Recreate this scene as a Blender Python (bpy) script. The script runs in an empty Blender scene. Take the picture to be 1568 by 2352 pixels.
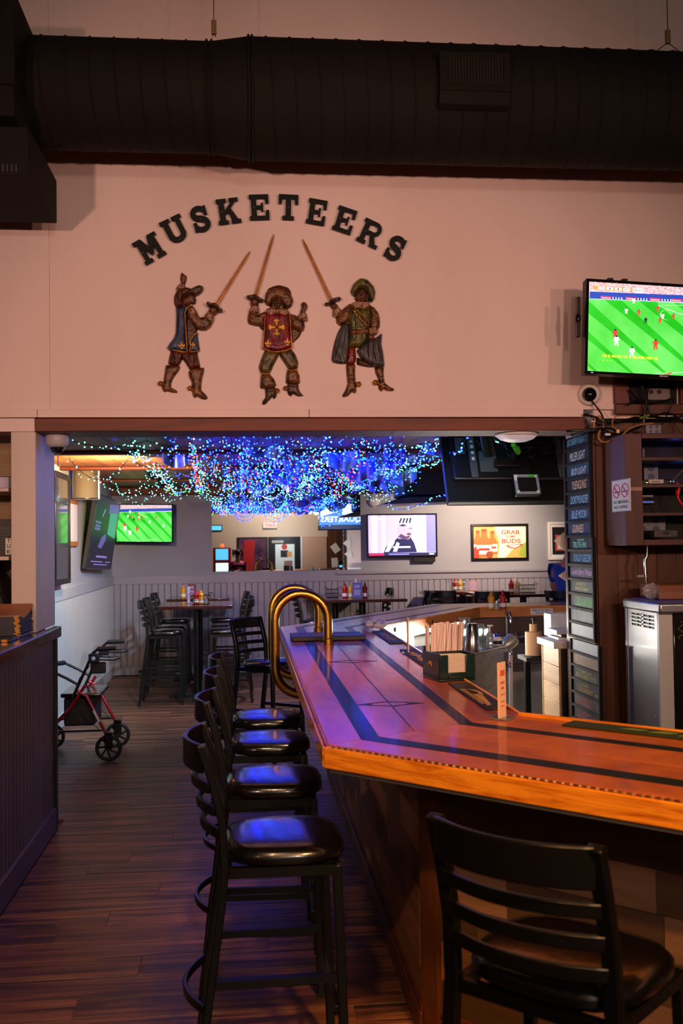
import bpy, bmesh, math, random
from mathutils import Vector, Matrix
from mathutils.geometry import delaunay_2d_cdt
random.seed(7)
SC = bpy.context.scene
COL = SC.collection
PI = math.pi

# ------------------------------------------------------------------ camera
F, EYE = 2287.0, 1.70                      # focal length in pixels of the 1568x2352 frame, eye height
YAW, PITCH, ROLL = math.atan(219/F), math.atan(71/F), math.radians(-0.75)
fw = Vector((math.sin(YAW)*math.cos(PITCH), math.cos(YAW)*math.cos(PITCH), math.sin(PITCH)))
r0 = Vector((math.cos(YAW), -math.sin(YAW), 0)); u0 = r0.cross(fw)
RT = r0*math.cos(ROLL) + u0*math.sin(ROLL); UP = u0*math.cos(ROLL) - r0*math.sin(ROLL)
EYEP = Vector((0, 0, EYE))
cam = bpy.data.cameras.new('camera'); camo = bpy.data.objects.new('camera', cam); COL.objects.link(camo)
camo.matrix_world = Matrix(((RT.x, UP.x, -fw.x, 0), (RT.y, UP.y, -fw.y, 0), (RT.z, UP.z, -fw.z, EYE), (0, 0, 0, 1)))
cam.sensor_fit = 'VERTICAL'; cam.sensor_height = 36; cam.lens = F/2352*36; cam.clip_start = 0.05
cam.dof.use_dof = True; cam.dof.focus_distance = 5.75; cam.dof.aperture_fstop = 4.5
SC.camera = camo

def at(u, v, x=None, y=None, z=None):
    """where the sight line of a point of the photograph meets a plane of the room"""
    d = fw + RT*((u-784)/F) + UP*((1176-v)/F)
    t = x/d.x if x is not None else (y/d.y if y is not None else (z-EYE)/d.z)
    return EYEP + d*t

# ------------------------------------------------------------------ world, exposure, lamps
w = bpy.data.worlds.new('world'); SC.world = w; w.use_nodes = True
w.node_tree.nodes['Background'].inputs[0].default_value = (0.55, 0.5, 0.6, 1)
w.node_tree.nodes['Background'].inputs[1].default_value = 0.02
SC.view_settings.view_transform = 'Standard'; SC.view_settings.look = 'None'
SC.view_settings.gamma = 1; SC.view_settings.use_curve_mapping = False
SC.view_settings.exposure = 0.0
SC.cycles.use_denoising = True
SC.cycles.max_bounces = 7; SC.cycles.caustics_reflective = False; SC.cycles.caustics_refractive = False
SC.cycles.sample_clamp_indirect = 4

def lamp(kind, name, loc, target, power, col, size=0.3, spot=None, blend=1.0, sy=None):
    l = bpy.data.lights.new(name, kind); o = bpy.data.objects.new(name, l); COL.objects.link(o)
    o.location = loc; l.energy = power; l.color = col
    if target is not None:
        o.rotation_euler = (Vector(target)-Vector(loc)).to_track_quat('-Z', 'Y').to_euler()
    if kind == 'AREA':
        l.size = size
        if sy: l.shape = 'RECTANGLE'; l.size_y = sy
    else:
        l.shadow_soft_size = size
    if kind == 'SPOT': l.spot_size = math.radians(spot); l.spot_blend = blend
    return o
WARM = (1.0, 0.545, 0.39)
for k, (x, p) in enumerate(((-1.9, 460), (1.9, 335), (3.1, 225))):
    lamp('SPOT', 'front_lamp', (x, -.3, 2.55), (.25+.15*x, 5.7, 2.4), p, WARM, 0.07, 57)
lamp('SPOT', 'bar_lamp', (1.0, 0.3, 3.4), (0.9, 2.7, 1.0), 420, (1.0, 0.46, 0.13), 0.12, 46)
lamp('SPOT', 'bar_edge_fill', (-.6, -.3, 3.8), (.7, 2.72, 1.06), 330, (1.0, 0.50, 0.14), 0.08, 24)  # added light without a fixture, brightens the bar's front edge
lamp('SPOT', 'bar_top_fill', (.75, 4.9, 3.7), (.62, 5.0, 1.07), 170, (1.0, .60, .36), .1, 44)  # unseen spot added to lift and warm the left bar run
lamp('SPOT', 'board_fill', (-.2, 6.7, 2.37), (2.04, 5.95, 1.6), 70, (0.74, 0.86, 1.0), 0.05, 60)  # added cool light so the beer board lettering stands out
lamp('SPOT', 'aisle_fill', (-.4, 1.0, 4.2), (-.5, 5.5, 0), 240, (1.0, 0.58, 0.34), 0.2, 50)  # added warm fill along the aisle floor, no such fixture
# the room behind the opening
lamp('SPOT', 'flood_lamp_left', (-1.0, 8.5, 2.15), (-1.5, 9.3, 2.6), 330, (1.0, 0.66, 0.33), 0.05, 150)
lamp('SPOT', 'track_lamp_back', (3.3, 11.8, 2.38), (3.0, 13.3, 1.8), 300, (1.0, 0.76, 0.55), 0.06, 110)
lamp('SPOT', 'track_lamp_left', (-0.1, 7.3, 2.3), (-1.75, 9.9, 0.8), 440, (0.64, 0.88, 1.0), 0.05, 72)
lamp('SPOT', 'room_lamp', (0.2, 10.9, 2.40), (0.2, 11.3, 0), 130, (0.86, 0.80, 1.0), .03, 150)
lamp('AREA', 'front_room_fill', (0.3, -1.2, 5.3), (0.3, 1.5, 0), 10, (1.0, .66, .5), 4.0)  # added soft fill raising the front room's darks, no glowing ceiling
lamp('SPOT', 'screen_back_fill', (1.3, 6.35, 2.34), (1.8, 7.0, 2.15), 9, (.5, .85, 1.0), .04, 90)  # added teal light for the back of the hanging television
lamp('SPOT', 'reveal_fill', (1.0, 7.2, 2.36), (-1.2, 5.98, 1.75), 40, (0.58, 0.9, 1.0), 0.06, 34)  # added cool spot to tint the reveal, its source is unseen
lamp('POINT', 'entrance_lamp', (0.8, -3.0, 3.2), None, 220, (1.0, 0.8, 0.65), 0.2)

# ------------------------------------------------------------------ materials
def lin(c):
    return tuple(((x/255/12.92) if x/255 <= 0.04045 else ((x/255+0.055)/1.055)**2.4) for x in c[:3]) + (1,)
MATS = {}
def mat(name, c, rough=0.5, metal=0.0, coat=0.0, noise=None, bump=None, emis=None, trans=0.0, spec=0.5, alpha=1.0, vary=0.0, ior=1.45):
    """noise=(scale, second colour, stretch) mixes two colours; bump=(scale, strength, stretch)"""
    if name in MATS: return MATS[name]
    m = bpy.data.materials.new(name); m.use_nodes = True; nt = m.node_tree; N = nt.nodes; L = nt.links
    b = N['Principled BSDF']
    b.inputs['Base Color'].default_value = lin(c); b.inputs['Roughness'].default_value = rough
    b.inputs['Metallic'].default_value = metal; b.inputs['Coat Weight'].default_value = coat
    b.inputs['Coat Roughness'].default_value = 0.08
    b.inputs['Transmission Weight'].default_value = trans; b.inputs['Specular IOR Level'].default_value = spec
    b.inputs['Alpha'].default_value = alpha; b.inputs['IOR'].default_value = ior
    if emis:
        b.inputs['Emission Color'].default_value = lin(c); b.inputs['Emission Strength'].default_value = emis
    def coords(st):
        tc = N.new('ShaderNodeTexCoord'); mp = N.new('ShaderNodeMapping'); L.new(tc.outputs['Object'], mp.inputs[0])
        mp.inputs['Scale'].default_value = st
        return mp
    last = None
    if noise:
        mp = coords(noise[2] if len(noise) > 2 else (1, 1, 1))
        t = N.new('ShaderNodeTexNoise'); t.inputs['Scale'].default_value = noise[0]; t.inputs['Detail'].default_value = 5
        L.new(mp.outputs[0], t.inputs['Vector'])
        r = N.new('ShaderNodeValToRGB'); r.color_ramp.elements[0].position = 0.35; r.color_ramp.elements[1].position = 0.68
        r.color_ramp.elements[0].color = lin(c); r.color_ramp.elements[1].color = lin(noise[1])
        L.new(t.outputs['Fac'], r.inputs[0]); last = r.outputs[0]
    if vary:
        oi = N.new('ShaderNodeObjectInfo'); mr = N.new('ShaderNodeMapRange')
        mr.inputs['To Min'].default_value = 1-vary; mr.inputs['To Max'].default_value = 1+vary
        L.new(oi.outputs['Random'], mr.inputs['Value'])
        mx = N.new('ShaderNodeMix'); mx.data_type = 'RGBA'; mx.blend_type = 'MULTIPLY'; mx.inputs[0].default_value = 1
        if last: L.new(last, mx.inputs[6])
        else: mx.inputs[6].default_value = lin(c)
        L.new(mr.outputs[0], mx.inputs[7]); last = mx.outputs[2]
    if last: L.new(last, b.inputs['Base Color'])
    if bump:
        mp = coords(bump[2] if len(bump) > 2 else (1, 1, 1))
        t = N.new('ShaderNodeTexNoise'); t.inputs['Scale'].default_value = bump[0]; t.inputs['Detail'].default_value = 3
        L.new(mp.outputs[0], t.inputs['Vector'])
        bp = N.new('ShaderNodeBump'); bp.inputs['Strength'].default_value = bump[1]; bp.inputs['Distance'].default_value = 0.01
        L.new(t.outputs['Fac'], bp.inputs['Height']); L.new(bp.outputs[0], b.inputs['Normal'])
        if coat: L.new(bp.outputs[0], b.inputs['Coat Normal'])
    MATS[name] = m
    return m

def wood(name, c1, c2, st, rough=0.45, coat=0.0, vary=0.35, scale=3.0, wave=0.6, bump=0.15, ramp=(.3, .7)):
    """grain stretched along the axis whose entry in st is smallest; each object gets its own shift and tone"""
    if name in MATS: return MATS[name]
    m = bpy.data.materials.new(name); m.use_nodes = True; nt = m.node_tree; N = nt.nodes; L = nt.links
    b = N['Principled BSDF']; b.inputs['Roughness'].default_value = rough; b.inputs['Coat Weight'].default_value = coat
    b.inputs['Coat Roughness'].default_value = 0.10
    tc = N.new('ShaderNodeTexCoord'); oi = N.new('ShaderNodeObjectInfo')
    mul = N.new('ShaderNodeVectorMath'); mul.operation = 'MULTIPLY'; mul.inputs[1].default_value = (31, 17, 23)
    L.new(oi.outputs['Random'], mul.inputs[0])
    add = N.new('ShaderNodeVectorMath'); add.operation = 'ADD'
    L.new(tc.outputs['Object'], add.inputs[0]); L.new(mul.outputs[0], add.inputs[1])
    mp = N.new('ShaderNodeMapping'); mp.inputs['Scale'].default_value = st; L.new(add.outputs[0], mp.inputs[0])
    t = N.new('ShaderNodeTexNoise'); t.inputs['Scale'].default_value = scale; t.inputs['Detail'].default_value = 8
    t.inputs['Roughness'].default_value = 0.65; t.inputs['Distortion'].default_value = wave
    L.new(mp.outputs[0], t.inputs['Vector'])
    r = N.new('ShaderNodeValToRGB'); r.color_ramp.elements[0].position = ramp[0]; r.color_ramp.elements[1].position = ramp[1]
    r.color_ramp.elements[0].color = lin(c1); r.color_ramp.elements[1].color = lin(c2)
    L.new(t.outputs['Fac'], r.inputs[0])
    mr = N.new('ShaderNodeMapRange'); mr.inputs['To Min'].default_value = 1-vary; mr.inputs['To Max'].default_value = 1+vary
    L.new(oi.outputs['Random'], mr.inputs['Value'])
    mx = N.new('ShaderNodeMix'); mx.data_type = 'RGBA'; mx.blend_type = 'MULTIPLY'; mx.inputs[0].default_value = 1
    L.new(r.outputs[0], mx.inputs[6]); L.new(mr.outputs[0], mx.inputs[7]); L.new(mx.outputs[2], b.inputs['Base Color'])
    if bump:
        bp = N.new('ShaderNodeBump'); bp.inputs['Strength'].default_value = bump; bp.inputs['Distance'].default_value = 0.004
        L.new(t.outputs['Fac'], bp.inputs['Height']); L.new(bp.outputs[0], b.inputs['Normal'])
        if coat: L.new(bp.outputs[0], b.inputs['Coat Normal'])
    MATS[name] = m
    return m

def glow(name, c, e, light=False):
    if name in MATS: return MATS[name]
    m = mat(name, c, 0.4, emis=e)
    if not light: m.cycles.emission_sampling = 'NONE'
    return m

def glow_noise(name, c1, c2, e, sc, st=(1, 1, 1), light=False):
    if name in MATS: return MATS[name]
    m = mat(name, c1, 0.4, emis=e, noise=(sc, c2, st)); nt = m.node_tree; b = nt.nodes['Principled BSDF']
    src = b.inputs['Base Color'].links[0].from_socket; nt.links.new(src, b.inputs['Emission Color'])
    if not light: m.cycles.emission_sampling = 'NONE'
    return m

# ------------------------------------------------------------------ mesh collector
class B:
    def __init__(s): s.v = []; s.f = []; s.m = []; s.mx = None
    def add(s, vs, fs, mi=0):
        n = len(s.v)
        s.v += [tuple(s.mx @ Vector(p)) if s.mx else tuple(p) for p in vs]
        s.f += [tuple(i+n for i in f) for f in fs]; s.m += [mi]*len(fs)
        return s
    def box(s, a, b, mi=0):
        (x0, y0, z0), (x1, y1, z1) = a, b
        x0, x1 = min(x0, x1), max(x0, x1); y0, y1 = min(y0, y1), max(y0, y1); z0, z1 = min(z0, z1), max(z0, z1)
        return s.add([(x0,y0,z0),(x1,y0,z0),(x1,y1,z0),(x0,y1,z0),(x0,y0,z1),(x1,y0,z1),(x1,y1,z1),(x0,y1,z1)],
                     [(0,3,2,1),(4,5,6,7),(0,1,5,4),(1,2,6,5),(2,3,7,6),(3,0,4,7)], mi)
    def cbox(s, c, d, mi=0):
        return s.box([c[i]-d[i]/2 for i in range(3)], [c[i]+d[i]/2 for i in range(3)], mi)
    def prism(s, pts, o, ex, ey, n, mi=0):
        """a flat outline pts laid in the plane (o, ex, ey), pushed out by the vector n"""
        o, ex, ey, n = Vector(o), Vector(ex), Vector(ey), Vector(n)
        a = [o+ex*x+ey*y for x, y in pts]; k = len(a)
        area = sum(pts[i][0]*pts[(i+1) % k][1]-pts[(i+1) % k][0]*pts[i][1] for i in range(k))
        if (area > 0) != (ex.cross(ey).dot(n) > 0): a.reverse()
        return s.add(a+[p+n for p in a], [tuple(range(k))[::-1], tuple(range(k, 2*k))]+[(i, (i+1) % k, k+(i+1) % k, k+i) for i in range(k)], mi)
    def poly(s, pts, o, ex, ey, mi=0):
        o, ex, ey = Vector(o), Vector(ex), Vector(ey)
        return s.add([o+ex*x+ey*y for x, y in pts], [tuple(range(len(pts)))], mi)
    def tube(s, pts, r, n=8, closed=False, mi=0, flat=None, up=None, caps=True):
        """round tube, or a flat bar of section flat=(width, height)"""
        P = [Vector(p) for p in pts]; k = len(P)
        R = r if isinstance(r, (list, tuple)) else [r]*k
        T = []
        for i in range(k):
            a = P[(i-1) % k] if (closed or i > 0) else P[i]; b = P[(i+1) % k] if (closed or i < k-1) else P[i]
            t = (b-a); T.append(t.normalized() if t.length > 1e-9 else Vector((0, 0, 1)))
        ref = Vector(up) if up else (Vector((0, 0, 1)) if abs(T[0].z) < 0.9 else Vector((1, 0, 0)))
        side = T[0].cross(ref).normalized(); rings = []
        for i in range(k):
            if up: side = T[i].cross(ref); side = side.normalized() if side.length > 1e-6 else Vector((1, 0, 0))
            else: side = (side - T[i]*side.dot(T[i])).normalized()
            w2 = side.cross(T[i]).normalized()
            if flat:
                a, b = flat[0]/2, flat[1]/2
                rings.append([P[i]+side*x*a+w2*y*b for x, y in ((1,1),(-1,1),(-1,-1),(1,-1))])
            else:
                rings.append([P[i]+(side*math.cos(2*PI*j/n)+w2*math.sin(2*PI*j/n))*R[i] for j in range(n)])
        q = len(rings[0]); vs = [p for g in rings for p in g]; fs = []
        for i in range(k if closed else k-1):
            i2 = (i+1) % k
            for j in range(q):
                fs.append((i*q+j, i*q+(j+1) % q, i2*q+(j+1) % q, i2*q+j))
        if caps and not closed: fs += [tuple(range(q))[::-1], tuple((k-1)*q+j for j in range(q))]
        return s.add(vs, fs, mi)
    def cyl(s, p0, p1, r0, r1=None, n=16, mi=0):
        return s.tube([p0, p1], [r0, r0 if r1 is None else r1], n, mi=mi)
    def lathe(s, prof, o=(0, 0, 0), n=16, ax=(0, 0, 1), mi=0):
        o, ax = Vector(o), Vector(ax).normalized()
        e1 = ax.orthogonal().normalized(); e2 = ax.cross(e1); vs = []; fs = []; k = len(prof)
        for r, z in prof:
            vs += [o+ax*z+(e1*math.cos(2*PI*j/n)+e2*math.sin(2*PI*j/n))*max(r, 1e-5) for j in range(n)]
        for i in range(k-1):
            for j in range(n): fs.append((i*n+j, i*n+(j+1) % n, (i+1)*n+(j+1) % n, (i+1)*n+j))
        fs += [tuple(range(n))[::-1], tuple((k-1)*n+j for j in range(n))]
        return s.add(vs, fs, mi)
    def ball(s, c, r, nu=12, nv=8, mi=0):
        r = r if isinstance(r, (list, tuple, Vector)) else (r, r, r)
        vs = [(c[0], c[1], c[2]-r[2])]; fs = []
        for i in range(1, nv):
            a = -PI/2+PI*i/nv
            vs += [(c[0]+r[0]*math.cos(a)*math.cos(2*PI*j/nu), c[1]+r[1]*math.cos(a)*math.sin(2*PI*j/nu), c[2]+r[2]*math.sin(a)) for j in range(nu)]
        vs.append((c[0], c[1], c[2]+r[2])); e = len(vs)-1
        for j in range(nu):
            fs.append((0, 1+(j+1) % nu, 1+j)); fs.append((e, e-nu+j, e-nu+(j+1) % nu))
            for i in range(nv-2): fs.append((1+i*nu+j, 1+i*nu+(j+1) % nu, 1+(i+1)*nu+(j+1) % nu, 1+(i+1)*nu+j))
        return s.add(vs, fs, mi)
    def pillow(s, pts, o, ex, ey, n, h, R, back=0.0, res=None, mi=0):
        """an outline swollen into a rounded relief of height h (full height R in from its edge), with depth back behind it"""
        k = len(pts); xs = [p[0] for p in pts]; ys = [p[1] for p in pts]
        res = res or R/3
        P = [Vector(p) for p in pts]; dense = []
        for i in range(k):
            a, b = P[i], P[(i+1) % k]; m = max(1, int((b-a).length/res))
            dense += [a.lerp(b, j/m) for j in range(m)]
        def dist(p):
            best = 1e9
            for i in range(k):
                a, b = P[i], P[(i+1) % k]; ab = b-a; t = max(0, min(1, (p-a).dot(ab)/max(ab.dot(ab), 1e-12)))
                best = min(best, (p-(a+ab*t)).length)
            return best
        def inside(p):
            c = False
            for i in range(k):
                a, b = P[i], P[(i+1) % k]
                if (a.y > p.y) != (b.y > p.y) and p.x < (b.x-a.x)*(p.y-a.y)/(b.y-a.y)+a.x: c = not c
            return c
        pp = list(dense); nb = len(dense); y = min(ys); row = 0
        while y < max(ys):
            x = min(xs)+(res/2 if row % 2 else 0)
            while x < max(xs):
                q = Vector((x, y))
                if inside(q) and dist(q) > res*0.45: pp.append(q)
                x += res
            y += res*0.87; row += 1
        v, e, f, *_ = delaunay_2d_cdt(pp, [(i, (i+1) % nb) for i in range(nb)], [], 1, 1e-7)
        o, ex, ey, n = Vector(o), Vector(ex), Vector(ey), Vector(n).normalized()
        flip = ex.cross(ey).dot(n) < 0; vs = []
        for q in v:
            d = min(1, dist(q)/R); vs.append(o+ex*q.x+ey*q.y+n*h*math.sqrt(max(0, 1-(1-d)**2)))
        fs = [tuple(t)[::-1] if flip else tuple(t) for t in f]
        if back:
            cnt = {}
            for t in fs:
                for i in range(len(t)): cnt[(t[i], t[(i+1) % len(t)])] = 1
            rim = [a for a in cnt if (a[1], a[0]) not in cnt]; mp = {}
            for a in rim:
                for q in a:
                    if q not in mp: mp[q] = len(vs); vs.append(vs[q]-n*back)
            fs += [(a[1], a[0], mp[a[0]], mp[a[1]]) for a in rim]
        return s.add(vs, fs, mi)

OFF = {}
def build(name, b, m, parent=None, smooth=35, bevel=0, seg=2, local=False, label=None, kind=None, mods=None):
    """link a collector as ONE mesh object; its points are room coordinates unless the parent was built locally"""
    me = bpy.data.meshes.new(name); off = OFF.get(parent.name, Vector()) if parent and not local else Vector()
    me.from_pydata([tuple(Vector(p)-off) for p in b.v], [], b.f)
    for x in (m if isinstance(m, (list, tuple)) else [m]): me.materials.append(x)
    if len(me.materials) > 1: me.polygons.foreach_set('material_index', b.m)
    me.validate(); me.update()
    if smooth: me.shade_smooth(); me.set_sharp_from_angle(angle=math.radians(smooth))
    o = bpy.data.objects.new(name, me); COL.objects.link(o)
    if parent: o.parent = parent; OFF[o.name] = OFF.get(parent.name, Vector())
    if bevel:
        x = o.modifiers.new('b', 'BEVEL'); x.width = bevel; x.segments = seg; x.limit_method = 'ANGLE'; x.angle_limit = math.radians(40)
    if label: o['label'] = label
    if kind: o['kind'] = kind
    return o
def thing(name, label, cat, loc=(0, 0, 0), rz=0, group=None):
    o = bpy.data.objects.new(name, None); COL.objects.link(o); o.location = loc; o.rotation_euler = (0, 0, rz)
    o.empty_display_size = 0.1; o['label'] = label; o['category'] = cat; OFF[o.name] = Vector(loc)
    if group: o['group'] = group
    return o
def tag(o, label, cat, group=None):
    o['label'] = label; o['category'] = cat
    if group: o['group'] = group
    return o
def single(name, b, m, label, cat, group=None, **k):
    """a thing that is one mesh; its origin goes to the foot of its box"""
    xs = list(zip(*b.v)); c = Vector(((min(xs[0])+max(xs[0]))/2, (min(xs[1])+max(xs[1]))/2, min(xs[2])))
    b.v = [tuple(Vector(p)-c) for p in b.v]
    o = build(name, b, m, **k); o.location = c
    return tag(o, label, cat, group)
def struct(name, b, m, parent=None, **k):
    o = build(name, b, m, parent, **k)
    if not parent: o['kind'] = 'structure'
    return o
def dup(root, loc, rz, label=None, sc=None):
    r = root.copy(); COL.objects.link(r); r.location = loc; r.rotation_euler = (0, 0, rz)
    if sc: r.scale = sc
    if label: r['label'] = label
    for ch in root.children:
        c = ch.copy(); COL.objects.link(c); c.parent = r
        for g in ch.children:
            d = g.copy(); COL.objects.link(d); d.parent = c
    return r
def piece(name, me, parent, loc, rot=None):
    """one of many alike pieces that share a mesh"""
    o = bpy.data.objects.new(name, me); COL.objects.link(o); o.parent = parent; o.location = loc
    if rot: o.rotation_euler = rot
    return o
def mesh_of(b, m, smooth=35):
    me = bpy.data.meshes.new('shared'); me.from_pydata(b.v, [], b.f)
    for x in (m if isinstance(m, (list, tuple)) else [m]): me.materials.append(x)
    if len(me.materials) > 1: me.polygons.foreach_set('material_index', b.m)
    me.update()
    return me
TXT = {}
BOLD = .016
def letters(s):
    """outline of a line of text as flat faces, normalised to width 1 x height 1 (aspect returned)"""
    if s in TXT: return TXT[s]
    cu = bpy.data.curves.new('t', 'FONT'); cu.body = s; cu.resolution_u = 3; cu.offset = BOLD
    o = bpy.data.objects.new('t', cu); COL.objects.link(o)
    dg = bpy.context.evaluated_depsgraph_get(); me = bpy.data.meshes.new_from_object(o.evaluated_get(dg))
    vs = [v.co.copy() for v in me.vertices]; fs = [tuple(p.vertices) for p in me.polygons]
    bpy.data.objects.remove(o); bpy.data.curves.remove(cu); bpy.data.meshes.remove(me)
    x0, x1 = min(v.x for v in vs), max(v.x for v in vs); y0, y1 = min(v.y for v in vs), max(v.y for v in vs)
    TXT[s] = ([((v.x-x0)/(x1-x0), (v.y-y0)/(y1-y0)) for v in vs], fs)
    return TXT[s]
def write(b, s, o, ex, ey, mi=0, slant=0.0):
    """text filling the parallelogram o, o+ex, o+ey"""
    vs, fs = letters(s); o, ex, ey = Vector(o), Vector(ex), Vector(ey)
    return b.add([o+ex*(x+slant*y)+ey*y for x, y in vs], fs, mi)
def arc(c, r, a0, a1, n, ex, ey):
    c, ex, ey = Vector(c), Vector(ex), Vector(ey)
    return [c+ex*(r*math.cos(a0+(a1-a0)*i/n))+ey*(r*math.sin(a0+(a1-a0)*i/n)) for i in range(n+1)]
def disc(cx, cy, r, n=12, ry=None):
    return [(cx+r*math.cos(2*PI*i/n), cy+(ry or r)*math.sin(2*PI*i/n)) for i in range(n)]
def rect(x0, y0, x1, y1): return [(x0, y0), (x1, y0), (x1, y1), (x0, y1)]
X, Y, Z = Vector((1, 0, 0)), Vector((0, 1, 0)), Vector((0, 0, 1))
ORD = 'first second third fourth fifth sixth seventh eighth ninth tenth eleventh twelfth thirteenth fourteenth fifteenth sixteenth seventeenth eighteenth nineteenth twentieth'.split()+['twenty-%s' % s for s in 'first second third fourth fifth sixth'.split()]
# ------------------------------------------------------------------ common materials
PINK = mat('wall_paint', (226, 204, 202), 0.62, noise=(1.3, (214, 192, 190), (1, 1, .4)), bump=(60, .12, (1, 1, .15)))
POSTP = mat('post_paint', (206, 190, 184), 0.55, noise=(2.5, (192, 178, 174), (1, 1, .3)), bump=(40, .15))
SIDEP = mat('side_wall_paint', (104, 78, 62), 0.65)
GREYW = mat('back_wall_paint', (150, 150, 160), 0.6, noise=(1.2, (140, 140, 150)), bump=(50, .06))
BEAD = mat('beadboard_paint', (144, 140, 152), 0.38, bump=(14, .05), vary=0.04)
LEFTW = mat('left_wall_paint', (196, 196, 196), 0.5)
BLACK = mat('black_metal', (13, 12, 13), 0.3, bump=(90, .03))
BLKPL = mat('black_plastic', (20, 20, 23), 0.4)
MATTE = mat('duct_paint', (19, 17, 17), 0.8, spec=.25, noise=(3, (24, 21, 20)), bump=(30, .05))
VINYL = mat('black_vinyl', (10, 10, 14), 0.24, bump=(35, .05), spec=0.9, coat=.6)
STEEL = mat('brushed_steel', (168, 170, 176), 0.33, 0.9, bump=(60, .03, (1, 1, .05)))
CHROME = mat('chrome', (220, 220, 224), 0.12, 1.0)
BRASS = mat('brass', (236, 186, 92), 0.24, 1.0, noise=(9, (206, 150, 62)), bump=(40, .03))
WHITE = mat('white_plastic', (226, 224, 224), 0.4)
PAPER = mat('paper', (232, 228, 220), 0.8)
BEAMW = wood('beam_wood', (70, 20, 0), (120, 44, 2), (.35, 4, 4), 0.55, vary=0.06, scale=4, bump=.2)
CEDAR = wood('cedar', (62, 32, 18), (106, 58, 32), (4, 4, .35), 0.5, vary=0.3, scale=3, bump=.2)
CEDARX = wood('cedar_long', (70, 30, 20), (104, 48, 32), (.35, 4, 4), 0.5, vary=0.15, scale=3, bump=.2)
FLOORW = wood('floor_plank', (46, 26, 18), (146, 94, 64), (.2, 3.8, 1), 0.44, vary=0.3, scale=4.5, wave=1.2, bump=.12, ramp=(.4, .64))
CEILW = wood('ceiling_plank', (104, 62, 38), (158, 100, 60), (4, .3, 1), 0.5, vary=0.2, scale=3, bump=.1)
BARW = wood('bar_wood', (140, 54, 14), (190, 88, 30), (2.4, .45, 1), 0.5, coat=.5, vary=0.1, scale=3.2, wave=1.5, bump=.35)
BARF = wood('bar_wood_front', (150, 66, 12), (200, 104, 30), (1.1, 1.1, 1), 0.5, coat=.42, vary=0.1, scale=3.2, wave=1.5, bump=.12)
EDGEW = wood('bar_edge_wood', (176, 84, 10), (238, 150, 40), (1, 1, 12), 0.3, coat=.4, vary=0.05, scale=4, bump=.1, ramp=(.34, .56))
INLAY = mat('dark_inlay', (20, 9, 10), 0.5, coat=.15, spec=.3, bump=(6, .1))
PANELW = wood('barn_plank', (112, 76, 54), (150, 106, 76), (.5, .5, 4), 0.6, vary=0.8, scale=4, bump=.25)
REDTOP = mat('red_brown_top', (66, 22, 17), 0.2, coat=.5, noise=(5, (54, 18, 14)))

YW, YR, XL, XR, ZB = 5.70, 6.25, -1.17, 2.04, 2.42
XBL, YB, ZC = -1.76, 13.35, 2.46

# ------------------------------------------------------------------ setting
b = B().box((-4, -4.6, -.12), (6.6, YB+.1, -.012))
floor = struct('floor', b, mat('subfloor', (70, 44, 34), 0.5, noise=(3, (90, 60, 46), (.3, 3, 1))))
PLM = {}
def plank_mesh(L):
    L = round(L, 2)
    if L not in PLM:
        c = .0025; w2 = .178
        q = B(); q.add([(0,0,-.012),(L,0,-.012),(L,w2,-.012),(0,w2,-.012),(0,0,-c),(L,0,-c),(L,w2,-c),(0,w2,-c),(c,c,0),(L-c,c,0),(L-c,w2-c,0),(c,w2-c,0)],
            [(0,1,5,4),(1,2,6,5),(2,3,7,6),(3,0,4,7),(4,5,9,8),(5,6,10,9),(6,7,11,10),(7,4,8,11),(8,9,10,11)])
        PLM[L] = mesh_of(q, FLOORW)
    return PLM[L]
yy = 1.9; row = 0
while yy < YB-.2:
    x = XBL+.02 if yy > 6.3 else -1.146; xe = .62 if yy < 9.2 else 1.9; first = [.5, .95, .7, 1.22, .3][row % 5]
    while x < xe:
        L = min(first if first else 1.22, 1.22); first = None
        if xe-x < L+.12: L = xe-x
        if L < .05: break
        piece('plank', plank_mesh(L-.0015), floor, (x, yy, 0)); x += round(L, 2)
    yy += .18; row += 1

wf = struct('wall_front', B().box((-4, YW+.02, ZB+.05), (5, YR, 5.45)).box((-4, YW+.02, 0), (-2.82, YR, ZB+.05)).box((-2.82, YW+.5, 0), (XL-.14, YR, ZB+.05)).box((XR+.02, YW+.04, 0), (5, YR, ZB+.06)), PINK)
for x0, x1 in ((-4, -1.0915), (-1.09, 5)):
    build('panel', B().box((x0, YW, ZB+.05), (x1, YW+.019, 5.45)), PINK, wf)
struct('wall_left', B().box((-4.1, -4.6, 0), (-4, YR, 5.45)), SIDEP)
struct('wall_right', B().box((5, -4.6, 0), (5.1, YR, 5.45)), SIDEP)
struct('ceiling', B().box((-4.1, -4.7, 5.45), (5.1, YR, 5.55)), mat('dark_ceiling', (60, 46, 42), 0.8))
# trim along the opening
t1 = struct('trim_1', B(), PINK) if False else None
tb = struct('trim_1', B().box((-4, YW-.012, ZB+.004), (-1.16, YW-.001, ZB+.05)), PINK, bevel=.002)
build('board', B().box((-1.157, YW-.012, ZB+.004), (.365, YW-.001, ZB+.05)), PINK, tb, bevel=.002)
build('board', B().box((.368, YW-.012, ZB+.004), (1.985, YW-.001, ZB+.05)), PINK, tb, bevel=.002)
struct('trim_2', B().box((-4, YW-.01, 2.345), (XL-.002, YW+.2, ZB)), PINK, bevel=.003)
post = struct('trim_3', B().box((-1.305, YW, 1.222), (XL, YW+.13, 2.345)).box((XL-.12, YW+.13, 1.222), (XL, YR, 2.345)), POSTP, bevel=.004)
beam = struct('beam', B().box((XL-.003, YW-.012, 2.345), (2.0, YW+.30, ZB)), BEAMW, bevel=.004)
struct('trim_4', B().box((XL-.12, YW+.3, 2.425), (2.3, YR, ZB+.05)), CEDARX)
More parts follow.
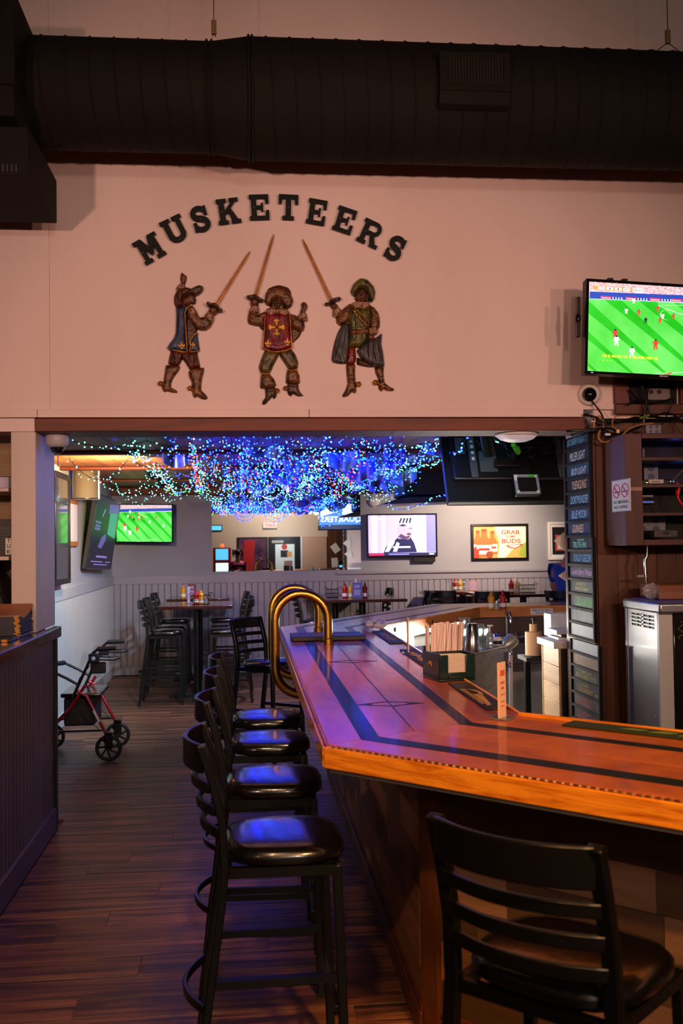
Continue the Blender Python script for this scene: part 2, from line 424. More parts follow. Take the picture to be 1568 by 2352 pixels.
for u, v in ((730, 1000), (900, 990)):
    p = at(u, v, z=2.345) if v > 995 else at(u, v, y=YW-.012)
    q = B().tube(arc(p-Z*.012, .009, 0, 2*PI, 12, X, Z)[:-1], .0015, 6, True).cyl(p, p-Z*.003, .0015)
    if v > 995: q.tube([p-Z*.021, p-Z*.05], .001, 5)
    single('screw_eye', q, CHROME, 'small metal screw eye under the wooden beam' if v > 995 else 'small metal screw eye in the face of the wooden beam', 'hook')
# the room behind
wb = struct('wall_back', B().box((XBL-.1, YB, 0), (6.6, YB+.1, ZC+.2)), GREYW)
bm_me = None
for i in range(int((6.5-XBL)/.082)):
    if bm_me is None:
        c = .008; W = .082; H0, H1 = .1, 1.19
        q = B().add([(0,0,H0),(W,0,H0),(W,0,H1),(0,0,H1),(c,-.013,H0),(W-c,-.013,H0),(W-c,-.013,H1),(c,-.013,H1)], [(0,1,5,4),(1,2,6,5),(2,3,7,6),(3,0,4,7),(4,5,6,7)])
        bm_me = mesh_of(q, BEAD)
    piece('board', bm_me, wb, (XBL+.02+i*.082, YB, 0))
struct('trim_5', B().box((XBL, YB-.022, 1.19), (6.5, YB, 1.30)).box((1.2, YB-.045, 1.28), (6.5, YB, 1.31)), BEAD, bevel=.003)
struct('baseboard_back', B().box((XBL, YB-.02, 0), (6.5, YB, .1)), BEAD, bevel=.003)
build('board', B().box((XBL+.02, YB-.012, .50), (-.5, YB-.007, .506)), mat('groove', (70, 64, 66), 0.6), wb)
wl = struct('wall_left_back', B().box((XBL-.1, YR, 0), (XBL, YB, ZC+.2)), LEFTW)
build('groove_backing', B().box((XBL, YR, .12), (XBL+.002, YB-.03, 1.19)), mat('groove_shade', (104, 106, 110), .6), wl)  # dark sheet behind the boards paints shade into their grooves
q = B(); yy = YR+.02
while yy < YB-.03:
    q.box((XBL, yy+.004, .12), (XBL+.012, yy+.04, 1.19)); yy += .054
build('beadboard', q, LEFTW, wl, kind='stuff')
struct('trim_6', B().box((XBL, YR, 1.19), (XBL+.02, YB-.023, 1.30)), LEFTW, bevel=.003)
struct('baseboard_left', B().box((XBL, YR, 0), (XBL+.022, YB-.023, .13)), LEFTW, bevel=.003)
struct('wall_right_back', B().box((6.5, YR, 0), (6.6, YB, ZC+.2)), GREYW)
cb = struct('ceiling_back', B().box((XBL-.1, YR, ZC+.015), (6.6, YB, ZC+.12)), mat('ceiling_dark', (60, 40, 34), 0.7))
cm = {}
for i in range(46):
    x = XBL+.01+i*.15
    if x > 4.2: break
    for j, (y0, y1) in enumerate(((YR+.06, 8.7+.5*(i % 3)), (8.705+.5*(i % 3), YB-.02))):
        k = round(y1-y0, 2)
        if k not in cm: cm[k] = mesh_of(B().box((0, 0, 0), (.146, k-.003, .015)), CEILW)
        piece('plank', cm[k], cb, (x, y0, ZC))
for k, (y, dp) in enumerate(((8.1, .03), (9.7, .035), (11.6, .035), (13.27, .1))):
    struct('beam.%03d' % (k+1), B().box((XBL+.001, y-.05, ZC-dp), (4.4, y+.05, ZC-.001)), BEAMW, bevel=.008, seg=3)
# entrance wall, seen in the mirror
we = struct('wall_entrance', B().box((-4.1, -4.7, 0), (5.1, -4.6, 5.45)), mat('entrance_paint', (206, 190, 172), .6))
# ------------------------------------------------------------------ the bar
O = [Vector((1.75, 1.61, 0)), Vector((.24, 3.12, 0)), Vector((.24, 7.58, 0)), Vector((1.85, 9.95, 0)), Vector((3.9, 9.95, 0))]
I = [Vector((2.33, 2.19, 0)), Vector((.98, 3.54, 0)), Vector((.98, 7.35, 0)), Vector((2.17, 9.2, 0)), Vector((3.9, 9.2, 0))]
ZT = 1.07
bar = thing('bar_counter', 'long varnished wooden bar counter with dark inlaid stripes and plank-clad front', 'bar counter', (.6, 3.4, 0))
def strip(f0, f1, i, z0, z1, m, name, trim=0.0, parent=bar, bevel=.002):
    a, b_, c, d = O[i].lerp(I[i], f0), O[i+1].lerp(I[i+1], f0), O[i+1].lerp(I[i+1], f1), O[i].lerp(I[i], f1)
    q = B(); v = [Vector((p.x, p.y, z0)) for p in (a, b_, c, d)]+[Vector((p.x, p.y, z1)) for p in (a, b_, c, d)]
    q.add(v, [(0,1,2,3),(7,6,5,4),(0,4,5,1),(1,5,6,2),(2,6,7,3),(3,7,4,0)])
    bmx = build(name, q, m, parent, bevel=bevel)
    # outward faces
    t = bmesh.new(); t.from_mesh(bmx.data); bmesh.ops.recalc_face_normals(t, faces=t.faces); t.to_mesh(bmx.data); t.free()
    return bmx
for i in range(4):
    m = BARF if i == 0 else BARW
    strip(.012, .419, i, 1.005, ZT, m, 'top_board')
    strip(.421, .985, i, 1.005, ZT, m, 'top_board')
    if i != 3:
        strip(.16, .245, i, ZT-.01, ZT+.0012, INLAY, 'inlay_strip', bevel=0)
        strip(.655, .72, i, ZT-.01, ZT+.0012, INLAY, 'inlay_strip', bevel=0)
    strip(.985, 1.0, i, .99, ZT+.012, EDGEW if i < 2 else EDGEW, 'inner_edge', bevel=.004)
# lozenges inlaid along the left run, joined by the middle seam
for y in (3.87, 5.28, 6.68):
    q = B(); c = Vector((.55, y, ZT))
    for sg in (-1, 1):
        q.prism([(-.13, 0), (0, sg*.062), (.13, 0), (0, sg*.047)], c-Z*.008, X, Y, Z*.0092)
        q.prism([(sg*.135, 0), (sg*.06, .034), (sg*.075, 0), (sg*.06, -.034)], c-Z*.008, X, Y, Z*.0093)
    build('inlay_lozenge', q, INLAY, bar, smooth=0)
build('inlay_line', B().box((.5475, 3.4, ZT-.01), (.5525, 7.4, ZT+.001)), INLAY, bar, smooth=0)
# outer edge band, metal strip under it and the beaded moulding along its top
EDG = [Vector((p.x, p.y, 1.032)) for p in O]
for i in range(4):
    d = (O[i+1]-O[i]).normalized()
    build('edge_band', B().tube([EDG[i], EDG[i+1]], 1, flat=(.022, .066), up=Z), EDGEW, bar, bevel=.004)
    if i < 2:
        q = B(); L = (O[i+1]-O[i]).length; n = int(L/.024)
        for k in range(n):
            p = EDG[i]+d*((k+.5)*.024)+Z*.034; nn = Vector((-d.y, d.x, 0))
            q.mx = Matrix.Translation(p) @ Matrix((d, nn, Z)).transposed().to_4x4()
            q.ball((0, 0, 0), (.0125, .006, .006), 6, 4)
        q.mx = None
        build('beaded_trim', q, mat('dark_bead', (120, 62, 22), .35, noise=(40, (60, 32, 14))), bar, kind='stuff')
        build('metal_strip', B().tube([EDG[i]-Z*.038+d*.02, EDG[i+1]-Z*.038-d*.02], 1, flat=(.012, .008), up=Z), STEEL, bar)
# base: carcass, staggered planks, corner post and kick board
def face(p, e, n, rows, z0, rh, lens, seed):
    rr = random.Random(seed); L = (e-p).length; d = (e-p).normalized()
    for r in range(rows):
        s = 0; k = rr.random()*.5
        while s < L-.01:
            l = min(lens*(.6+.9*rr.random())*(k if s == 0 and k > .2 else 1), L-s)
            if L-s-l < .08: l = L-s
            a = p+d*(s+.001)+Z*(z0+r*rh+.001); th = .012+rr.random()*.005
            build('plank', B().prism(rect(0, 0, l-.002, rh-.002), a, d, Z, n*th), PANELW, bar, smooth=0)
            s += l
BC = Vector((.60, 3.40, 0)); FD = Vector((.7071, -.7071, 0)); FN = Vector((-.7071, -.7071, 0))
FE = BC+FD*1.75
build('carcass', B().prism([(BC.x, BC.y), (BC.x, 7.35), (1.0, 7.35), (1.0, 3.62), (FE.x+.3, FE.y+.3), (FE.x, FE.y)], (0, 0, .0), X, Y, Z*1.004), mat('carcass_dark', (40, 28, 24), .7), bar)
build('carcass', B().prism([(BC.x, 7.36), (2.02, 9.55), (3.9, 9.55), (3.9, 9.35), (2.12, 9.35), (.92, 7.36)], (0, 0, 0), X, Y, Z*1.004), mat('white_panel', (214, 214, 210), .5), bar)
face(BC+Y*.06, Vector((.60, 7.35, 0)), -X, 7, .1, .129, .62, 3)
face(BC+FD*.06, FE, FN, 7, .1, .129, .62, 8)
bis = Vector((-.924, -.383, 0))
build('corner_post', B().prism([(-.012, 0), (-.022, .03), (.02, .075), (.062, .03), (.05, -.03), (.02, -.045)], BC+Vector((0, -.02, 0)), X, Y, Z*1.0), CEDAR, bar)
for a, e, n in ((BC, Vector((.60, 7.35, 0)), -X), (BC, FE, FN)):
    d = (e-a).normalized()
    build('kick_board', B().prism(rect(0, 0, (e-a).length, .1), a, d, Z, n*.03), CEDARX, bar, bevel=.003)
    build('moulding', B().prism(rect(0, 0, (e-a).length, .022), a+Z*.1, d, Z, n*.026), CEDARX, bar)
# coat hooks under the overhang
for s, k in ((.14, 0), (1.0, 1)):
    p = Vector((O[1].x, O[1].y, .993))+FD*(.22+s*.62)-FN*.16
    single('coat_hook', B().tube(arc(p-Z*.018, .017, PI, 2.1*PI, 10, FD, Z), .003, 6).cyl(p+Z*.004, p-Z*.018-FD*.017, .003), CHROME,
           ('hook under the bar overhang nearest to the corner' if k == 0 else 'hook under the bar overhang behind the near stool'), 'hook')
# seat discs and the notice on the inner fascia
def seatdisc(u, v, i, txt):
    a, c = I[i], I[i+1]; d = (c-a).normalized(); n = Vector((d.y, -d.x, 0))
    # meet the sight line with the fascia plane
    ray = at(u, v, z=1.045); q = Vector((ray.x, ray.y, 0)); s = (q-a).dot(d); p = a+d*s+n*.006; p.z = 1.032
    o = thing('seat_number', {'': 'small black round seat marker on the left end of the fascia, above the glow', '7': 'small black round seat marker reading 7, in the middle of the slanting fascia', '6': 'small black round seat marker reading 6, just left of the hand-washing notice'}[txt], 'marker', p)
    build('disc', B().lathe([(.017, 0), (.017, .004), (.014, .005)], p, 16, n), BLKPL, o)
    if txt:
        t = B(); write(t, txt, p+n*.006-d*.006-Z*.009, d*.012, Z*.018); build('numeral', t, WHITE, o, smooth=0)
seatdisc(902, 1442, 2, ''); seatdisc(1025, 1426, 2, '7'); seatdisc(1190, 1409, 3, '6')
for i in (2, 3):
    a, c = I[i], I[i+1]; d = (c-a).normalized(); n = Vector((d.y, -d.x, 0))
    build('fascia', B().prism(rect(0, 0, (c-a).length, .085), a+Z*.985, d, Z, n*.005), wood('fascia_wood', (196, 120, 58), (216, 142, 76), (.6, .6, 4), .35, vary=.05), bar, smooth=0)
a = at(1218, 1404, y=9.19); a.z = 1.003
o = thing('handwash_notice', 'white notice asking employees to wash hands stuck on the wooden fascia', 'sign', a)
build('plate', B().box((a.x, 9.186, 1.0), (a.x+.215, 9.195, 1.058)), PAPER, o)
t = B(); write(t, 'EMPLOYEES  MUST', (a.x+.015, 9.1855, 1.034), X*.185, Z*.015); build('lettering', t, mat('ink_blue', (52, 48, 120), .6), o, smooth=0)
t = B(); write(t, 'WASH HANDS', (a.x+.045, 9.1855, 1.011), X*.125, Z*.014)
build('lettering', t, mat('ink_blue', (52, 48, 120), .6), o, smooth=0)

# brass service rails
def brass_loop(y, label):
    xb, xl, ct, cbm = .50, .165, 1.245, .98
    P = [Vector((xb, y, ZT)), Vector((xb, y, 1.21))]
    P += arc((xb-.165, y, 1.225), .165, 0, PI, 14, X, Z)
    P += [Vector((xb-.33, y, 1.1))]
    P += arc((xb-.165, y, .93), .165, PI, 1.5*PI, 9, X, Z)
    P += [Vector((.59, y, .765))]
    o = thing('brass_rail', label, 'rail', (xb, y, ZT))
    build('tube', B().tube(P, .0285, 14), BRASS, o, smooth=60)
    build('collar', B().lathe([(.034, 0), (.034, .035), (.03, .04)], (xb, y, ZT), 18), BRASS, o)
    build('flange', B().lathe([(.055, 0), (.055, .002), (.05, .004), (.03, .005)], (xb, y, ZT+.0005), 24), BRASS, o)
    build('flange', B().lathe([(.052, 0), (.052, .006), (.03, .01)], (.595, y, .765), 20, -X), BRASS, o)
brass_loop(6.2, 'curved brass service rail on the bar, in front of its twin')
brass_loop(7.05, 'curved brass service rail on the bar, behind its twin')

# cribbage board across the bar between the rails
c = at(750, 1467, z=ZT); o = thing('cribbage_board', 'dark cribbage board with peg holes lying between the brass rails', 'game board', (c.x, c.y, ZT+.002))
build('board', B().box((c.x-.235, c.y-.16, ZT+.002), (c.x+.235, c.y+.16, ZT+.03)), mat('crib_black', (26, 24, 28), .4), o, bevel=.004)
q = B()
for i in range(3):
    for j in range(28): q.cyl((c.x-.21+j*.0155, c.y-.1+i*.05, ZT+.029), (c.x-.21+j*.0155, c.y-.1+i*.05, ZT+.0312), .0035, n=6)
build('peg_holes', q, mat('hole_grey', (150, 140, 130), .6), o, kind='stuff')
q = B().poly(rect(.0, .0, .13, .045), (c.x-.2, c.y+.07, ZT+.0308), X, Y).poly(rect(0, 0, .1, .05), (c.x+.06, c.y+.06, ZT+.0308), X, Y).poly(rect(0, 0, .06, .09), (c.x-.03, c.y-.03, ZT+.0308), X, Y)
q.poly(rect(0, 0, .05, .06), (c.x-.2, c.y-.08, ZT+.0308), X, Y)
build('printing', q, mat('crib_print', (150, 134, 104), .6), o, smooth=0)

# spill mats along the inner edge
def mat_strip(p0, p1, w0, base, ink, label, kind):
    p0, p1 = Vector((p0[0], p0[1], 0)), Vector((p1[0], p1[1], 0)); d = (p1-p0); L = d.length; d.normalize(); n = Vector((-d.y, d.x, 0)); z = ZT+.001
    o = thing('bar_mat', label, 'bar mat', ((p0+p1)/2).to_tuple()[:2]+(z,), group='rubber bar mats')
    build('mat', B().prism(rect(0, -w0/2, L, w0/2), (p0.x, p0.y, z), d, n, Z*.007), base, o, bevel=.002)
    q = B(); zz = z+.0078
    if kind == 'script':
        rr = random.Random(5)
        q.prism([(L*.3, -.005), (L*.36, .026), (L*.46, .034), (L*.58, .018), (L*.54, .002), (L*.44, .02)], (p0.x, p0.y, zz), d, n, Z*.001)
        q.prism([(L*.5, -.01), (L*.56, .02), (L*.9, -.004), (L*.92, -.024)], (p0.x, p0.y, zz), d, n, Z*.001)
        for k in range(9):
            s = L*(.3+.065*k); q.prism([(s, -.032), (s+.012, -.012), (s+.026, -.016), (s+.02, -.036)], (p0.x, p0.y, zz), d, n, Z*.001)
    else:
        for k in range(7):
            s = L*(.2+.1*k); h = .012+.008*((k*7) % 3)
            q.prism([(s, -h), (s+L*.03, h), (s+L*.085, h*.7), (s+L*.06, -h*.8)], (p0.x, p0.y, zz), d, n, Z*.001)
    build('print', q, ink, o, smooth=0)
GOLD = mat('print_gold', (196, 142, 62), .5)
RUB = mat('rubber_black', (24, 20, 26), .55)
mat_strip((.922, 4.35), (.922, 3.66), .085, RUB, GOLD, 'black bar mat with gold script, in front of the straw caddy', 'script')
mat_strip((.922, 5.75), (.922, 5.0), .085, RUB, GOLD, 'black bar mat with gold print, behind the straw caddy', 'block')
mat_strip((.922, 7.0), (.922, 6.15), .085, mat('rubber_teal', (22, 66, 78), .5), GOLD, 'teal bar mat with gold print, beside the crumpled cloth', 'block')
i0, i1 = I[1], I[0]; dd = (i1-i0).normalized(); nn = Vector((-dd.y, dd.x, 0))
mat_strip(i0+dd*.22-nn*.07+X*0, i0+dd*1.2-nn*.07, .09, mat('rubber_green', (44, 50, 24), .55), mat('print_green', (120, 130, 40), .5), 'dark bar mat with green print along the front run of the bar', 'block')

# crumpled cloth
c = at(862, 1446, z=ZT); rr = random.Random(3); q = B()
for k in range(9):
    a = rr.random()*6.28; p = c+Vector((math.cos(a)*.05, math.sin(a)*.1, .012+.02*rr.random()))
    pts = [Vector(p)+Vector((rr.uniform(-.03, .03), rr.uniform(-.05, .05), rr.uniform(0, .035))) for _ in range(5)]
    q.tube(pts, [.004, .018, .022, .016, .005], 7)
m_ = min(v[2] for v in q.v); q.v = [(x, y, z-m_+ZT+.001) for x, y, z in q.v]
single('cleaning_cloth', q, mat('cloth_white', (205, 205, 210), .9), 'crumpled white cloth on the bar behind the cribbage board', 'cloth', smooth=80)

# straw caddy
c = at(1032, 1560, z=ZT); ca = Vector((c.x, c.y+.02, ZT)); A = math.radians(12)
o = thing('straw_caddy', 'dark green bar caddy filled with napkins and wrapped straws', 'caddy', ca, A)
DG = mat('dark_green_plastic', (16, 40, 34), .28, coat=.3)
W, D, H1 = .088, .10, .125
q = B().box((-W, -D, 0), (W, D, .012)).box((-W, -D, .012), (-W+.008, D, H1)).box((W-.008, -D, .012), (W, D, H1)).box((-W, D-.008, .012), (W, D, H1+.02))
q.box((-W, -D, .012), (-W+.045, -D+.008, H1-.005)).box((W-.045, -D, .012), (W, -D+.008, H1-.005)).box((-W+.045, -D, .012), (W-.045, -D+.008, .04))
q.box((-W, .01, .012), (W, .018, H1))
build('holder', q, DG, o, bevel=.004, local=True)
q = B()
for k in range(24):
    z = .014+k*.0042; q.box((-.062+.002*(k % 3), -.085, z), (.062, .005, z+.0036))
build('napkins', q, mat('napkin', (214, 196, 178), .9), o, local=True, smooth=0, kind='stuff')
build('emblem', B().prism([(0, 0), (.012, .022), (.03, .026), (.044, .012), (.04, .0), (.03, .012), (.014, .01)], (-W-.0005, .03, .06), -Y, Z, -X*.002), mat('emblem_gold', (196, 156, 70), .4), o, local=True)
smesh = mesh_of(B().cyl((0, 0, 0), (0, 0, .23), .0064, n=7), mat('straw_paper', (222, 200, 192), .8, vary=.06))
rr = random.Random(4)
for k in range(60):
    gx, gy = k % 12, k//12
    piece('straw', smesh, o, (-.074+gx*.0134, .026+gy*.0125, .013+.012*rr.random()), (rr.uniform(-.06, .06), rr.uniform(-.02, .16), 0))

# table tents
def tent(c, rz, w_, h, label, art):
    o = thing('menu_stand', label, 'table card', c, rz, None)
    build('base', B().box((-w_*.6, -.035, 0), (w_*.6, .035, .006)), mat('clear_acrylic', (200, 205, 215), .08, trans=.8), o, local=True, bevel=.002)
    build('card', B().box((-w_/2, -.003, .006), (w_/2, .003, h)), mat('card_cream', (226, 190, 160), .6), o, local=True)
    q = B()
    for k, (y0, y1, x0, x1) in enumerate(art): q.box((-w_/2+x0*w_, -.0036, h*y0), (-w_/2+x1*w_, -.0031, h*y1))
    if art: build('print', q, mat('card_print', (206, 96, 70), .6), o, local=True, smooth=0)
c = at(1153, 1652, z=ZT); tent((c.x, c.y, ZT+.001), math.radians(50), .055, .2, 'tall narrow cream table card standing on the bar near its corner', ((.76, .86, .2, .85), (.62, .66, .2, .8), (.52, .57, .3, .7), (.42, .44, .2, .8), (.3, .32, .25, .75), (.22, .24, .25, .75)))
c = at(937, 1500, z=ZT); tent((c.x, c.y, ZT+.001), math.radians(84), .1, .2, 'thin pale table card seen edge-on behind the straw caddy', ())
# ------------------------------------------------------------------ bar stools
def make_stool(label, loc, rz, group):
    t = thing('bar_stool', label, 'bar stool', loc, rz, group)
    # padded D-shaped seat
    ol = []
    for i in range(28):
        a = 2*PI*i/28; r = 1/((abs(math.cos(a))**3.2+abs(math.sin(a))**3.2)**(1/3.2))
        x, y = .188*r*math.cos(a), .205*r*math.sin(a)*(1.0+.05*math.cos(a)); ol.append((x+.03, y))
    q = B(); n = len(ol); vs = []; prof = ((.94, .738), (1.0, .748), (1.0, .768), (.95, .783), (.8, .791), (.4, .795))
    for s, z in prof: vs += [(x*s, y*s, z) for x, y in ol]
    fs = [(i*n+j, i*n+(j+1) % n, (i+1)*n+(j+1) % n, (i+1)*n+j) for i in range(len(prof)-1) for j in range(n)]
    fs += [tuple(range(n))[::-1], tuple((len(prof)-1)*n+j for j in range(n))]
    build('seat', q.add(vs, fs), VINYL, t, local=True, smooth=60)
    q = B()
    for a, b in (((-.145, -.18), (.18, -.19)), ((-.145, .18), (.18, .19)), ((-.145, -.18), (-.145, .18)), ((.18, -.19), (.18, .19))):
        q.tube([(a[0], a[1], .722), (b[0], b[1], .722)], 1, flat=(.022, .03), up=Z)
    build('seat_frame', q, BLACK, t, local=True)
    for s in (-1, 1):
        P = [(-.245, s*.197, 0), (-.213, s*.193, .3), (-.168, s*.19, .62), (-.155, s*.189, .74), (-.162, s*.188, .88), (-.19, s*.187, 1.0), (-.222, s*.187, 1.105)]
        build('rear_leg', B().tube(P, 1, flat=(.026, .036), up=Y), BLACK, t, local=True, bevel=.004)
        fl = build('front_leg', B().tube([(.18, s*.187, .735), (.2, s*.197, 0)], 1, flat=(.028, .028), up=Y), BLACK, t, local=True, bevel=.004)
        build('foot_cap', B().box((.185, s*.197-.017, 0), (.219, s*.197+.017, .02)), BLKPL, fl, local=True)
    def back_x(z): return -.155-.067*max(0, (z-.78)/.325)**1.3
    def bowed(z, h, dep, th=.014):
        x0 = back_x(z) if z > .7 else -.212
        P = [(x0-.008-dep*(1-(2*i/12-1)**2), -.187+.374*i/12, z) for i in range(13)]
        return B().tube(P, 1, flat=(th, h), up=Z)
    build('top_rail', bowed(1.063, .085, .055), BLACK, t, local=True, bevel=.004)
    for z in (.975, .908, .842): build('slat', bowed(z, .03, .052), BLACK, t, local=True, bevel=.003)
    build('rear_stretcher', bowed(.33, .026, .06), BLACK, t, local=True, bevel=.003)
    build('foot_rest', B().tube([(.197-.02, -.19, .30), (.197-.02, .19, .30)], 1, flat=(.02, .03), up=Z), BLACK, t, local=True, bevel=.003)
    for s in (-1, 1):
        build('side_stretcher', B().tube([(-.205, s*.193, .40), (.185, s*.191, .40)], 1, flat=(.016, .024), up=Z), BLACK, t, local=True)
        build('side_stretcher', B().tube([(-.222, s*.193, .24), (.19, s*.193, .24)], 1, flat=(.016, .024), up=Z), BLACK, t, local=True)
    return t
G1 = 'black bar stools along the long side of the bar'
st0 = make_stool('black ladder-back bar stool at the long side of the bar, nearest one of its row', (.075, 3.2, 0), math.radians(2), G1)
ROW = ((3.99, -2, 'second from the camera in the row along the long side'), (4.76, 1, 'third from the camera in the row along the long side'), (5.4, -1, 'last of the row, next to the brass rails'))
for y, a, s in ROW: dup(st0, (.07, y, 0), math.radians(a), 'black ladder-back bar stool, '+s)
dup(st0, (.16, 7.95, 0), math.radians(-38), 'black ladder-back bar stool behind the brass rails, turned to the far corner of the bar')
r = dup(st0, (.69, 2.18, 0), math.radians(45), 'black ladder-back bar stool with its back to the camera at the front of the bar'); r['group'] = 'stools at the front of the bar'

# ------------------------------------------------------------------ high tables
def table(x0, x1, y0, y1, label, z=1.04):
    cx, cy = (x0+x1)/2, (y0+y1)/2
    t = thing('high_table', label, 'table', (cx, cy, 0), 0, 'high dining tables in the back room')
    build('tabletop', B().box((x0, y0, z-.035), (x1, y1, z)), REDTOP, t, bevel=.006)
    build('column', B().lathe([(.05, 0), (.05, .02), (.042, .03), (.042, z-.06)], (cx, cy, .012), 18), BLACK, t)
    build('top_plate', B().box((cx-.2, cy-.02, z-.05), (cx+.2, cy+.02, z-.036)).box((cx-.02, cy-.2, z-.05), (cx+.02, cy+.2, z-.036)), BLACK, t)
    for dx, dy in ((1, 0), (-1, 0), (0, 1), (0, -1)):
        d = Vector((dx, dy, 0))*(min(1, (y1-y0)/.75) if dy else 1); n = Vector((-dy, dx, 0))
        build('foot', B().prism([(.03, 0), (.31, 0), (.32, .02), (.29, .03), (.03, .06)], Vector((cx, cy, 0))-n*.035, d, Z, n*.07), BLACK, t, bevel=.004)
    return t
table(-.96, -.16, 10.85, 11.75, 'red-brown high table beside the left wall, with the condiment caddy on it')
table(-.98, -.22, 12.3, 13.1, 'red-brown high table against the back wall, behind the left one')
table(.9, 1.86, 11.5, 12.4, 'red-brown high table under the mirror and the cyclist screen')
table(.72, 1.55, 12.5, 13.25, 'red-brown high table against the wall right under the mirror')
table(2.85, 4.1, 11.95, 12.75, 'red-brown high table in front of the beer poster')
table(2.3, 3.4, 12.85, 13.25, 'narrow high table against the wall under the beer poster')
G2 = 'black bar stools around the high tables'
for x, y, a, s in ((-.9, 10.95, 0, 'left of the left high table, nearest'), (-.9, 11.5, 2, 'left of the left high table, second'), (-.92, 12.6, 0, 'left of the table against the wall'),
                   (-.2, 10.98, 180, 'right of the left high table, nearest'), (-.2, 11.52, 178, 'right of the left high table, second'), (-.24, 12.6, 180, 'right of the table against the wall'),
                   (.8, 11.9, 0, 'left of the high table under the cyclist screen'), (1.95, 11.8, 180, 'right of the high table under the cyclist screen'), (1.62, 12.85, 180, 'right of the table right under the mirror'),
                   (2.45, 12.2, 60, 'left of the table in front of the beer poster'), (2.95, 11.75, 70, 'in front of the left end of the poster table')):
    r = dup(st0, (x, y, 0), math.radians(a), 'black ladder-back stool '+s); r['group'] = G2

# ------------------------------------------------------------------ condiments
RED = mat('ketchup_red', (168, 24, 26), .35); YEL = mat('mustard_yellow', (226, 158, 28), .35)
def bottle(name, label, p, m, capm, h=.17, r=.028, cat='bottle', capped=True):
    o = thing(name, label, cat, p, 0, 'table condiments')
    p = Vector(p)
    bd = build('body', B().lathe([(r*.93, 0), (r, .006), (r, h*.3), (r*.86, h*.42), (r, h*.56), (r*.95, h*.66), (r*.5, h*.76), (r*.42, h*.8)], p, 16), m, o)
    if capped: build('cap', B().lathe([(r*.5, h*.79), (r*.5, h*.86), (r*.3, h*.88), (r*.13, h)], p, 12), capm, o)
    build('label_band', B().lathe([(r*1.01, h*.1), (r*1.015, h*.12), (r*1.015, h*.28), (r*1.01, h*.3)], p, 16), PAPER, bd)
def shaker(label, p):
    o = thing('salt_shaker', label, 'shaker', p, 0, 'table condiments'); p = Vector(p)
    build('glass', B().lathe([(.02, 0), (.021, .004), (.019, .05), (.016, .055)], p, 12), mat('shaker_glass', (190, 190, 195), .1, trans=.5), o)
    build('lid', B().lathe([(.018, .054), (.019, .06), (.017, .075), (.008, .08)], p, 12), CHROME, o)
def basket(label, p, w_=.2, d=.13, h=.1):
    o = thing('condiment_caddy', label, 'caddy', p, 0, 'table condiments'); x, y, z = p
    q = B()
    for zz, s in ((.004, .85), (h*.5, .93), (h, 1.0)):
        q.tube([(x+sx*w_/2*s, y+sy*d/2*s, z+zz) for sx, sy in ((-1,-1),(1,-1),(1,1),(-1,1))], .003, 6, True)
    for k in range(9):
        f = -1+k/4
        for sy in (-1, 1): q.tube([(x+f*w_/2*.85, y+sy*d/2*.85, z+.004), (x+f*w_/2, y+sy*d/2, z+h)], .002, 5)
    for sx in (-1, 1): q.tube(arc((x+sx*(w_/2), y, z+h), .028, 0, PI, 6, X, Z), .004, 6)
    build('wire_basket', q, BLACK, o)
    build('tray', B().box((x-w_*.4, y-d*.4, z), (x+w_*.4, y+d*.4, z+.004)), BLKPL, o)
ZTAB = 1.0405
def tp(u, y, z=ZTAB): 
    p = at(u, 1376, y=y); return (p.x, y, z)
a = tp(462, 11.2); basket('black wire caddy on the left high table', a, .21, .13)
bottle('ketchup_bottle', 'red ketchup bottle in the wire caddy on the left high table', (a[0]-.055, a[1]-.01, ZTAB+.005), RED, RED)
bottle('mustard_bottle', 'yellow mustard bottle in the wire caddy on the left high table', (a[0]+.0, a[1]-.01, ZTAB+.005), YEL, YEL, .155)
shaker('salt shaker with chrome lid in the wire caddy on the left high table', (a[0]+.05, a[1]-.01, ZTAB+.005))
def card(label, p, c1, w_=.1, h=.2, rz=0):
    o = thing('table_card', label, 'table card', p, rz)
    build('card', B().box((-w_/2, -.004, 0), (w_/2, .004, h)), c1, o, local=True)
    build('foot', B().box((-w_/2, -.025, 0), (w_/2, .025, .006)), mat('clear_acrylic', (200, 205, 215), .08, trans=.8), o, local=True)
    build('picture', B().box((-w_*.35, -.0046, h*.2), (w_*.35, -.0041, h*.55)).box((-w_*.3, -.0046, h*.65), (w_*.3, -.0041, h*.85)), mat('card_purple', (150, 140, 190), .5), o, local=True)
a = tp(433, 11.35); card('upright acrylic card left of the caddy on the left high table', a, mat('card_lilac', (170, 160, 176), .4), .03, .19, .4)
a = tp(440, 12.6); card('dark red menu holder on the table against the wall', a, mat('card_red', (110, 24, 24), .5), .09, .17)
a = tp(421, 12.6); bottle('mustard_bottle', 'yellow bottle standing alone on the table against the wall', a, YEL, YEL, .16, .032)
a = tp(797, 11.85); bottle('ketchup_bottle', 'red ketchup bottle left on the table under the cyclist screen', (a[0]-.02, a[1]+.05, a[2]), RED, RED, .19, .034)
bottle('mustard_bottle', 'yellow mustard bottle beside ketchup on the table under the cyclist screen', (a[0]+.05, a[1]+.06, a[2]), YEL, YEL, .17)
a = tp(820, 11.75); card('blue menu card standing on the table under the cyclist screen', a, mat('card_blue', (80, 90, 160), .4), .11, .19)
a = tp(838, 11.8); bottle('hot_sauce_bottle', 'dark red bottle right of the blue menu card', a, mat('sauce_red', (120, 18, 22), .3), BLKPL, .2, .03)
a = tp(818, 12.0); bottle('ranch_bottle', 'white bottle behind the blue menu card', a, WHITE, WHITE, .23, .03)
a = tp(776, 11.95); basket('black wire caddy left of the ketchup on the table under the cyclist screen', (a[0]-.06, a[1]+.1, a[2]), .16, .12)
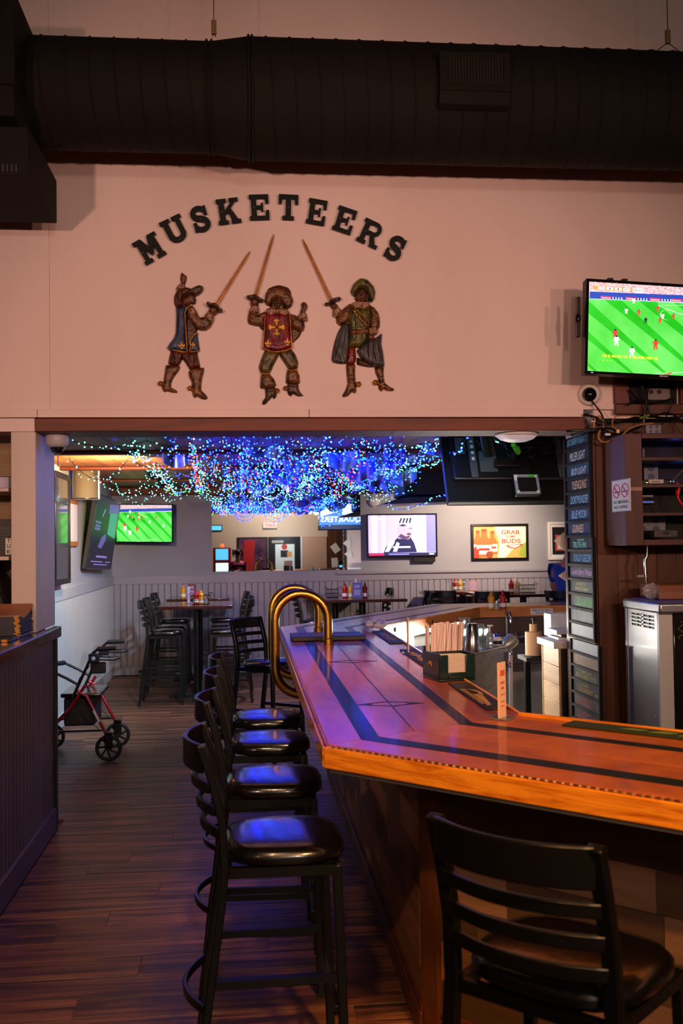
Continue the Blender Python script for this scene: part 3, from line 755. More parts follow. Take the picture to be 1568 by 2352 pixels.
a = tp(1050, 13.0); basket('black wire caddy on the narrow table under the beer poster', a, .19, .13, .12)
bottle('ketchup_bottle', 'red ketchup bottle in the caddy on the narrow wall table', (a[0]-.03, a[1], a[2]+.005), RED, RED, .17)
bottle('mustard_bottle', 'yellow mustard bottle in the caddy on the narrow wall table', (a[0]+.04, a[1], a[2]+.005), YEL, YEL, .16)
a = tp(1086, 13.0); card('small menu card on the narrow table right of its caddy', a, mat('card_pink', (190, 130, 130), .4), .09, .13)
a = tp(1200, 12.3); basket('black wire caddy on the table in front of the beer poster', (a[0]+.06, a[1], a[2]), .22, .13)
bottle('ketchup_bottle', 'red ketchup bottle on the table in front of the beer poster', (a[0]-.15, a[1]-.02, a[2]), RED, RED, .18, .034)
bottle('ranch_bottle', 'tall white bottle on the table in front of the beer poster', (a[0]-.085, a[1]+.03, a[2]), WHITE, WHITE, .24, .028)
bottle('mustard_bottle', 'pale yellow bottle on the table in front of the beer poster', (a[0]-.08, a[1]-.05, a[2]), mat('ranch_yellow', (230, 200, 120), .4), YEL, .17, .03)
ZB_ = ZT+.001
a = at(1128, 1398, z=ZB_); bottle('mustard_bottle', 'yellow mustard bottle on the far run of the bar', a, YEL, YEL, .165, .034)
a = at(1155, 1398, z=ZB_); bottle('ketchup_bottle', 'red ketchup bottle on the far run of the bar', a, RED, RED, .175, .034)
a = at(1141, 1399, z=ZB_); shaker('salt shaker between mustard and ketchup on the far run of the bar', a)

# ------------------------------------------------------------------ screens
def screen(name, label, c, ex, ey, w_, h, art, mats, bez=.014, dep=.05, lit=None, loc=None):
    """flat screen: ex, ey unit vectors of the picture, c its centre; art(q) draws layered flat shapes in 0..1 coordinates"""
    c, ex, ey = Vector(c), Vector(ex).normalized(), Vector(ey).normalized(); n = ex.cross(ey)
    o = thing(name, label, 'television', c)
    def bx(x0, y0, z0, x1, y1, z1): return B().prism(rect(x0, y0, x1, y1), c+n*z0, ex, ey, n*(z1-z0))
    build('housing', bx(-w_/2-bez, -h/2-bez, -dep, w_/2+bez, h/2+bez, -.003), BLKPL, o, bevel=.005)
    fr = B()
    for r4 in ((-w_/2-bez, -h/2-bez, -w_/2, h/2+bez), (w_/2, -h/2-bez, w_/2+bez, h/2+bez), (-w_/2, h/2, w_/2, h/2+bez), (-w_/2, -h/2-bez, w_/2, -h/2)):
        fr.prism(rect(*r4), c-n*.003, ex, ey, n*.008)
    build('bezel', fr, mat('gloss_black', (14, 13, 15), .12), o, smooth=0)
    q = B(); o0 = c-ex*w_/2-ey*h/2; lay = [0.0]
    def put(pts, mi=0):
        lay[0] += .00002; q.poly([(x*w_, y*h) for x, y in pts], o0+n*lay[0], ex, ey, mi)
    def txt(s, x0, y0, x1, y1, mi):
        lay[0] += .00002; write(q, s, o0+n*lay[0]+ex*(x0*w_)+ey*(y0*h), ex*((x1-x0)*w_), ey*((y1-y0)*h), mi)
    art(put, txt); build('picture', q, mats, o, smooth=0)
    return o, n
ES = 1.0
SM = [glow_noise('grass_a', (14, 172, 16), (34, 200, 40), ES, 5, (1, 1, 1), True), glow_noise('grass_b', (62, 206, 62), (104, 226, 104), ES, 4, (1, 1, 1), True), glow('stand_blue', (40, 74, 180), ES), glow('crowd_pale', (214, 190, 196), ES), glow('line_white', (240, 246, 240), 1.3),
      glow('kit_red', (220, 60, 60), ES), glow('kit_dark', (30, 34, 60), .8), glow('advert_pink', (216, 36, 110), ES), glow('caption_yellow', (240, 222, 60), 1.3), glow('crowd_red', (196, 90, 90), 1.0), glow('crowd_dark', (90, 84, 110), 1.0), glow('score_gold', (196, 150, 80), 1.2), glow('caption_green', (150, 222, 70), 1.0)]
def man(put, x, y, s, mi, hd=6, k=.5):
    def p(a): put([(x+u*s*k, y+v*s) for u, v in a], mi)
    p([(-.16, .42), (.16, .42), (.2, .86), (-.2, .86)]); p([(-.2, 0), (-.08, 0), (.02, .44), (-.15, .44)]); p([(.1, -.02), (.22, 0), (.15, .44), (0, .44)])
    p([(-.3, .5), (-.22, .5), (-.16, .84), (-.22, .84)]); p([(.24, .5), (.32, .55), (.23, .84), (.16, .84)]); put(disc(x, y+.95*s, .1*s*k, 8, .1*s), hd)
def clipx(P):
    for sg, lim in ((1, 1.0), (-1, 0.0)):
        Q = []
        for i in range(len(P)):
            a, b = P[i], P[(i+1) % len(P)]; ia, ib = sg*a[0] <= sg*lim, sg*b[0] <= sg*lim
            if ia: Q.append(a)
            if ia != ib: t = (lim-a[0])/(b[0]-a[0]); Q.append((lim, a[1]+(b[1]-a[1])*t))
        P = Q
        if len(P) < 3: return None
    return P
def soccer(full):
    def art(put, txt):
        put(rect(0, 0, 1, 1), 0)
        for k in range(-5, 6):
            a = k*.2-.02; P = clipx([(a, .82), (a+.1, .82), (a+.66, 0), (a+.48, 0)])
            if P: put(P, 1)
        put(rect(0, .82, 1, 1), 3); rr = random.Random(2)
        for k in range(900 if full else 60):
            x, y = rr.random(), rr.uniform(.89, .995); s = .006 if full else .014
            put(rect(x, y, min(1, x+s), y+s*.7), rr.choice((9, 10, 4, 9, 3)))
        put([(0, .80), (1, .84), (1, .92), (0, .88)], 2); put([(0, .795), (1, .835), (1, .84), (0, .80)], 4)
        if full:
            for x in (.06, .2, .335, .455, .58, .7, .82):
                y = .802+.04*x; put([(x, y), (x+.062, y+.003), (x+.062, y+.036), (x, y+.033)], 7); txt('Lenovo', x+.006, y+.008, x+.056, y+.029, 4)
                for j in range(4): put(rect(x+.068+j*.016, y+.004, x+.073+j*.016, y+.03), 4)
            put(rect(.02, .905, .235, .945), 11)
            for j, s in enumerate(('CIV', '1', '1', 'KOS')): put(rect(.045+j*.047, .91, .083+j*.047, .94), 4); txt(s, .052+j*.047+(.009 if len(s) == 1 else 0), .915, .076+j*.047-(.009 if len(s) == 1 else 0), .935, 6)
            put(rect(.245, .905, .295, .945), 4); txt('83:23', .25, .913, .29, .936, 6)
        put([(.38, .765), (.385, .765), (.56, .66), (.555, .655)], 4); put([(.38, .765), (.38, .77), (.7, .81), (.7, .805)], 4)
        pa = [(.445+.05*math.cos(t)*1.0, .668+.06*math.sin(t)) for t in [PI*.55+PI*.9*i/12 for i in range(13)]]
        put(pa+[(x*.985+.008, y*.985+.01) for x, y in reversed(pa)], 4)
        put([(.36, 0), (.38, 0), (.72, .08), (.72, .074)], 4)
        S = .064 if full else .085
        for x, y, mi in ((.245, .775, 4), (.205, .655, 4), (.275, .645, 5), (.315, .56, 6), (.38, .7, 5), (.41, .62, 4), (.395, .565, 5), (.47, .62, 5), (.145, .36, 5), (.152, .29, 4), (.372, .27, 5), (.24, .175, 4), (.6, .5, 4), (.72, .62, 5), (.85, .4, 4)):
            man(put, x, y, S*1.75 if y < .4 else S, mi, 6, .5 if full else .65)
        if full:
            put([(.415, .0), (.47, .03), (.455, .0)], 9)
            txt('HE IS MORE OF A MIDFIELDER HE', .075, .155, .385, .185, 8); txt('IS JUS', .075, .10, .128, .128, 12)
    return art
# the soccer screen high on the front wall: only its left part is in the picture
n0 = Vector((-.02, -1, -.02)).normalized(); TYW = 5.32
tl, bl = at(1352, 647, y=TYW), at(1348, 852, y=TYW-.01)
ey = (tl-bl); th = ey.length; ey.normalize(); ex = (X-ey*X.dot(ey)).normalized(); tw = 1.02
o, n = screen('wall_television', 'large flat television showing a soccer match with captions, high on the wall', bl+ex*tw/2+ey*th/2, ex, ey, tw, th, soccer(True), SM, .016, .06)
c = bl+ex*tw/2+ey*th/2
build('bracket', B().box((c.x-.25, TYW+.055, c.z-.12), (c.x+.25, TYW+.075, c.z+.12)).box((c.x-.04, TYW+.07, c.z-.05), (c.x+.04, YW-.02, c.z+.05)).box((c.x-.12, YW-.022, c.z-.12), (c.x+.12, YW, c.z+.12)), BLACK, o)
lf = bl-ex*.02+Y*.05
build('side_clip', B().box((lf.x-.018, lf.y-.01, lf.z+.2), (lf.x, lf.y+.03, lf.z+.34)).box((lf.x-.014, lf.y-.012, lf.z+.2), (lf.x+.002, lf.y+.02, lf.z+.42)).ball((lf.x-.01, lf.y, lf.z+.3), (.016, .02, .03)), BLACK, o)
q = B()
for k in (.12, .2): q.cbox(c-ex*tw/2+ex*(k*tw)+ey*(th/2+.022)+Y*.01, (.03, .03, .012))
build('sensor_clip', q, BLKPL, o)
q = B(); write(q, 'element', c+ex*(-.1)-ey*(th/2+.012)+n*.0056, ex*.05, ey*.01); build('maker_lettering', q, WHITE, o, smooth=0)
build('standby_lamp', B().poly(rect(0, 0, .012, .005), c-ex*(tw/2-.02)-ey*(th/2+.011)+n*.0056, ex, ey), glow('blue_led', (70, 80, 255), 6), o, smooth=0)

# soccer screen in the back corner
c = at(331, 1202, y=12.95); ex = Vector((.985, -.17, -.02)).normalized(); ey = (Z+ex*.03-Y*.06).normalized(); ey = (ey-ex*ey.dot(ex)).normalized()
o, n = screen('corner_television', 'television showing a soccer match in the back corner of the far room', c, ex, ey, .72, .47, soccer(False), SM, .014, .05)
build('bracket', B().cyl(c-n*.05, (c.x, YB, c.z), .025).box((c.x-.1, YB-.015, c.z-.1), (c.x+.1, YB, c.z+.1)), BLACK, o)
# tall dim screen on the left wall
DM = [glow('dim_navy', (24, 20, 44), .6), glow('dim_violet', (92, 80, 150), .8), glow('dim_lilac', (130, 120, 190), .9), glow('dim_green', (70, 150, 130), .8)]
def poster(put, txt):
    put(rect(0, 0, 1, 1), 0); put([(.62, .5), (.98, .46), (.98, .97), (.62, .93)], 3); put([(.55, .8), (.98, .84), (.98, .97), (.55, .93)], 1)
    put([(.3, .3), (.45, .28), (.6, .42), (.55, .5), (.4, .44)], 1); put([(.3, .72), (.33, .72), (.42, .84), (.38, .84)], 2)
    for y, x0, x1 in ((.62, .08, .3), (.57, .1, .28), (.53, .08, .3), (.17, .3, .75), (.155, .3, .75), (.09, .12, .6), (.09, .72, .94), (.05, .25, .8)): put(rect(x0, y, x1, y+.012 if y < .5 else y+.03), 2 if y < .5 else 1)
bn, bf, tn, tf = Vector((-1.70, 10.76, 1.44)), Vector((-1.645, 12.35, 1.43)), Vector((-1.565, 10.78, 2.25)), Vector((-1.53, 12.37, 2.24))
ey = ((tn+tf)-(bn+bf)).normalized(); ex = ((bf+tf)-(bn+tn)); wv = ex.length/2; ex = (ex-ey*ex.dot(ey)).normalized(); hv = ((tn-bn).length+(tf-bf).length)/2
o, n = screen('side_television', 'dark television leaning out from the left wall, seen at an angle', (bn+bf+tn+tf)/4, ex, ey, wv-.02, hv-.02, poster, DM, .012, .05)
c = (bn+bf+tn+tf)/4
build('bracket', B().box((XBL, c.y-.12, c.z-.15), (XBL+.02, c.y+.12, c.z+.15)).cyl((XBL+.01, c.y, c.z), c-n*.05, .03), BLACK, o)
# cyclist screen on the back wall
CM = [glow('tv_lilac', (190, 176, 250), 1.2, True), glow('tv_pale', (236, 232, 255), 1.2), glow('tv_navy', (34, 38, 84), .9), glow('tv_red', (216, 40, 90), 1.2), glow('tv_skin', (206, 170, 196), 1.0), glow('tv_blue', (120, 120, 240), 1.2), glow('tv_hair', (84, 66, 110), .9)]
def cyclist(put, txt):
    put(rect(0, 0, 1, 1), 0)
    for x, d in ((.05, .08), (.2, .05), (.68, .06), (.86, .14)): put(rect(x, .08, x+d, 1), 1 if d != .14 else 5)
    put([(.22, .07), (.25, .2), (.33, .33), (.42, .42), (.46, .5), (.62, .46), (.68, .3), (.72, .08)], 2)
    put([(.24, .1), (.31, .32), (.4, .44), (.38, .3), (.3, .1)], 1); put([(.36, .1), (.42, .34), (.46, .3), (.42, .1)], 1)
    put([(.44, .42), (.6, .4), (.66, .55), (.67, .75), (.44, .78), (.42, .6)], 4)
    put([(.44, .46), (.52, .4), (.6, .42), (.62, .5), (.56, .47), (.48, .54)], 6)
    put(disc(.6, .53, .035, 10, .03), 6); put(rect(.6, .66, .65, .68), 6)
    put([(.42, .72), (.43, .88), (.5, .97), (.6, .98), (.68, .9), (.69, .76), (.62, .68), (.55, .74)], 1)
    for k in range(4): put([(.45+.05*k, .8), (.475+.05*k, .8), (.51+.045*k, .93), (.48+.045*k, .93)], 2)
    put([(.44, .75), (.5, .72), (.58, .74), (.52, .78)], 2)
    put(rect(.0, 0, 1, .07), 2); put(rect(.01, .012, .23, .06), 3); put(rect(.3, .02, .6, .05), 5); put(rect(.9, .02, .97, .05), 1); put(rect(.05, .9, .22, .93), 1)
    put(rect(.36, .19, .62, .23), 1)
a, b = at(845, 1184, y=YB-.07), at(1001, 1275, y=YB-.07)
o, n = screen('back_television', 'television on the back wall showing a cyclist in a white helmet', (a+b)/2, X, Z, b.x-a.x, a.z-b.z, cyclist, CM, .02, .055)
c = (a+b)/2; build('wall_plate', B().box((c.x-.2, YB-.02, c.z-.15), (c.x+.2, YB, c.z+.15)), BLACK, o)
build('shelf_box', B().box((c.x+.15, YB-.06, b.z-.09), (c.x+.45, YB-.001, b.z-.03)), BLKPL, o, label='small black box under the screen')
# beer television hanging behind the beam with its back to the camera
tb_, tt = at(1026, 1158, y=6.95), at(994, 1000, y=7.2)
ey = Vector((0, .44, .9)).normalized(); ex = -X; zc = tb_.z
c = Vector((tb_.x+.62, 6.95, tb_.z))+ey*.36
QM = [glow('ad_blue', (60, 130, 210), 1.3, True), glow('ad_white', (236, 244, 255), 2.0, True), glow('ad_navy', (14, 40, 90), .8)]
def adv(put, txt):
    put(rect(0, 0, 1, 1), 0); put(rect(0, 0, 1, .14), 2); put([(.0, .2), (.3, .16), (.3, .6), (0, .62)], 1); put([(.36, .45), (.62, .45), (.62, .98), (.36, .98)], 1); put([(.7, .55), (.98, .4), (.98, .98), (.66, .98)], 1)
    txt('QUARTERS', .3, .2, .98, .4, 1)
o, n = screen('hanging_television', 'large television hung from the ceiling, its black back with cables towards the camera', c, ex, ey, 1.2, .70, adv, QM, .02, .05)
nb = -n
build('back_cover', B().prism([(-.57, -.21), (.57, -.21), (.57, .32), (-.57, .32)], c+nb*.05, -ex, ey, nb*.035), mat('tv_back', (20, 22, 27), .35), o, bevel=.015)
for k in range(4): build('vent_rib', B().prism(rect(-.56, -.245+k*.012, .58, -.24+k*.012), c+nb*.05, -ex, ey, nb*.004), BLKPL, o, smooth=0)
MG = mat('mount_grey', (70, 78, 84), .4)
for nm, r4, th_ in (('mount_rail', (-.44, -.2, -.39, .28), .02), ('service_hatch', (-.37, -.15, -.24, .02), .012), ('mount_rail', (.2, -.2, .25, .28), .02), ('label_plate', (-.53, .0, -.46, .14), .002)): build(nm, B().prism(rect(*r4), c+nb*.085, -ex, ey, nb*th_), MG, o, bevel=.004)
for k in range(4): build('rail_slot', B().prism(rect(-.425, -.06+k*.05, -.405, -.035+k*.05), c+nb*.105, -ex, ey, nb*.001), WHITE, o, smooth=0)
build('ceiling_arm', B().cyl(c+nb*.06+ey*.1, (c.x, (c+nb*.06+ey*.1).y, ZC), .03), BLACK, o)
med = c+ex*.065-ey*.285+nb*.13
bx = thing('media_box', 'silver-rimmed black media box hanging from the back of the television', 'media box', med)
build('case', B().prism(rect(-.088, -.078, .088, .078), med-nb*.03, -ex, ey, nb*.045), BLKPL, bx, bevel=.006)
for r4 in ((-.088, -.078, .088, -.06), (-.088, .056, .088, .078), (-.088, -.06, -.066, .056), (.07, -.06, .088, .056)): build('rim', B().prism(rect(*r4), med+nb*.015, -ex, ey, nb*.004), mat('silver_plastic', (150, 158, 170), .35), bx, smooth=0)
for sx in (-1, 1):
    for sy in (-1, 1): build('foot', B().lathe([(.011, 0), (.011, .006), (.006, .008)], med-ex*sx*.07+ey*sy*.062+nb*.019, 10, nb), WHITE, bx)
build('sticker', B().prism(rect(.02, .057, .058, .078), med+nb*.0192, -ex, ey, nb*.001), mat('green_sticker', (70, 190, 40), .5), bx, smooth=0)
build('sticker', B().prism(rect(-.086, .03, -.068, .075), med+nb*.0192, -ex, ey, nb*.001), WHITE, bx, smooth=0)
adp = c-ex*(-.19)-ey*.1+nb*.112
a = single('power_adapter', B().prism(rect(-.08, -.03, .1, .03), adp-nb*.01, -ex, ey, nb*.04), BLKPL, 'black power adapter with a red lamp on the back of the hanging television', 'adapter', bevel=.006)
rr = random.Random(11); CBL = mat('cable_black', (18, 18, 20), .35)
def cablepath(p0, p1, sag, k, jit=.05):
    P = []
    for i in range(k+1):
        f = i/k; p = Vector(p0).lerp(Vector(p1), f)-Z*(sag*math.sin(PI*f)); j = jit*math.sin(PI*f)
        P.append(p+Vector((rr.uniform(-j, j), rr.uniform(-j, j)*.5, rr.uniform(-j, j))))
    # smooth
    for _ in range(2): P = [P[0]]+[(P[i-1]+P[i]*2+P[i+1])/4 for i in range(1, k)]+[P[-1]]
    return P
for k in range(11):
    p0 = c-ex*rr.uniform(-.28, .12)+ey*rr.uniform(.1, .3)+nb*.13; p1 = c-ex*rr.uniform(-.22, .1)+ey*rr.uniform(-.16, .12)+nb*.13
    single('cable', B().tube(cablepath(p0, p1, .06, 14, .09), .0045, 6), CBL, 'black cable tangled on the back of the hanging television, strand '+'one two three four five six seven eight nine ten eleven'.split()[k], 'cable', 'cables on the back of the hanging television', smooth=60)
for x, y, r in ((.05, .13, .08), (.12, .05, .09), (-.24, .03, .08), (-.43, .06, .07)):
    single('cable', B().tube([c-ex*(x+r*math.cos(t))+ey*(y+r*.7*math.sin(t))+nb*(.115+.01*math.sin(3*t)) for t in [2*PI*i/20 for i in range(20)]], .0045, 6, True), CBL, 'coiled black cable behind the hanging television, '+{.05: 'above the media box', .12: 'by the beer board', -.24: 'below the ribbon', -.43: 'beside the mount rail'}[x], 'cable', 'cables on the back of the hanging television', smooth=60)
p = c-ex*(-.1)-ey*.01+nb*.16; q = B()
for k in range(6): q.ball(p+Vector((rr.uniform(-.03, .03), 0, rr.uniform(-.04, .04))), .02, 8, 5)
single('ribbon', q, mat('ribbon_green', (110, 235, 30), .4), 'bright green ribbon tied among the television cables', 'ribbon')
# ------------------------------------------------------------------ duct
DY = 5.2
def zc_(v0, v1, u): 
    a, b = at(u, v0, y=DY), at(u, v1, y=DY); return (a.z+b.z)/2, (a.z-b.z)/2
zl, rl = zc_(101, 344, 300); zr, rr_ = zc_(97, 362, 600)
rl *= .985; rr_ *= .985; zm = (zl+zr)/2
xs = at(488, 220, y=DY).x; xe = at(571, 220, y=DY).x
duct = thing('air_duct', 'big round black spiral air duct hung high along the wall', 'air duct', (0, DY, zm-.3))
def ring(x, r, w_=.012, h=.006): return B().lathe([(r, -w_/2), (r+h, -w_/4), (r+h, w_/4), (r, w_/2)], (x, DY, zm), 40, X)
build('duct_section', B().lathe([(rl, 0), (rl, xs+2.6)], (-2.6, DY, zm), 48, X), MATTE, duct)
build('duct_reducer', B().lathe([(rl, 0), (rr_, xe-xs)], (xs, DY, zm), 48, X), MATTE, duct)
build('duct_section', B().lathe([(rr_, 0), (rr_, 3.6)], (xe, DY, zm), 48, X), MATTE, duct)
for x, r in ((xs, rl), (xs-.025, rl), (xe, rr_), (xe+.018, rr_)): build('seam_ring', ring(x, r, .016, .01), MATTE, duct)
def helix(x0, x1, r, pitch):
    P = []; k = int((x1-x0)/pitch*28)
    for i in range(k+1):
        t = i/28*2*PI; P.append((x0+pitch*i/28, DY+r*math.cos(t), zm+r*math.sin(t)))
    return B().tube(P, .006, 5)
build('spiral_seam', helix(xe+.05, 3.9, rr_, .121), MATTE, duct)
build('spiral_seam', helix(-2.5, xs-.06, rl, .121), MATTE, duct)
# register box on the duct
a, b = at(1008, 118, y=4.86), at(1172, 212, y=4.86)
q = B().box((a.x, 4.87, b.z), (b.x, DY-.1, b.z+.001))
rg = build('register_box', B().prism([(0, 0), (.02, -.06), (.32, -.12), (.32, a.z-b.z+.02), (0, a.z-b.z)], (a.x, 4.86, b.z), Y, Z, X*(b.x-a.x)), MATTE, duct, bevel=.004)
w_, h = b.x-a.x, a.z-b.z
q = B()
for r4 in ((0, 0, w_, .03), (0, h-.03, w_, h), (0, .03, .035, h-.03), (w_-.035, .03, w_, h-.03)): q.prism(rect(*r4), (a.x, 4.86, b.z), X, Z, -Y*.008)
build('register_frame', q, MATTE, duct, bevel=.002)
lou = mesh_of(B().box((-.002, -.012, 0), (.002, .0, h-.06)), mat('louvre', (52, 46, 42), .5))
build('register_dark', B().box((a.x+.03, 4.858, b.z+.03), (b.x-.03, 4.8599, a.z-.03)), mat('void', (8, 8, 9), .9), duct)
for k in range(18): piece('louvre', lou, duct, Vector((a.x+.05+k*(w_-.1)/17, 4.858, b.z+.03))-Vector(duct.location), (0, 0, .4))
# hangers
def hanger(u, vt, vb, label, spread):
    t, k, m = at(u, vb-2, y=DY-.22), at(u, vt, y=DY-.22), at(u, vt+26, y=DY-.22)
    o = thing('duct_hanger', label, 'hanger', (t.x, t.y, t.z))
    build('wire', B().cyl((k.x, k.y, 5.45), k, .0022, n=6), BLACK, o)
    build('grip', B().cbox((k+m)/2, (.026, .02, abs(k.z-m.z)+.012)), mat('hanger_brass', (110, 96, 60), .4), o, bevel=.003)
    for d in spread: build('sling', B().tube([m, (m.x+d, DY-.22+.05, zm+rr_*.8)], .0022, 6), BLACK, o)
hanger(491, 50, 108, 'thin wire hanger with a grip holding the duct at its reducer', (-.008, .008))
hanger(1533, 72, 128, 'thin wire hanger with a grip at the right of the duct', (-.05, .1))
# boxes at the left end of the duct
pl = at(50, 50, y=4.85); p2 = at(66, 405, y=4.75); p3 = at(42, 225, y=4.8)
e = duct
build('upper_box', B().box((-2.7, 4.7, at(40, 225, y=4.85).z), (pl.x, 5.5, at(40, 16, y=4.85).z)), MATTE, e, bevel=.006)
build('middle_box', B().box((-2.7, 4.72, at(40, 292, y=4.85).z), (p3.x, 5.5, at(40, 222, y=4.85).z)), MATTE, e, bevel=.006)
zz = at(60, 404, y=4.75).z
build('lower_box', B().box((-2.7, 4.75, zz), (p2.x, 5.45, at(40, 290, y=4.75).z)), MATTE, e, bevel=.006)
for k in range(12): build('grille_blade', B().box((p2.x-.06-k*.02, 4.742, zz+.015), (p2.x-.052-k*.02, 4.75, zz+.05)), mat('louvre', (52, 46, 42), .5), e)

# ------------------------------------------------------------------ the slab letters
LB = mat('letter_black', (11, 10, 10), .6, spec=.3)
def S_ribbon(th=.24):
    P = []
    for i in range(13): a = math.radians(20+ (270-20)*i/12); P.append((.5+.27*math.cos(a), .72+.20*math.sin(a)))
    for i in range(1, 13): a = math.radians(90-(270-20)*i/12); P.append((.5+.28*math.cos(a), .285+.205*math.sin(a)))
    L, R = [], []
    for i in range(len(P)):
        a = P[max(0, i-1)]; b = P[min(len(P)-1, i+1)]; dx, dy = b[0]-a[0], b[1]-a[1]; l = math.hypot(dx, dy)
        t = th/2*(1.0 if 6 < i < 18 else .85); L.append((P[i][0]-dy/l*t, P[i][1]+dx/l*t)); R.append((P[i][0]+dy/l*t, P[i][1]-dx/l*t))
    return [L+R[::-1], [(.70, .63), (.86, .6), (.86, .98), (.76, .98), (.7, .86)], [(.14, .02), (.24, .02), (.3, .16), (.3, .38), (.14, .4)]]
def bow(x0, y0, x1, y1, t):  # D-shaped bow for R
    cy = (y0+y1)/2; r = (y1-y0)/2; o = [(x0, y1)]+[(x1-r+r*math.cos(a), cy+r*math.sin(a)) for a in [PI/2-PI*i/10 for i in range(11)]]+[(x0, y0)]
    n = [(x0, y0+t)]+[(x1-r+(r-t)*math.cos(a), cy+(r-t)*math.sin(a)) for a in [-PI/2+PI*i/10 for i in range(11)]]+[(x0, y1-t)]
    return o+n
GLY = {
 'M': [rect(.06, .0, .40, .15), rect(.60, 0, .94, .15), rect(.02, .85, .34, 1), rect(.66, .85, .98, 1), rect(.13, .1, .31, .9), rect(.69, .1, .88, .9), [(.14, 1), (.36, 1), (.56, .42), (.46, .22)], [(.86, 1), (.64, 1), (.44, .42), (.54, .22)]],
 'U': [rect(.04, .85, .46, 1), rect(.56, .85, .96, 1), [(.13, .9), (.36, .9), (.36, .34), (.40, .24), (.5, .2), (.5, 0), (.36, .02), (.22, .1), (.14, .24), (.13, .36)], [(.86, .9), (.66, .9), (.66, .34), (.62, .24), (.5, .2), (.5, 0), (.64, .02), (.78, .1), (.86, .24), (.86, .36)]],
 'S': S_ribbon(),
 'K': [rect(.04, 0, .46, .15), rect(.58, 0, .98, .15), rect(.04, .85, .46, 1), rect(.58, .85, .96, 1), rect(.12, .1, .36, .9), [(.36, .52), (.70, .9), (.88, .9), (.36, .34)], [(.44, .56), (.58, .66), (.90, .1), (.64, .1)]],
 'E': [rect(.12, .1, .36, .9), rect(.04, 0, .92, .16), rect(.04, .84, .92, 1), rect(.3, .43, .62, .57), rect(.56, .33, .66, .67), [(.92, .05), (.92, .38), (.78, .38), (.74, .1)], [(.92, .95), (.92, .64), (.78, .64), (.74, .9)]],
 'T': [rect(.38, .1, .62, .95), rect(.24, 0, .76, .15), rect(.06, .84, .94, 1), [(.06, .95), (.06, .62), (.19, .62), (.24, .9)], [(.94, .95), (.94, .62), (.81, .62), (.76, .9)]],
 'R': [rect(.04, 0, .44, .15), rect(.12, .1, .34, .9), rect(.04, .85, .4, 1), bow(.3, .42, .88, 1, .16), [(.46, .5), (.66, .5), (.84, .14), (.84, .1), (.62, .1)], rect(.62, 0, .98, .15)],
}
WORD = [('M', 344, 572, -31, 60), ('U', 402, 529, -27, 56), ('S', 460, 504, -16, 50), ('K', 524, 486, -8, 54), ('E', 596, 477, -3, 50), ('T', 662, 477, 2, 50), ('E', 728, 488, 9, 48), ('E', 792, 507, 18, 50), ('R', 851, 537, 25, 54), ('S', 907, 571, 27, 48)]
seen = {}
NAME = {'M': 'first letter of the arched sign', 'U': 'second letter of the arched sign', 'K': 'fourth letter of the arched sign', 'T': 'at the top of the arched sign', 'R': 'last but one of the arched sign'}
for ch, u, v, ang, wpx in WORD:
    c = at(u, v, y=YW-.02); s = 5.68/F; h = 58*s*1.02; w_ = wpx*s*1.02; a = math.radians(-ang)
    ex = Vector((math.cos(a), 0, math.sin(a))); ey = Vector((-math.sin(a), 0, math.cos(a))); o0 = c-ex*w_/2-ey*h/2
    seen[ch] = seen.get(ch, 0)+1
    d = NAME.get(ch) or {'S1': 'third, after U', 'S2': 'last in the arched sign', 'E1': 'first E of the arched sign, after K', 'E2': 'second E of the arched sign, after T', 'E3': 'third E of the arched sign, before R'}[ch+str(seen[ch])]
    o = thing('sign_letter', 'black slab-serif letter %s on the pink wall, %s' % (ch, d), 'letter', c, 0, 'letters of the arched wall sign')
    q = B()
    for k, pts in enumerate(GLY[ch]): q.prism([(x*w_, y*h) for x, y in pts], o0+Y*(.0002*k), ex, ey, -Y*.012)
    lb = build('letter_body', q, LB, o, smooth=0)
    sp = {'M': (.2, .5), 'U': (.5, .1), 'S': (.5, .5), 'K': (.24, .5), 'E': (.24, .52), 'T': (.5, .5), 'R': (.24, .5)}[ch]
    p = o0+ex*sp[0]*w_+ey*sp[1]*h-Y*.0118
    build('screw', B().lathe([(.006, 0), (.006, .002), (.004, .003)], p, 10, -Y), mat('screw_grey', (60, 56, 54), .4, .6), lb)
    # stand-off pegs keep the letter just off the wall
    build('peg', B().cyl(p+Y*.011, (p.x, YW+.001, p.z), .004, n=6), LB, o)

# ------------------------------------------------------------------ three relief musketeers
def pix2(x, y, ox, oy, sc): 
    p = at(ox+x/sc, oy+y/sc, y=YW-.004); return (p.x, p.z)
BRN = mat('plaque_brown', (40, 22, 13), .34, noise=(34, (126, 74, 34)), bump=(70, .4))
DBR = mat('plaque_dark_brown', (26, 16, 12), .36, noise=(30, (84, 48, 26)), bump=(75, .5))
BLU = mat('plaque_blue', (26, 32, 52), .34, noise=(16, (62, 78, 116), (3, 1, .6)), bump=(26, .9, (3, 1, .5)))
CRM = mat('plaque_crimson', (52, 10, 16), .34, noise=(14, (132, 22, 42), (3, 1, .6)), bump=(22, .9, (3, 1, .5)))
GRN = mat('plaque_green', (36, 34, 14), .3, noise=(18, (96, 92, 36), (3, 1, .8)), bump=(28, .9, (3, 1, .6)))
GRY = mat('plaque_cape', (28, 26, 30), .34, noise=(18, (82, 76, 80), (3, 1, .5)), bump=(24, 1, (4, 1, .4)))
OLV = mat('plaque_olive', (38, 28, 14), .36, noise=(20, (104, 82, 36), (2, 1, .8)), bump=(40, .5))
LAC = mat('plaque_lace', (84, 52, 36), .4, noise=(70, (190, 146, 116)), bump=(80, 1))
SKN = mat('plaque_skin', (50, 26, 16), .38, noise=(40, (112, 64, 38)), bump=(80, .5))
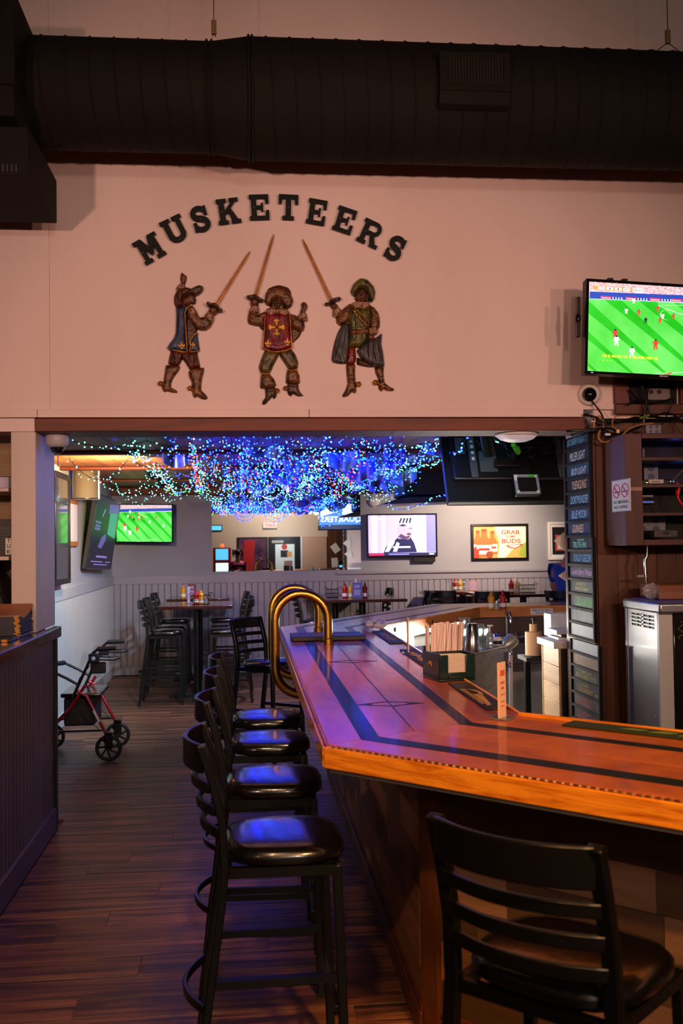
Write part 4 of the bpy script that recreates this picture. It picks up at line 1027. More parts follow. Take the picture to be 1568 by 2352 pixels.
GLD = mat('plaque_gold', (196, 136, 44), .32, .6, noise=(40, (140, 88, 30)))
RDT = mat('plaque_red', (60, 18, 12), .3, noise=(20, (132, 42, 28)), bump=(30, .9))
RHR = mat('plaque_red_hair', (34, 12, 10), .38, noise=(26, (104, 48, 28), (3, 1, 1)), bump=(40, 1, (4, 1, .6)))
def grow(P, d):
    n = len(P); A = sum(P[i][0]*P[(i+1) % n][1]-P[(i+1) % n][0]*P[i][1] for i in range(n)); sg = 1 if A > 0 else -1; Q = []
    for i in range(n):
        a, b, c = P[i-1], P[i], P[(i+1) % n]; tx, ty = c[0]-a[0], c[1]-a[1]; l = math.hypot(tx, ty) or 1
        Q.append((b[0]+sg*ty/l*d, b[1]-sg*tx/l*d))
    return Q
def face(o, x, y, s, ox, oy, sc, lift, side=0):
    # nose, brows, eye sockets, moustache and beard of a relief head centred at (x, y), s = half its width
    cx, cz = pix2(x, y, ox, oy, sc); k = s/sc*5.7/F; y0 = YW-lift; d = side*k*.5
    build('nose', B().tube([(cx+d, y0, cz+k*.3), (cx+d*1.3, y0-.008, cz-k*.1), (cx+d, y0-.002, cz-k*.25)], [k*.08, k*.17, k*.08], 7), SKN, o, smooth=60)
    q = B()
    for g in (-1, 1):
        if side and g != side: continue
        q.ball((cx+d*.6+g*k*.36*(1-.5*abs(side)), y0-.003, cz+k*.2), (k*.16, .004, k*.08), 8, 5)
    build('eyes', q, mat('plaque_eye', (12, 9, 8), .3), o, smooth=60)
    q = B()
    for g in (-1, 1): q.tube([(cx+d, y0-.007, cz-k*.32), (cx+d+g*k*.35, y0-.004, cz-k*.4), (cx+d+g*k*.5, y0-.001, cz-k*.3)], [k*.1, k*.09, k*.03], 6)
    q.tube([(cx+d, y0-.006, cz-k*.62), (cx+d, y0-.004, cz-k*.85), (cx+d, y0-.002, cz-k*1.0)], [k*.16, k*.13, k*.04], 7)
    build('beard', q, mat('plaque_beard', (18, 11, 9), .5, bump=(60, .8)), o, smooth=60)
def relief(o, ox, oy, sc, parts, tubes, extra=None):
    for nm, m, h, lift, pts in parts:
        P = grow([pix2(x, y, ox, oy, sc) for x, y in pts], .0016)
        # round the drawn corners once
        Q = []
        for i in range(len(P)):
            a, b = P[i], P[(i+1) % len(P)]; Q += [(a[0]*.86+b[0]*.14, a[1]*.86+b[1]*.14), (a[0]*.14+b[0]*.86, a[1]*.14+b[1]*.86)]
        build(nm, B().pillow(Q, (0, YW-.003-lift, 0), X, Z, -Y, h, max(.012, h*.9), back=lift+.001, res=.0085), m, o, smooth=50)
    for m, r, lift, lines in (extra or ()):
        for pts in lines:
            P = [pix2(x, y, ox, oy, sc) for x, y in pts]; n = len(P)
            build('fold', B().tube([(x, YW-.003-lift, z) for x, z in P], [r*(.35 if i in (0, n-1) else 1) for i in range(n)], 6), m, o, smooth=60)
    for nm, m, r, lift, pts in tubes:
        P = [pix2(x, y, ox, oy, sc) for x, y in pts]
        build(nm, B().tube([(x, YW-.003-lift, z) for x, z in P], r, 7), m, o, smooth=60)
def fleur(o, x, y, s, ox, oy, sc, lift):
    cx, cz = pix2(x, y, ox, oy, sc); k = s/sc*5.7/F
    q = B()
    for pts in ([(0, -.5), (.1, -.1), (.14, .15), (0, .6), (-.14, .15), (-.1, -.1)], [(.06, -.1), (.3, -.05), (.42, .12), (.34, .28), (.26, .14), (.1, .06)], [(-.06, -.1), (-.3, -.05), (-.42, .12), (-.34, .28), (-.26, .14), (-.1, .06)], rect(-.26, -.14, .26, -.04), [(.06, -.15), (.24, -.4), (.1, -.3)], [(-.06, -.15), (-.24, -.4), (-.1, -.3)]):
        q.prism([(a*k, b*k) for a, b in pts], (cx, YW-.003-lift, cz), X, Z, -Y*.004)
    build('gold_fleur', q, GLD, o, smooth=0)
def spur(o, x, y, r, ox, oy, sc):
    cx, cz = pix2(x, y, ox, oy, sc); r = r/sc*5.7/F; q = B()
    q.tube([(cx+r*.75*math.cos(t), YW-.022, cz+r*.75*math.sin(t)) for t in [2*PI*i/14 for i in range(14)]], r*.28, 6, True)
    q.lathe([(r*.6, 0), (r*.6, .016), (r*.3, .02)], (cx, YW-.003, cz), 12, -Y)
    build('spur', q, GLD if r > .0 else GLD, o, smooth=60)
def sword(o, u0, v0, u1, v1, lift=.034):
    a, b = at(u0, v0, y=YW-lift), at(u1, v1, y=YW-lift*.6)
    build('sword_blade', B().tube([a, a.lerp(b, .9), b], [.0078, .0066, .0012], 8), mat('blade_gold', (190, 112, 34), .3, .5, noise=(20, (220, 150, 60))), o, smooth=60)
K1 = (340, 600, 5.2267); K2 = (560, 530, 4.3556)
o = thing('musketeer_plaque', 'wall relief of a musketeer in blue coat, in profile, raising a sword', 'wall sculpture', (-.45, YW-.02, 2.58))
relief(o, *K1, [
 ('raised_hand', SKN, .016, .004, [(405,138),(435,165),(465,182),(460,230),(440,285),(400,275),(388,215),(392,170)]),
 ('cuff', LAC, .014, .008, [(400,262),(447,285),(440,318),(395,348),(345,368),(334,340),(365,290)]),
 ('hair', RHR, .024, .006, [(350,360),(400,325),(440,330),(470,370),(430,430),(410,470),(425,520),(420,548),(370,566),(335,556),(316,510),(314,440),(328,395)]),
 ('face', SKN, .02, .012, [(425,450),(510,400),(555,412),(560,440),(578,468),(566,480),(572,500),(562,518),(540,520),(515,510),(490,530),(450,540),(420,525),(412,480)]),
 ('hat_crown', DBR, .028, .008, [(375,385),(395,345),(450,316),(510,330),(530,350),(500,385),(440,430),(400,440)]),
 ('hat_brim', DBR, .016, .03, [(408,442),(450,405),(500,362),(560,325),(612,305),(652,313),(660,340),(645,374),(605,410),(568,430),(545,415),(510,398),(460,428),(425,452)]),
 ('undersleeve', DBR, .014, .008, [(465,600),(520,640),(560,780),(590,830),(560,900),(520,980),(490,1095),(462,1000),(455,800)]),
 ('coat', BLU, .03, .008, [(335,555),(400,562),(455,540),(500,530),(470,585),(445,650),(455,800),(470,1000),(475,1102),(420,1097),(350,1082),(275,1087),(226,1045),(270,985),(315,920),(335,860),(338,780),(342,650)]),
 ('coat_skirt', BLU, .022, .008, [(500,1100),(500,980),(540,900),(592,850),(600,940),(610,1010),(622,1072),(590,1102),(540,1097)]),
 ('shoulder', DBR, .026, .008, [(455,545),(500,528),(545,556),(580,610),(600,690),(590,800),(540,800),(480,690),(465,610)]),
 ('sleeve', BRN, .026, .022, [(480,600),(520,565),(560,580),(592,640),(620,688),(680,678),(712,655),(745,690),(772,742),(750,792),(700,832),(640,836),(590,818),(530,760),(475,690)]),
 ('lace_patch', LAC, .01, .044, [(487,592),(545,577),(575,622),(570,652),(490,652)]),
 ('cuff', LAC, .02, .03, [(680,670),(720,622),(782,640),(787,700),(770,758),(735,737),(705,710)]),
 ('sword_hand', SKN, .026, .028, [(725,612),(760,552),(810,560),(845,590),(825,642),(785,662),(740,640)]),
 ('sword_guard', DBR, .014, .05, [(706,518),(727,510),(752,526),(802,524),(842,555),(862,590),(892,600),(890,624),(855,622),(825,590),(780,562),(735,560),(713,545)]),
 ('thigh', RHR, .026, .004, [(275,1080),(350,1075),(415,1095),(408,1180),(372,1258),(300,1258),(243,1232),(255,1170)]),
 ('boot', BRN, .024, .004, [(213,1248),(300,1252),(388,1268),(372,1310),(332,1362),(292,1420),(272,1480),(278,1520),(330,1545),(350,1566),(346,1580),(290,1577),(230,1560),(208,1572),(185,1562),(163,1505),(188,1440),(203,1330)]),
 ('thigh', RHR, .028, .006, [(400,1090),(530,1090),(590,1095),(602,1170),(628,1278),(560,1294),(500,1302),(452,1220),(408,1170)]),
 ('boot', BRN, .026, .006, [(485,1330),(520,1290),(600,1286),(672,1279),(668,1330),(648,1400),(638,1470),(634,1550),(690,1600),(715,1645),(692,1663),(640,1653),(590,1622),(565,1643),(545,1624),(525,1550),(528,1450),(498,1400)]),
], [
 ('gold_trim', GLD, .0042, .036, [(545,552),(500,552),(468,582),(443,640),(455,800),(468,1000),(470,1097)]), ('gold_trim', GLD, .0042, .028, [(592,868),(548,900),(512,960),(503,1095)]),
 ('gold_trim', GLD, .0045, .02, [(232,1042),(290,1070),(350,1083),(420,1098),(470,1100)]), ('gold_trim', GLD, .0045, .02, [(505,1097),(560,1092),(618,1078)]),
 ('gold_trim', GLD, .003, .022, [(178,1482),(215,1478),(250,1488)]), ('gold_trim', GLD, .003, .026, [(528,1548),(570,1552),(612,1545)]), ('gold_trim', GLD, .003, .022, [(235,1482),(232,1520),(235,1550)])], [(mat('fold_brown', (150, 92, 46), .34), .0034, .044, [[(500,690),(570,740),(640,760)],[(530,720),(600,790),(660,810)],[(600,690),(650,740),(720,750)]]), (mat('fold_brown', (150, 92, 46), .34), .0034, .024, [[(225,1300),(290,1320),(350,1300)],[(215,1360),(270,1370),(315,1350)],[(205,1420),(250,1430),(285,1415)]]), (mat('fold_brown', (150, 92, 46), .34), .0034, .03, [[(505,1340),(580,1360),(650,1340)],[(515,1410),(580,1425),(635,1405)],[(535,1480),(590,1490),(632,1475)]]), (mat('fold_dark', (22, 13, 9), .45), .003, .03, [[(300,1110),(330,1180),(320,1240)],[(440,1120),(520,1190),(600,1260)],[(470,1180),(540,1240)]]), (mat('fold_dark', (22, 13, 9), .45), .003, .034, [[(370,600),(362,760),(370,900),(340,1040)],[(420,620),(410,800),(430,960),(420,1060)]]), (mat('fold_dark', (22, 13, 9), .45), .003, .03, [[(350,400),(360,470),(390,530)],[(380,380),(380,440)],[(450,470),(470,500),(465,530)]]), (mat('fold_plum', (120, 60, 40), .35), .003, .024, [[(480,830),(530,860),(570,840)],[(480,800),(520,815)],[(480,880),(520,900)]])])
fleur(o, 410, 1037, 92, *K1, .042); fleur(o, 543, 1022, 70, *K1, .034); face(o, 535, 462, 46, *K1, .03, 1); spur(o, 152, 1473, 30, *K1); spur(o, 505, 1530, 30, *K1); sword(o, 497, 700, 575, 576)
o = thing('musketeer_plaque', 'wall relief of a musketeer in crimson tabard, facing forward, both hands raised', 'wall sculpture', (.02, YW-.02, 2.55))
relief(o, *K2, [
 ('hat_plume', RHR, .02, .004, [(212,730),(215,640),(248,578),(300,558),(350,546),(400,558),(442,573),(468,610),(480,690),(400,640),(300,610),(250,660)]),
 ('hair', DBR, .02, .006, [(262,745),(285,690),(330,670),(380,690),(400,750),(415,815),(380,805),(330,790),(290,800),(262,808)]),
 ('face', SKN, .03, .012, [(280,690),(320,662),(365,680),(387,720),(382,760),(345,794),(310,788),(285,750)]),
 ('hat_brim', BRN, .02, .022, [(210,700),(220,645),(250,605),(310,583),(370,590),(430,620),(472,660),(490,710),(472,762),(430,792),(405,765),(372,700),(330,668),(290,688),(272,730),(250,757),(223,742)]),
 ('cape', BRN, .012, .003, [(470,960),(520,985),(578,1015),(548,1070),(490,1122),(476,1112)]), ('cape', DBR, .012, .003, [(150,950),(206,955),(204,1005),(165,978)]),
 ('sleeve', BRN, .028, .008, [(130,850),(215,808),(235,850),(210,900),(200,960),(150,957),(110,952),(53,937),(38,900),(43,840),(60,818),(140,825)]),
 ('sleeve', BRN, .028, .008, [(440,830),(520,850),(560,885),(600,905),(607,960),(592,1007),(560,1012),(520,987),(480,972),(460,900)]),
 ('tabard', CRM, .03, .014, [(215,828),(240,826),(340,838),(440,826),(462,838),(466,960),(477,1080),(482,1180),(430,1207),(340,1224),(260,1217),(183,1187),(198,1110),(202,1000),(204,900)]),
 ('lace_collar', LAC, .014, .034, [(228,796),(280,778),(330,800),(380,788),(440,808),(452,840),(410,872),(370,847),(340,832),(300,847),(265,870),(230,842)]),
 ('cuff', LAC, .02, .022, [(75,768),(100,752),(147,770),(152,832),(100,826),(48,826),(58,800)]), ('sword_hand', SKN, .024, .022, [(66,702),(110,688),(147,715),(142,762),(100,764),(70,752)]),
 ('sword_guard', DBR, .014, .04, [(28,665),(60,660),(110,654),(150,680),(192,704),(192,722),(160,722),(120,702),(70,697),(38,692)]),
 ('cuff', LAC, .02, .022, [(533,868),(570,828),(605,813),(627,860),(632,912),(590,902),(545,888)]), ('open_hand', SKN, .02, .018, [(560,822),(580,780),(573,737),(595,718),(622,735),(633,770),(608,817),(590,850)]),
 ('thigh', OLV, .032, .004, [(210,1195),(340,1210),(347,1252),(302,1332),(272,1402),(252,1434),(168,1428),(148,1370),(168,1300)]), ('thigh', OLV, .032, .004, [(343,1215),(472,1185),(513,1240),(543,1320),(533,1388),(450,1398),(418,1342),(368,1270)]),
 ('boot', DBR, .022, .004, [(208,1570),(300,1565),(333,1590),(322,1662),(300,1684),(283,1662),(255,1692),(212,1738),(183,1738),(188,1705),(220,1665)]), ('boot', DBR, .022, .004, [(438,1520),(540,1520),(548,1590),(562,1620),(598,1652),(540,1658),(490,1632),(470,1658),(445,1642),(428,1590)]),
 ('boot_cuff', BRN, .03, .008, [(173,1440),(252,1433),(303,1490),(323,1550),(292,1577),(230,1588),(163,1577),(166,1500)]), ('boot_cuff', BRN, .03, .008, [(433,1400),(527,1393),(553,1450),(558,1532),(490,1538),(418,1527),(423,1460)]),
], [('gold_trim', GLD, .0042, .026, [(212,838),(205,1000),(188,1184),(260,1212),(340,1220),(430,1203),(478,1178),(466,1000),(458,840)]),
    ('gold_trim', GLD, .004, .02, [(165,1425),(215,1440),(255,1430)]), ('gold_trim', GLD, .004, .02, [(433,1395),(480,1405),(533,1388)])], [(mat('fold_dark', (22, 13, 9), .45), .0032, .034, [[(62,860),(90,900),(150,925)],[(150,850),(160,890)],[(500,870),(520,930),(570,980)],[(555,900),(575,950)]]), (mat('fold_brown', (150, 92, 46), .34), .0034, .03, [[(75,850),(105,880),(140,880)],[(490,880),(540,920),(590,930)],[(490,920),(530,965)]]), (mat('fold_crimson', (150, 30, 52), .34), .0036, .043, [[(225,1040),(270,1100),(340,1130),(410,1100),(450,1030)],[(225,1090),(280,1150),(340,1170),(400,1150),(455,1080)],[(245,900),(240,1000)],[(440,900),(445,990)]]), (mat('fold_dark', (22, 13, 9), .45), .003, .036, [[(225,1065),(280,1128),(340,1150),(405,1126),(452,1055)]]), (mat('fold_brown', (150, 92, 46), .34), .0034, .034, [[(185,1480),(240,1500),(290,1490)],[(185,1530),(250,1545),(305,1530)],[(440,1450),(490,1465),(540,1445)],[(440,1495),(500,1505),(545,1490)]]), (mat('fold_dark', (22, 13, 9), .45), .003, .034, [[(240,1260),(220,1340),(230,1400)],[(290,1250),(270,1320)],[(420,1240),(470,1310),(500,1370)],[(470,1220),(510,1290)]]), (mat('fold_dark', (22, 13, 9), .45), .003, .026, [[(225,1610),(260,1620),(300,1610)],[(450,1560),(500,1570),(535,1560)]])])
cx, cz = pix2(325, 982, *K2); q = B()
for k in range(4):
    a = k*PI/2; u_, v_ = Vector((math.cos(a), 0, math.sin(a))), Vector((-math.sin(a), 0, math.cos(a)))
    for pts in ([(.01, -.006), (.03, -.008), (.04, -.018), (.046, 0), (.04, .018), (.03, .008), (.01, .006)],): q.prism(pts, (cx, YW-.045, cz), u_, v_, -Y*.006)
    d = (u_+v_)*.017; q.tube([Vector((cx, YW-.049, cz))+d+(u_*math.cos(t)+v_*math.sin(t))*.011 for t in [2*PI*i/12 for i in range(12)]], .0028, 6, True)
build('gold_cross', q, GLD, o, smooth=50)
fleur(o, 240, 1150, 80, *K2, .046); fleur(o, 430, 1135, 80, *K2, .046); face(o, 332, 728, 46, *K2, .043); spur(o, 330, 1605, 26, *K2); spur(o, 417, 1580, 24, *K2); sword(o, 586, 683, 629, 537)
o = thing('musketeer_plaque', 'wall relief of a musketeer in green tunic with grey cape and baldric', 'wall sculpture', (.5, YW-.02, 2.6))
relief(o, *K2, [
 ('cape', GRY, .018, .003, [(985,938),(1050,925),(1060,1060),(1050,1170),(1022,1334),(960,1333),(888,1318),(876,1290),(888,1200),(908,1110),(938,1020)]),
 ('thigh', DBR, .02, .003, [(1130,1265),(1230,1320),(1302,1368),(1250,1368),(1128,1342)]), ('thigh', RDT, .026, .004, [(1045,1160),(1112,1162),(1120,1290),(1104,1334),(1018,1338),(1028,1250)]),
 ('boot', BRN, .024, .004, [(1020,1338),(1112,1332),(1108,1450),(1118,1530),(1123,1612),(1100,1628),(1083,1608),(1040,1653),(995,1665),(983,1652),(1018,1590),(1038,1530),(1028,1430)]),
 ('boot', BRN, .024, .004, [(1303,1360),(1397,1355),(1393,1450),(1403,1520),(1450,1560),(1503,1585),(1492,1603),(1430,1603),(1395,1583),(1375,1608),(1353,1592),(1338,1540),(1343,1480),(1318,1430)]),
 ('hair', DBR, .02, .008, [(1215,640),(1245,690),(1255,735),(1215,725),(1195,690)]), ('face', SKN, .03, .012, [(1113,620),(1150,588),(1200,598),(1227,640),(1222,692),(1190,718),(1140,718),(1108,692)]),
 ('hat', GRN, .03, .016, [(1068,610),(1088,550),(1128,508),(1165,482),(1222,493),(1262,528),(1293,570),(1308,620),(1298,692),(1270,722),(1250,682),(1230,620),(1200,588),(1150,583),(1115,620),(1100,662),(1078,642)]),
 ('sleeve', BRN, .028, .006, [(920,868),(960,818),(1010,768),(1062,728),(1075,800),(1050,900),(1002,948),(955,953),(928,922)]),
 ('sleeve', BRN, .028, .006, [(1245,745),(1300,768),(1343,830),(1358,900),(1353,972),(1320,1003),(1253,978),(1262,900),(1255,800)]),
 ('tunic', GRN, .032, .01, [(1050,758),(1085,772),(1150,783),(1215,788),(1258,745),(1273,800),(1268,900),(1253,980),(1238,1060),(1228,1112),(1192,1168),(1120,1173),(1043,1163),(1058,1060),(1053,940),(1038,880)]),
 ('lace_collar', LAC, .014, .03, [(1063,745),(1120,718),(1242,723),(1253,760),(1210,793),(1150,787),(1078,783)]),
 ('baldric', DBR, .01, .04, [(1072,800),(1102,788),(1243,940),(1238,978),(1200,968),(1078,832)]), ('belt', BRN, .01, .04, [(1068,1003),(1150,998),(1237,998),(1242,1037),(1150,1052),(1066,1047)]),
 ('cape', GRY, .026, .012, [(1128,1200),(1180,1158),(1230,1098),(1290,1098),(1342,1058),(1377,1028),(1368,1140),(1388,1230),(1403,1373),(1300,1363),(1230,1323),(1158,1268)]),
 ('cuff', LAC, .02, .022, [(888,852),(893,790),(940,768),(988,822),(945,853),(905,873)]), ('sword_hand', SKN, .024, .02, [(858,752),(905,728),(937,760),(922,793),(885,788)]),
 ('sword_guard', DBR, .014, .04, [(808,735),(835,738),(870,698),(920,683),(950,680),(964,690),(957,707),(925,712),(880,737),(840,757),(810,754)]),
 ('cuff', LAC, .02, .034, [(1243,985),(1290,968),(1332,1000),(1327,1042),(1275,1053),(1243,1032)]), ('hand', SKN, .018, .034, [(1238,1045),(1290,1045),(1297,1097),(1250,1107),(1228,1092)]),
], [('gold_buckle', GLD, .0035, .054, [(1120,1002),(1180,1002),(1180,1050),(1120,1050),(1120,1002)]), ('gold_buckle', GLD, .003, .054, [(1092,828),(1128,818),(1152,858),(1118,880),(1092,828)]), ('gold_buckle', GLD, .003, .054, [(1140,882),(1175,862),(1202,905),(1170,930),(1140,882)]),
    ('gold_buckle', GLD, .003, .054, [(1188,935),(1215,908),(1240,945),(1236,975),(1205,968),(1188,935)]), ('gold_trim', GLD, .003, .052, [(1074,802),(1085,828),(1105,800)]), ('gold_trim', GLD, .003, .026, [(1335,1535),(1370,1545),(1400,1528)]), ('gold_trim', GLD, .003, .026, [(1382,1535),(1384,1575)])], [(mat('fold_dark', (22, 13, 9), .45), .0034, .02, [[(1000,950),(960,1080),(920,1220),(910,1300)],[(1030,960),(1000,1100),(970,1250)],[(1045,1000),(1030,1150)]]), (mat('fold_dark', (22, 13, 9), .45), .0036, .038, [[(1240,1120),(1230,1220),(1250,1310)],[(1280,1120),(1290,1230),(1320,1340)],[(1330,1080),(1340,1200),(1370,1330)],[(1200,1170),(1180,1230)]]), (mat('fold_grey', (110, 100, 104), .35), .0032, .038, [[(1258,1120),(1262,1220),(1285,1330)],[(1310,1100),(1318,1220),(1345,1350)]]), (mat('fold_brown', (150, 92, 46), .34), .0034, .034, [[(950,830),(990,870),(1030,880)],[(940,880),(980,910),(1020,915)],[(1275,800),(1310,850),(1345,860)],[(1272,870),(1310,900),(1350,910)],[(1270,930),(1310,950)]]), (mat('fold_dark', (22, 13, 9), .45), .003, .042, [[(1110,830),(1105,920),(1110,990)],[(1180,960),(1185,995)],[(1110,1060),(1105,1150)],[(1170,1060),(1180,1150)]]), (mat('fold_dark', (22, 13, 9), .45), .003, .027, [[(1040,1440),(1075,1455),(1105,1440)],[(1042,1480),(1080,1495),(1110,1480)],[(1345,1460),(1370,1472),(1395,1455)],[(1345,1500),(1375,1510),(1400,1495)]])])
face(o, 1160, 655, 46, *K2, .043); spur(o, 1142, 1540, 28, *K2); spur(o, 1313, 1523, 28, *K2); sword(o, 760, 688, 694, 548)
# ------------------------------------------------------------------ security cameras and beam lamp
def dome(c, n, r, label, body):
    c = Vector(c); o = thing('dome_camera', label, 'security camera', c)
    build('housing', B().lathe([(r, 0), (r*1.02, r*.15), (r*.98, r*.5), (r*.8, r*.72), (r*.64, r*.76)], c, 28, n), body, o, smooth=50)
    build('dome', B().lathe([(r*.66, r*.7), (r*.64, r*.85), (r*.52, r*1.08), (r*.3, r*1.24), (r*.05, r*1.3)], c, 24, n), mat('smoked_dome', (12, 12, 16), .06, coat=1), o, smooth=60)
    return o
DW = mat('camera_white', (214, 208, 204), .35)
c = at(1352, 906, y=YW); n = Vector((-.3, -1, -.16)).normalized(); dome((c.x, YW, c.z), n, .066, 'white dome security camera with a black lens on the wall under the large screen', DW)
c = at(131, 998, y=5.86); o = thing('dome_camera', 'grey dome security camera under the left end of the beam', 'security camera', (XL+.09, 5.86, 2.25))
cx = c.x
build('base', B().lathe([(.062, 0), (.066, .01), (.066, .052), (.05, .07), (.035, .074)], (cx, 5.86, 2.344), 28, -Z), mat('camera_grey', (170, 168, 176), .35), o, smooth=50)
build('dome', B().lathe([(.042, .068), (.04, .085), (.03, .102), (.01, .11)], (cx, 5.86, 2.344), 24, -Z), mat('smoked_dome', (12, 12, 16), .06, coat=1), o, smooth=60)
build('hanging_wire', B().cyl((cx+.005, 5.86, 2.24), (cx+.005, 5.86, 2.16), .003, n=6), STEEL, o)
c = at(1207, 988, z=2.343); o = thing('dome_lamp', 'shallow white dome lamp under the right part of the beam', 'lamp', (c.x, 5.86, 2.28))
build('rim', B().lathe([(.125, 0), (.13, .012), (.12, .018)], (c.x, 5.86, 2.344), 32, -Z), WHITE, o)
build('shade', B().lathe([(.12, .016), (.1, .034), (.06, .047), (.02, .051)], (c.x, 5.86, 2.344), 32, -Z), glow('lamp_glow', (206, 190, 200), .35), o, smooth=60)

# ------------------------------------------------------------------ right hand wall of cedar boards
wp = struct('trim_7', B().box((XR+.02, YW+.03, 0), (5, YW+.04, ZB)), mat('void_brown', (30, 18, 14), .8))
pm = mesh_of(B().box((0, -.018, 0), (.118, 0, ZB-.03)), CEDAR)
for k in range(9): piece('plank', pm, wp, (XR+.022+k*.12, YW+.028, .0))
build('corner_board', B().box((XR-.001, YW+.005, 0), (XR+.02, YR, 2.34)), CEDAR, wp, bevel=.006)
rb = struct('trim_8', B().box((at(1412, 940, y=YW-.02).x, YW-.035, at(1412, 952, y=YW).z), (4, YW-.001, at(1412, 930, y=YW).z)), CEDARX, bevel=.003)
zt, zb = at(1420, 860, y=YW).z, at(1420, 929, y=YW).z
for u in (1407, 1556): 
    x = at(u, 900, y=YW).x; build('stud', B().box((x, YW-.036, zb), (x+.085, YW-.001, zt+.1)), wood('cedar_red', (74, 30, 24), (104, 46, 36), (4, 4, .35), .5, vary=.1), rb, bevel=.002)
build('wall_recess', B().box((at(1442, 900, y=YW).x, YW-.004, zb), (at(1553, 900, y=YW).x, YW-.001, zt+.1)), mat('recess_dark', (26, 24, 28), .8), rb)
jx = at(1490, 905, y=YW)
o = thing('junction_plate', 'pale junction plate with two round holes in the wall recess under the large screen', 'junction plate', jx)
build('plate', B().box((jx.x-.03, YW-.03, jx.z-.04), (jx.x+.12, YW-.006, jx.z+.03)), mat('plate_grey', (120, 110, 112), .5), o, bevel=.004)
for dx in (.0, .05): build('hole', B().lathe([(.014, 0), (.014, .003)], (jx.x+dx, YW-.03, jx.z+.008), 14, -Y), BLKPL, o)
# wiring along the beam end
rr = random.Random(21)
def wallcable(pts, r, m, label, group='cables over the right end of the beam'):
    P = [at(u, v, y=yy) for u, v, yy in pts]; Q = []
    for i in range(len(P)-1):
        p0, p1, p2, p3 = P[max(0, i-1)], P[i], P[i+1], P[min(len(P)-1, i+2)]
        for k in range(6):
            t = k/6; Q.append(.5*((2*p1)+(p2-p0)*t+(2*p0-5*p1+4*p2-p3)*t*t+(3*p1-p0-3*p2+p3)*t*t*t))
    Q.append(P[-1]); single('cable', B().tube(Q, r, 6), m, label, 'cable', group, smooth=60)
TAN = mat('cable_tan', (176, 120, 74), .5)
BLK_ = 0; BLD = ['thick one running right above the media cabinet', 'sagging one just under the beam', 'thick one knotted over the beer board top', 'thin one coming down from the wall camera', 'thick bundle dropping from behind the large screen', 'medium one dropping beside the thick bundle', 'thin one at the far right by the second stud', 'one crossing the recess under the large screen', 'short one at the left of the wall recess', 'thin arc over the white outlet box', 'short thin one at the end of the white trim']
for pts, r in (([(1340, 952, 5.66), (1365, 958, 5.62), (1395, 970, 5.6), (1430, 966, 5.6), (1480, 956, 5.6), (1530, 960, 5.6), (1580, 955, 5.6)], .008),
               ([(1300, 990, 5.66), (1340, 988, 5.64), (1380, 986, 5.6), (1405, 996, 5.58), (1440, 992, 5.58), (1478, 975, 5.6)], .008), ([(1310, 1000, 5.66), (1350, 990, 5.62), (1400, 984, 5.58), (1420, 1000, 5.56), (1390, 1004, 5.58), (1380, 990, 5.6)], .007),
               ([(1358, 920, 5.64), (1372, 938, 5.64), (1384, 958, 5.6), (1388, 985, 5.6), (1400, 1000, 5.58)], .005), ([(1475, 862, 5.62), (1476, 890, 5.62), (1484, 925, 5.6), (1480, 955, 5.6), (1476, 985, 5.6)], .009),
               ([(1500, 870, 5.62), (1486, 900, 5.62), (1487, 930, 5.6), (1492, 960, 5.6)], .006), ([(1555, 875, 5.6), (1548, 915, 5.6), (1535, 945, 5.6), (1520, 975, 5.58)], .004), ([(1440, 930, 5.62), (1470, 918, 5.62), (1500, 926, 5.62), (1545, 915, 5.62)], .006),
               ([(1444, 895, 5.64), (1460, 915, 5.63), (1480, 925, 5.62)], .007), ([(1500, 958, 5.58), (1530, 948, 5.58), (1560, 962, 5.58), (1575, 985, 5.58)], .005), ([(1345, 962, 5.66), (1348, 980, 5.66), (1340, 995, 5.66)], .004)):
    BLK_ += 1; wallcable(pts, r, CBL, 'black cable at the beam end, '+BLD[BLK_-1])
wallcable([(1378, 988, 5.58), (1374, 1004, 5.58), (1382, 1014, 5.58), (1396, 1014, 5.58), (1408, 1006, 5.58)], .006, TAN, 'tan cable loop hanging below the beam end')
wallcable([(1363, 985, 5.62), (1366, 962, 5.62), (1378, 956, 5.61), (1386, 968, 5.61), (1384, 986, 5.6)], .006, TAN, 'tan cable arched over the beam end with a white clip')
wallcable([(1428, 1000, 5.5), (1445, 985, 5.5), (1470, 976, 5.5), (1500, 972, 5.5)], .005, TAN, 'tan cable running up onto the media cabinet')
wallcable([(1418, 992, 5.58), (1406, 975, 5.58), (1410, 960, 5.58), (1425, 955, 5.58), (1470, 956, 5.58)], .004, TAN, 'thin tan cable looping beside the beam end')
c = at(1395, 998, y=5.56); single('cable_clip', B().cbox(c, (.03, .02, .014)), WHITE, 'white cable connector hanging among the wires', 'connector', bevel=.003)
c = at(1362, 968, y=5.6); single('cable_clip', B().cbox(c, (.026, .012, .006)), WHITE, 'white clip on the tan arched cable', 'connector', bevel=.002)
c = at(1418, 991, y=5.56); single('cable_clip', B().cbox(c, (.018, .02, .022)), mat('connector_cream', (226, 196, 130), .4), 'cream plug end among the wires', 'connector', bevel=.003)
c = at(1480, 957, y=5.57); q = B()
for k in range(4): q.ball(c+Vector(((k-1.5)*.014, 0, (k-1.5)*.005)), (.011, .01, .008), 8, 5)
single('cable_tie', q, mat('tie_green', (96, 120, 30), .5), 'green tie round the cables above the media cabinet', 'cable tie')

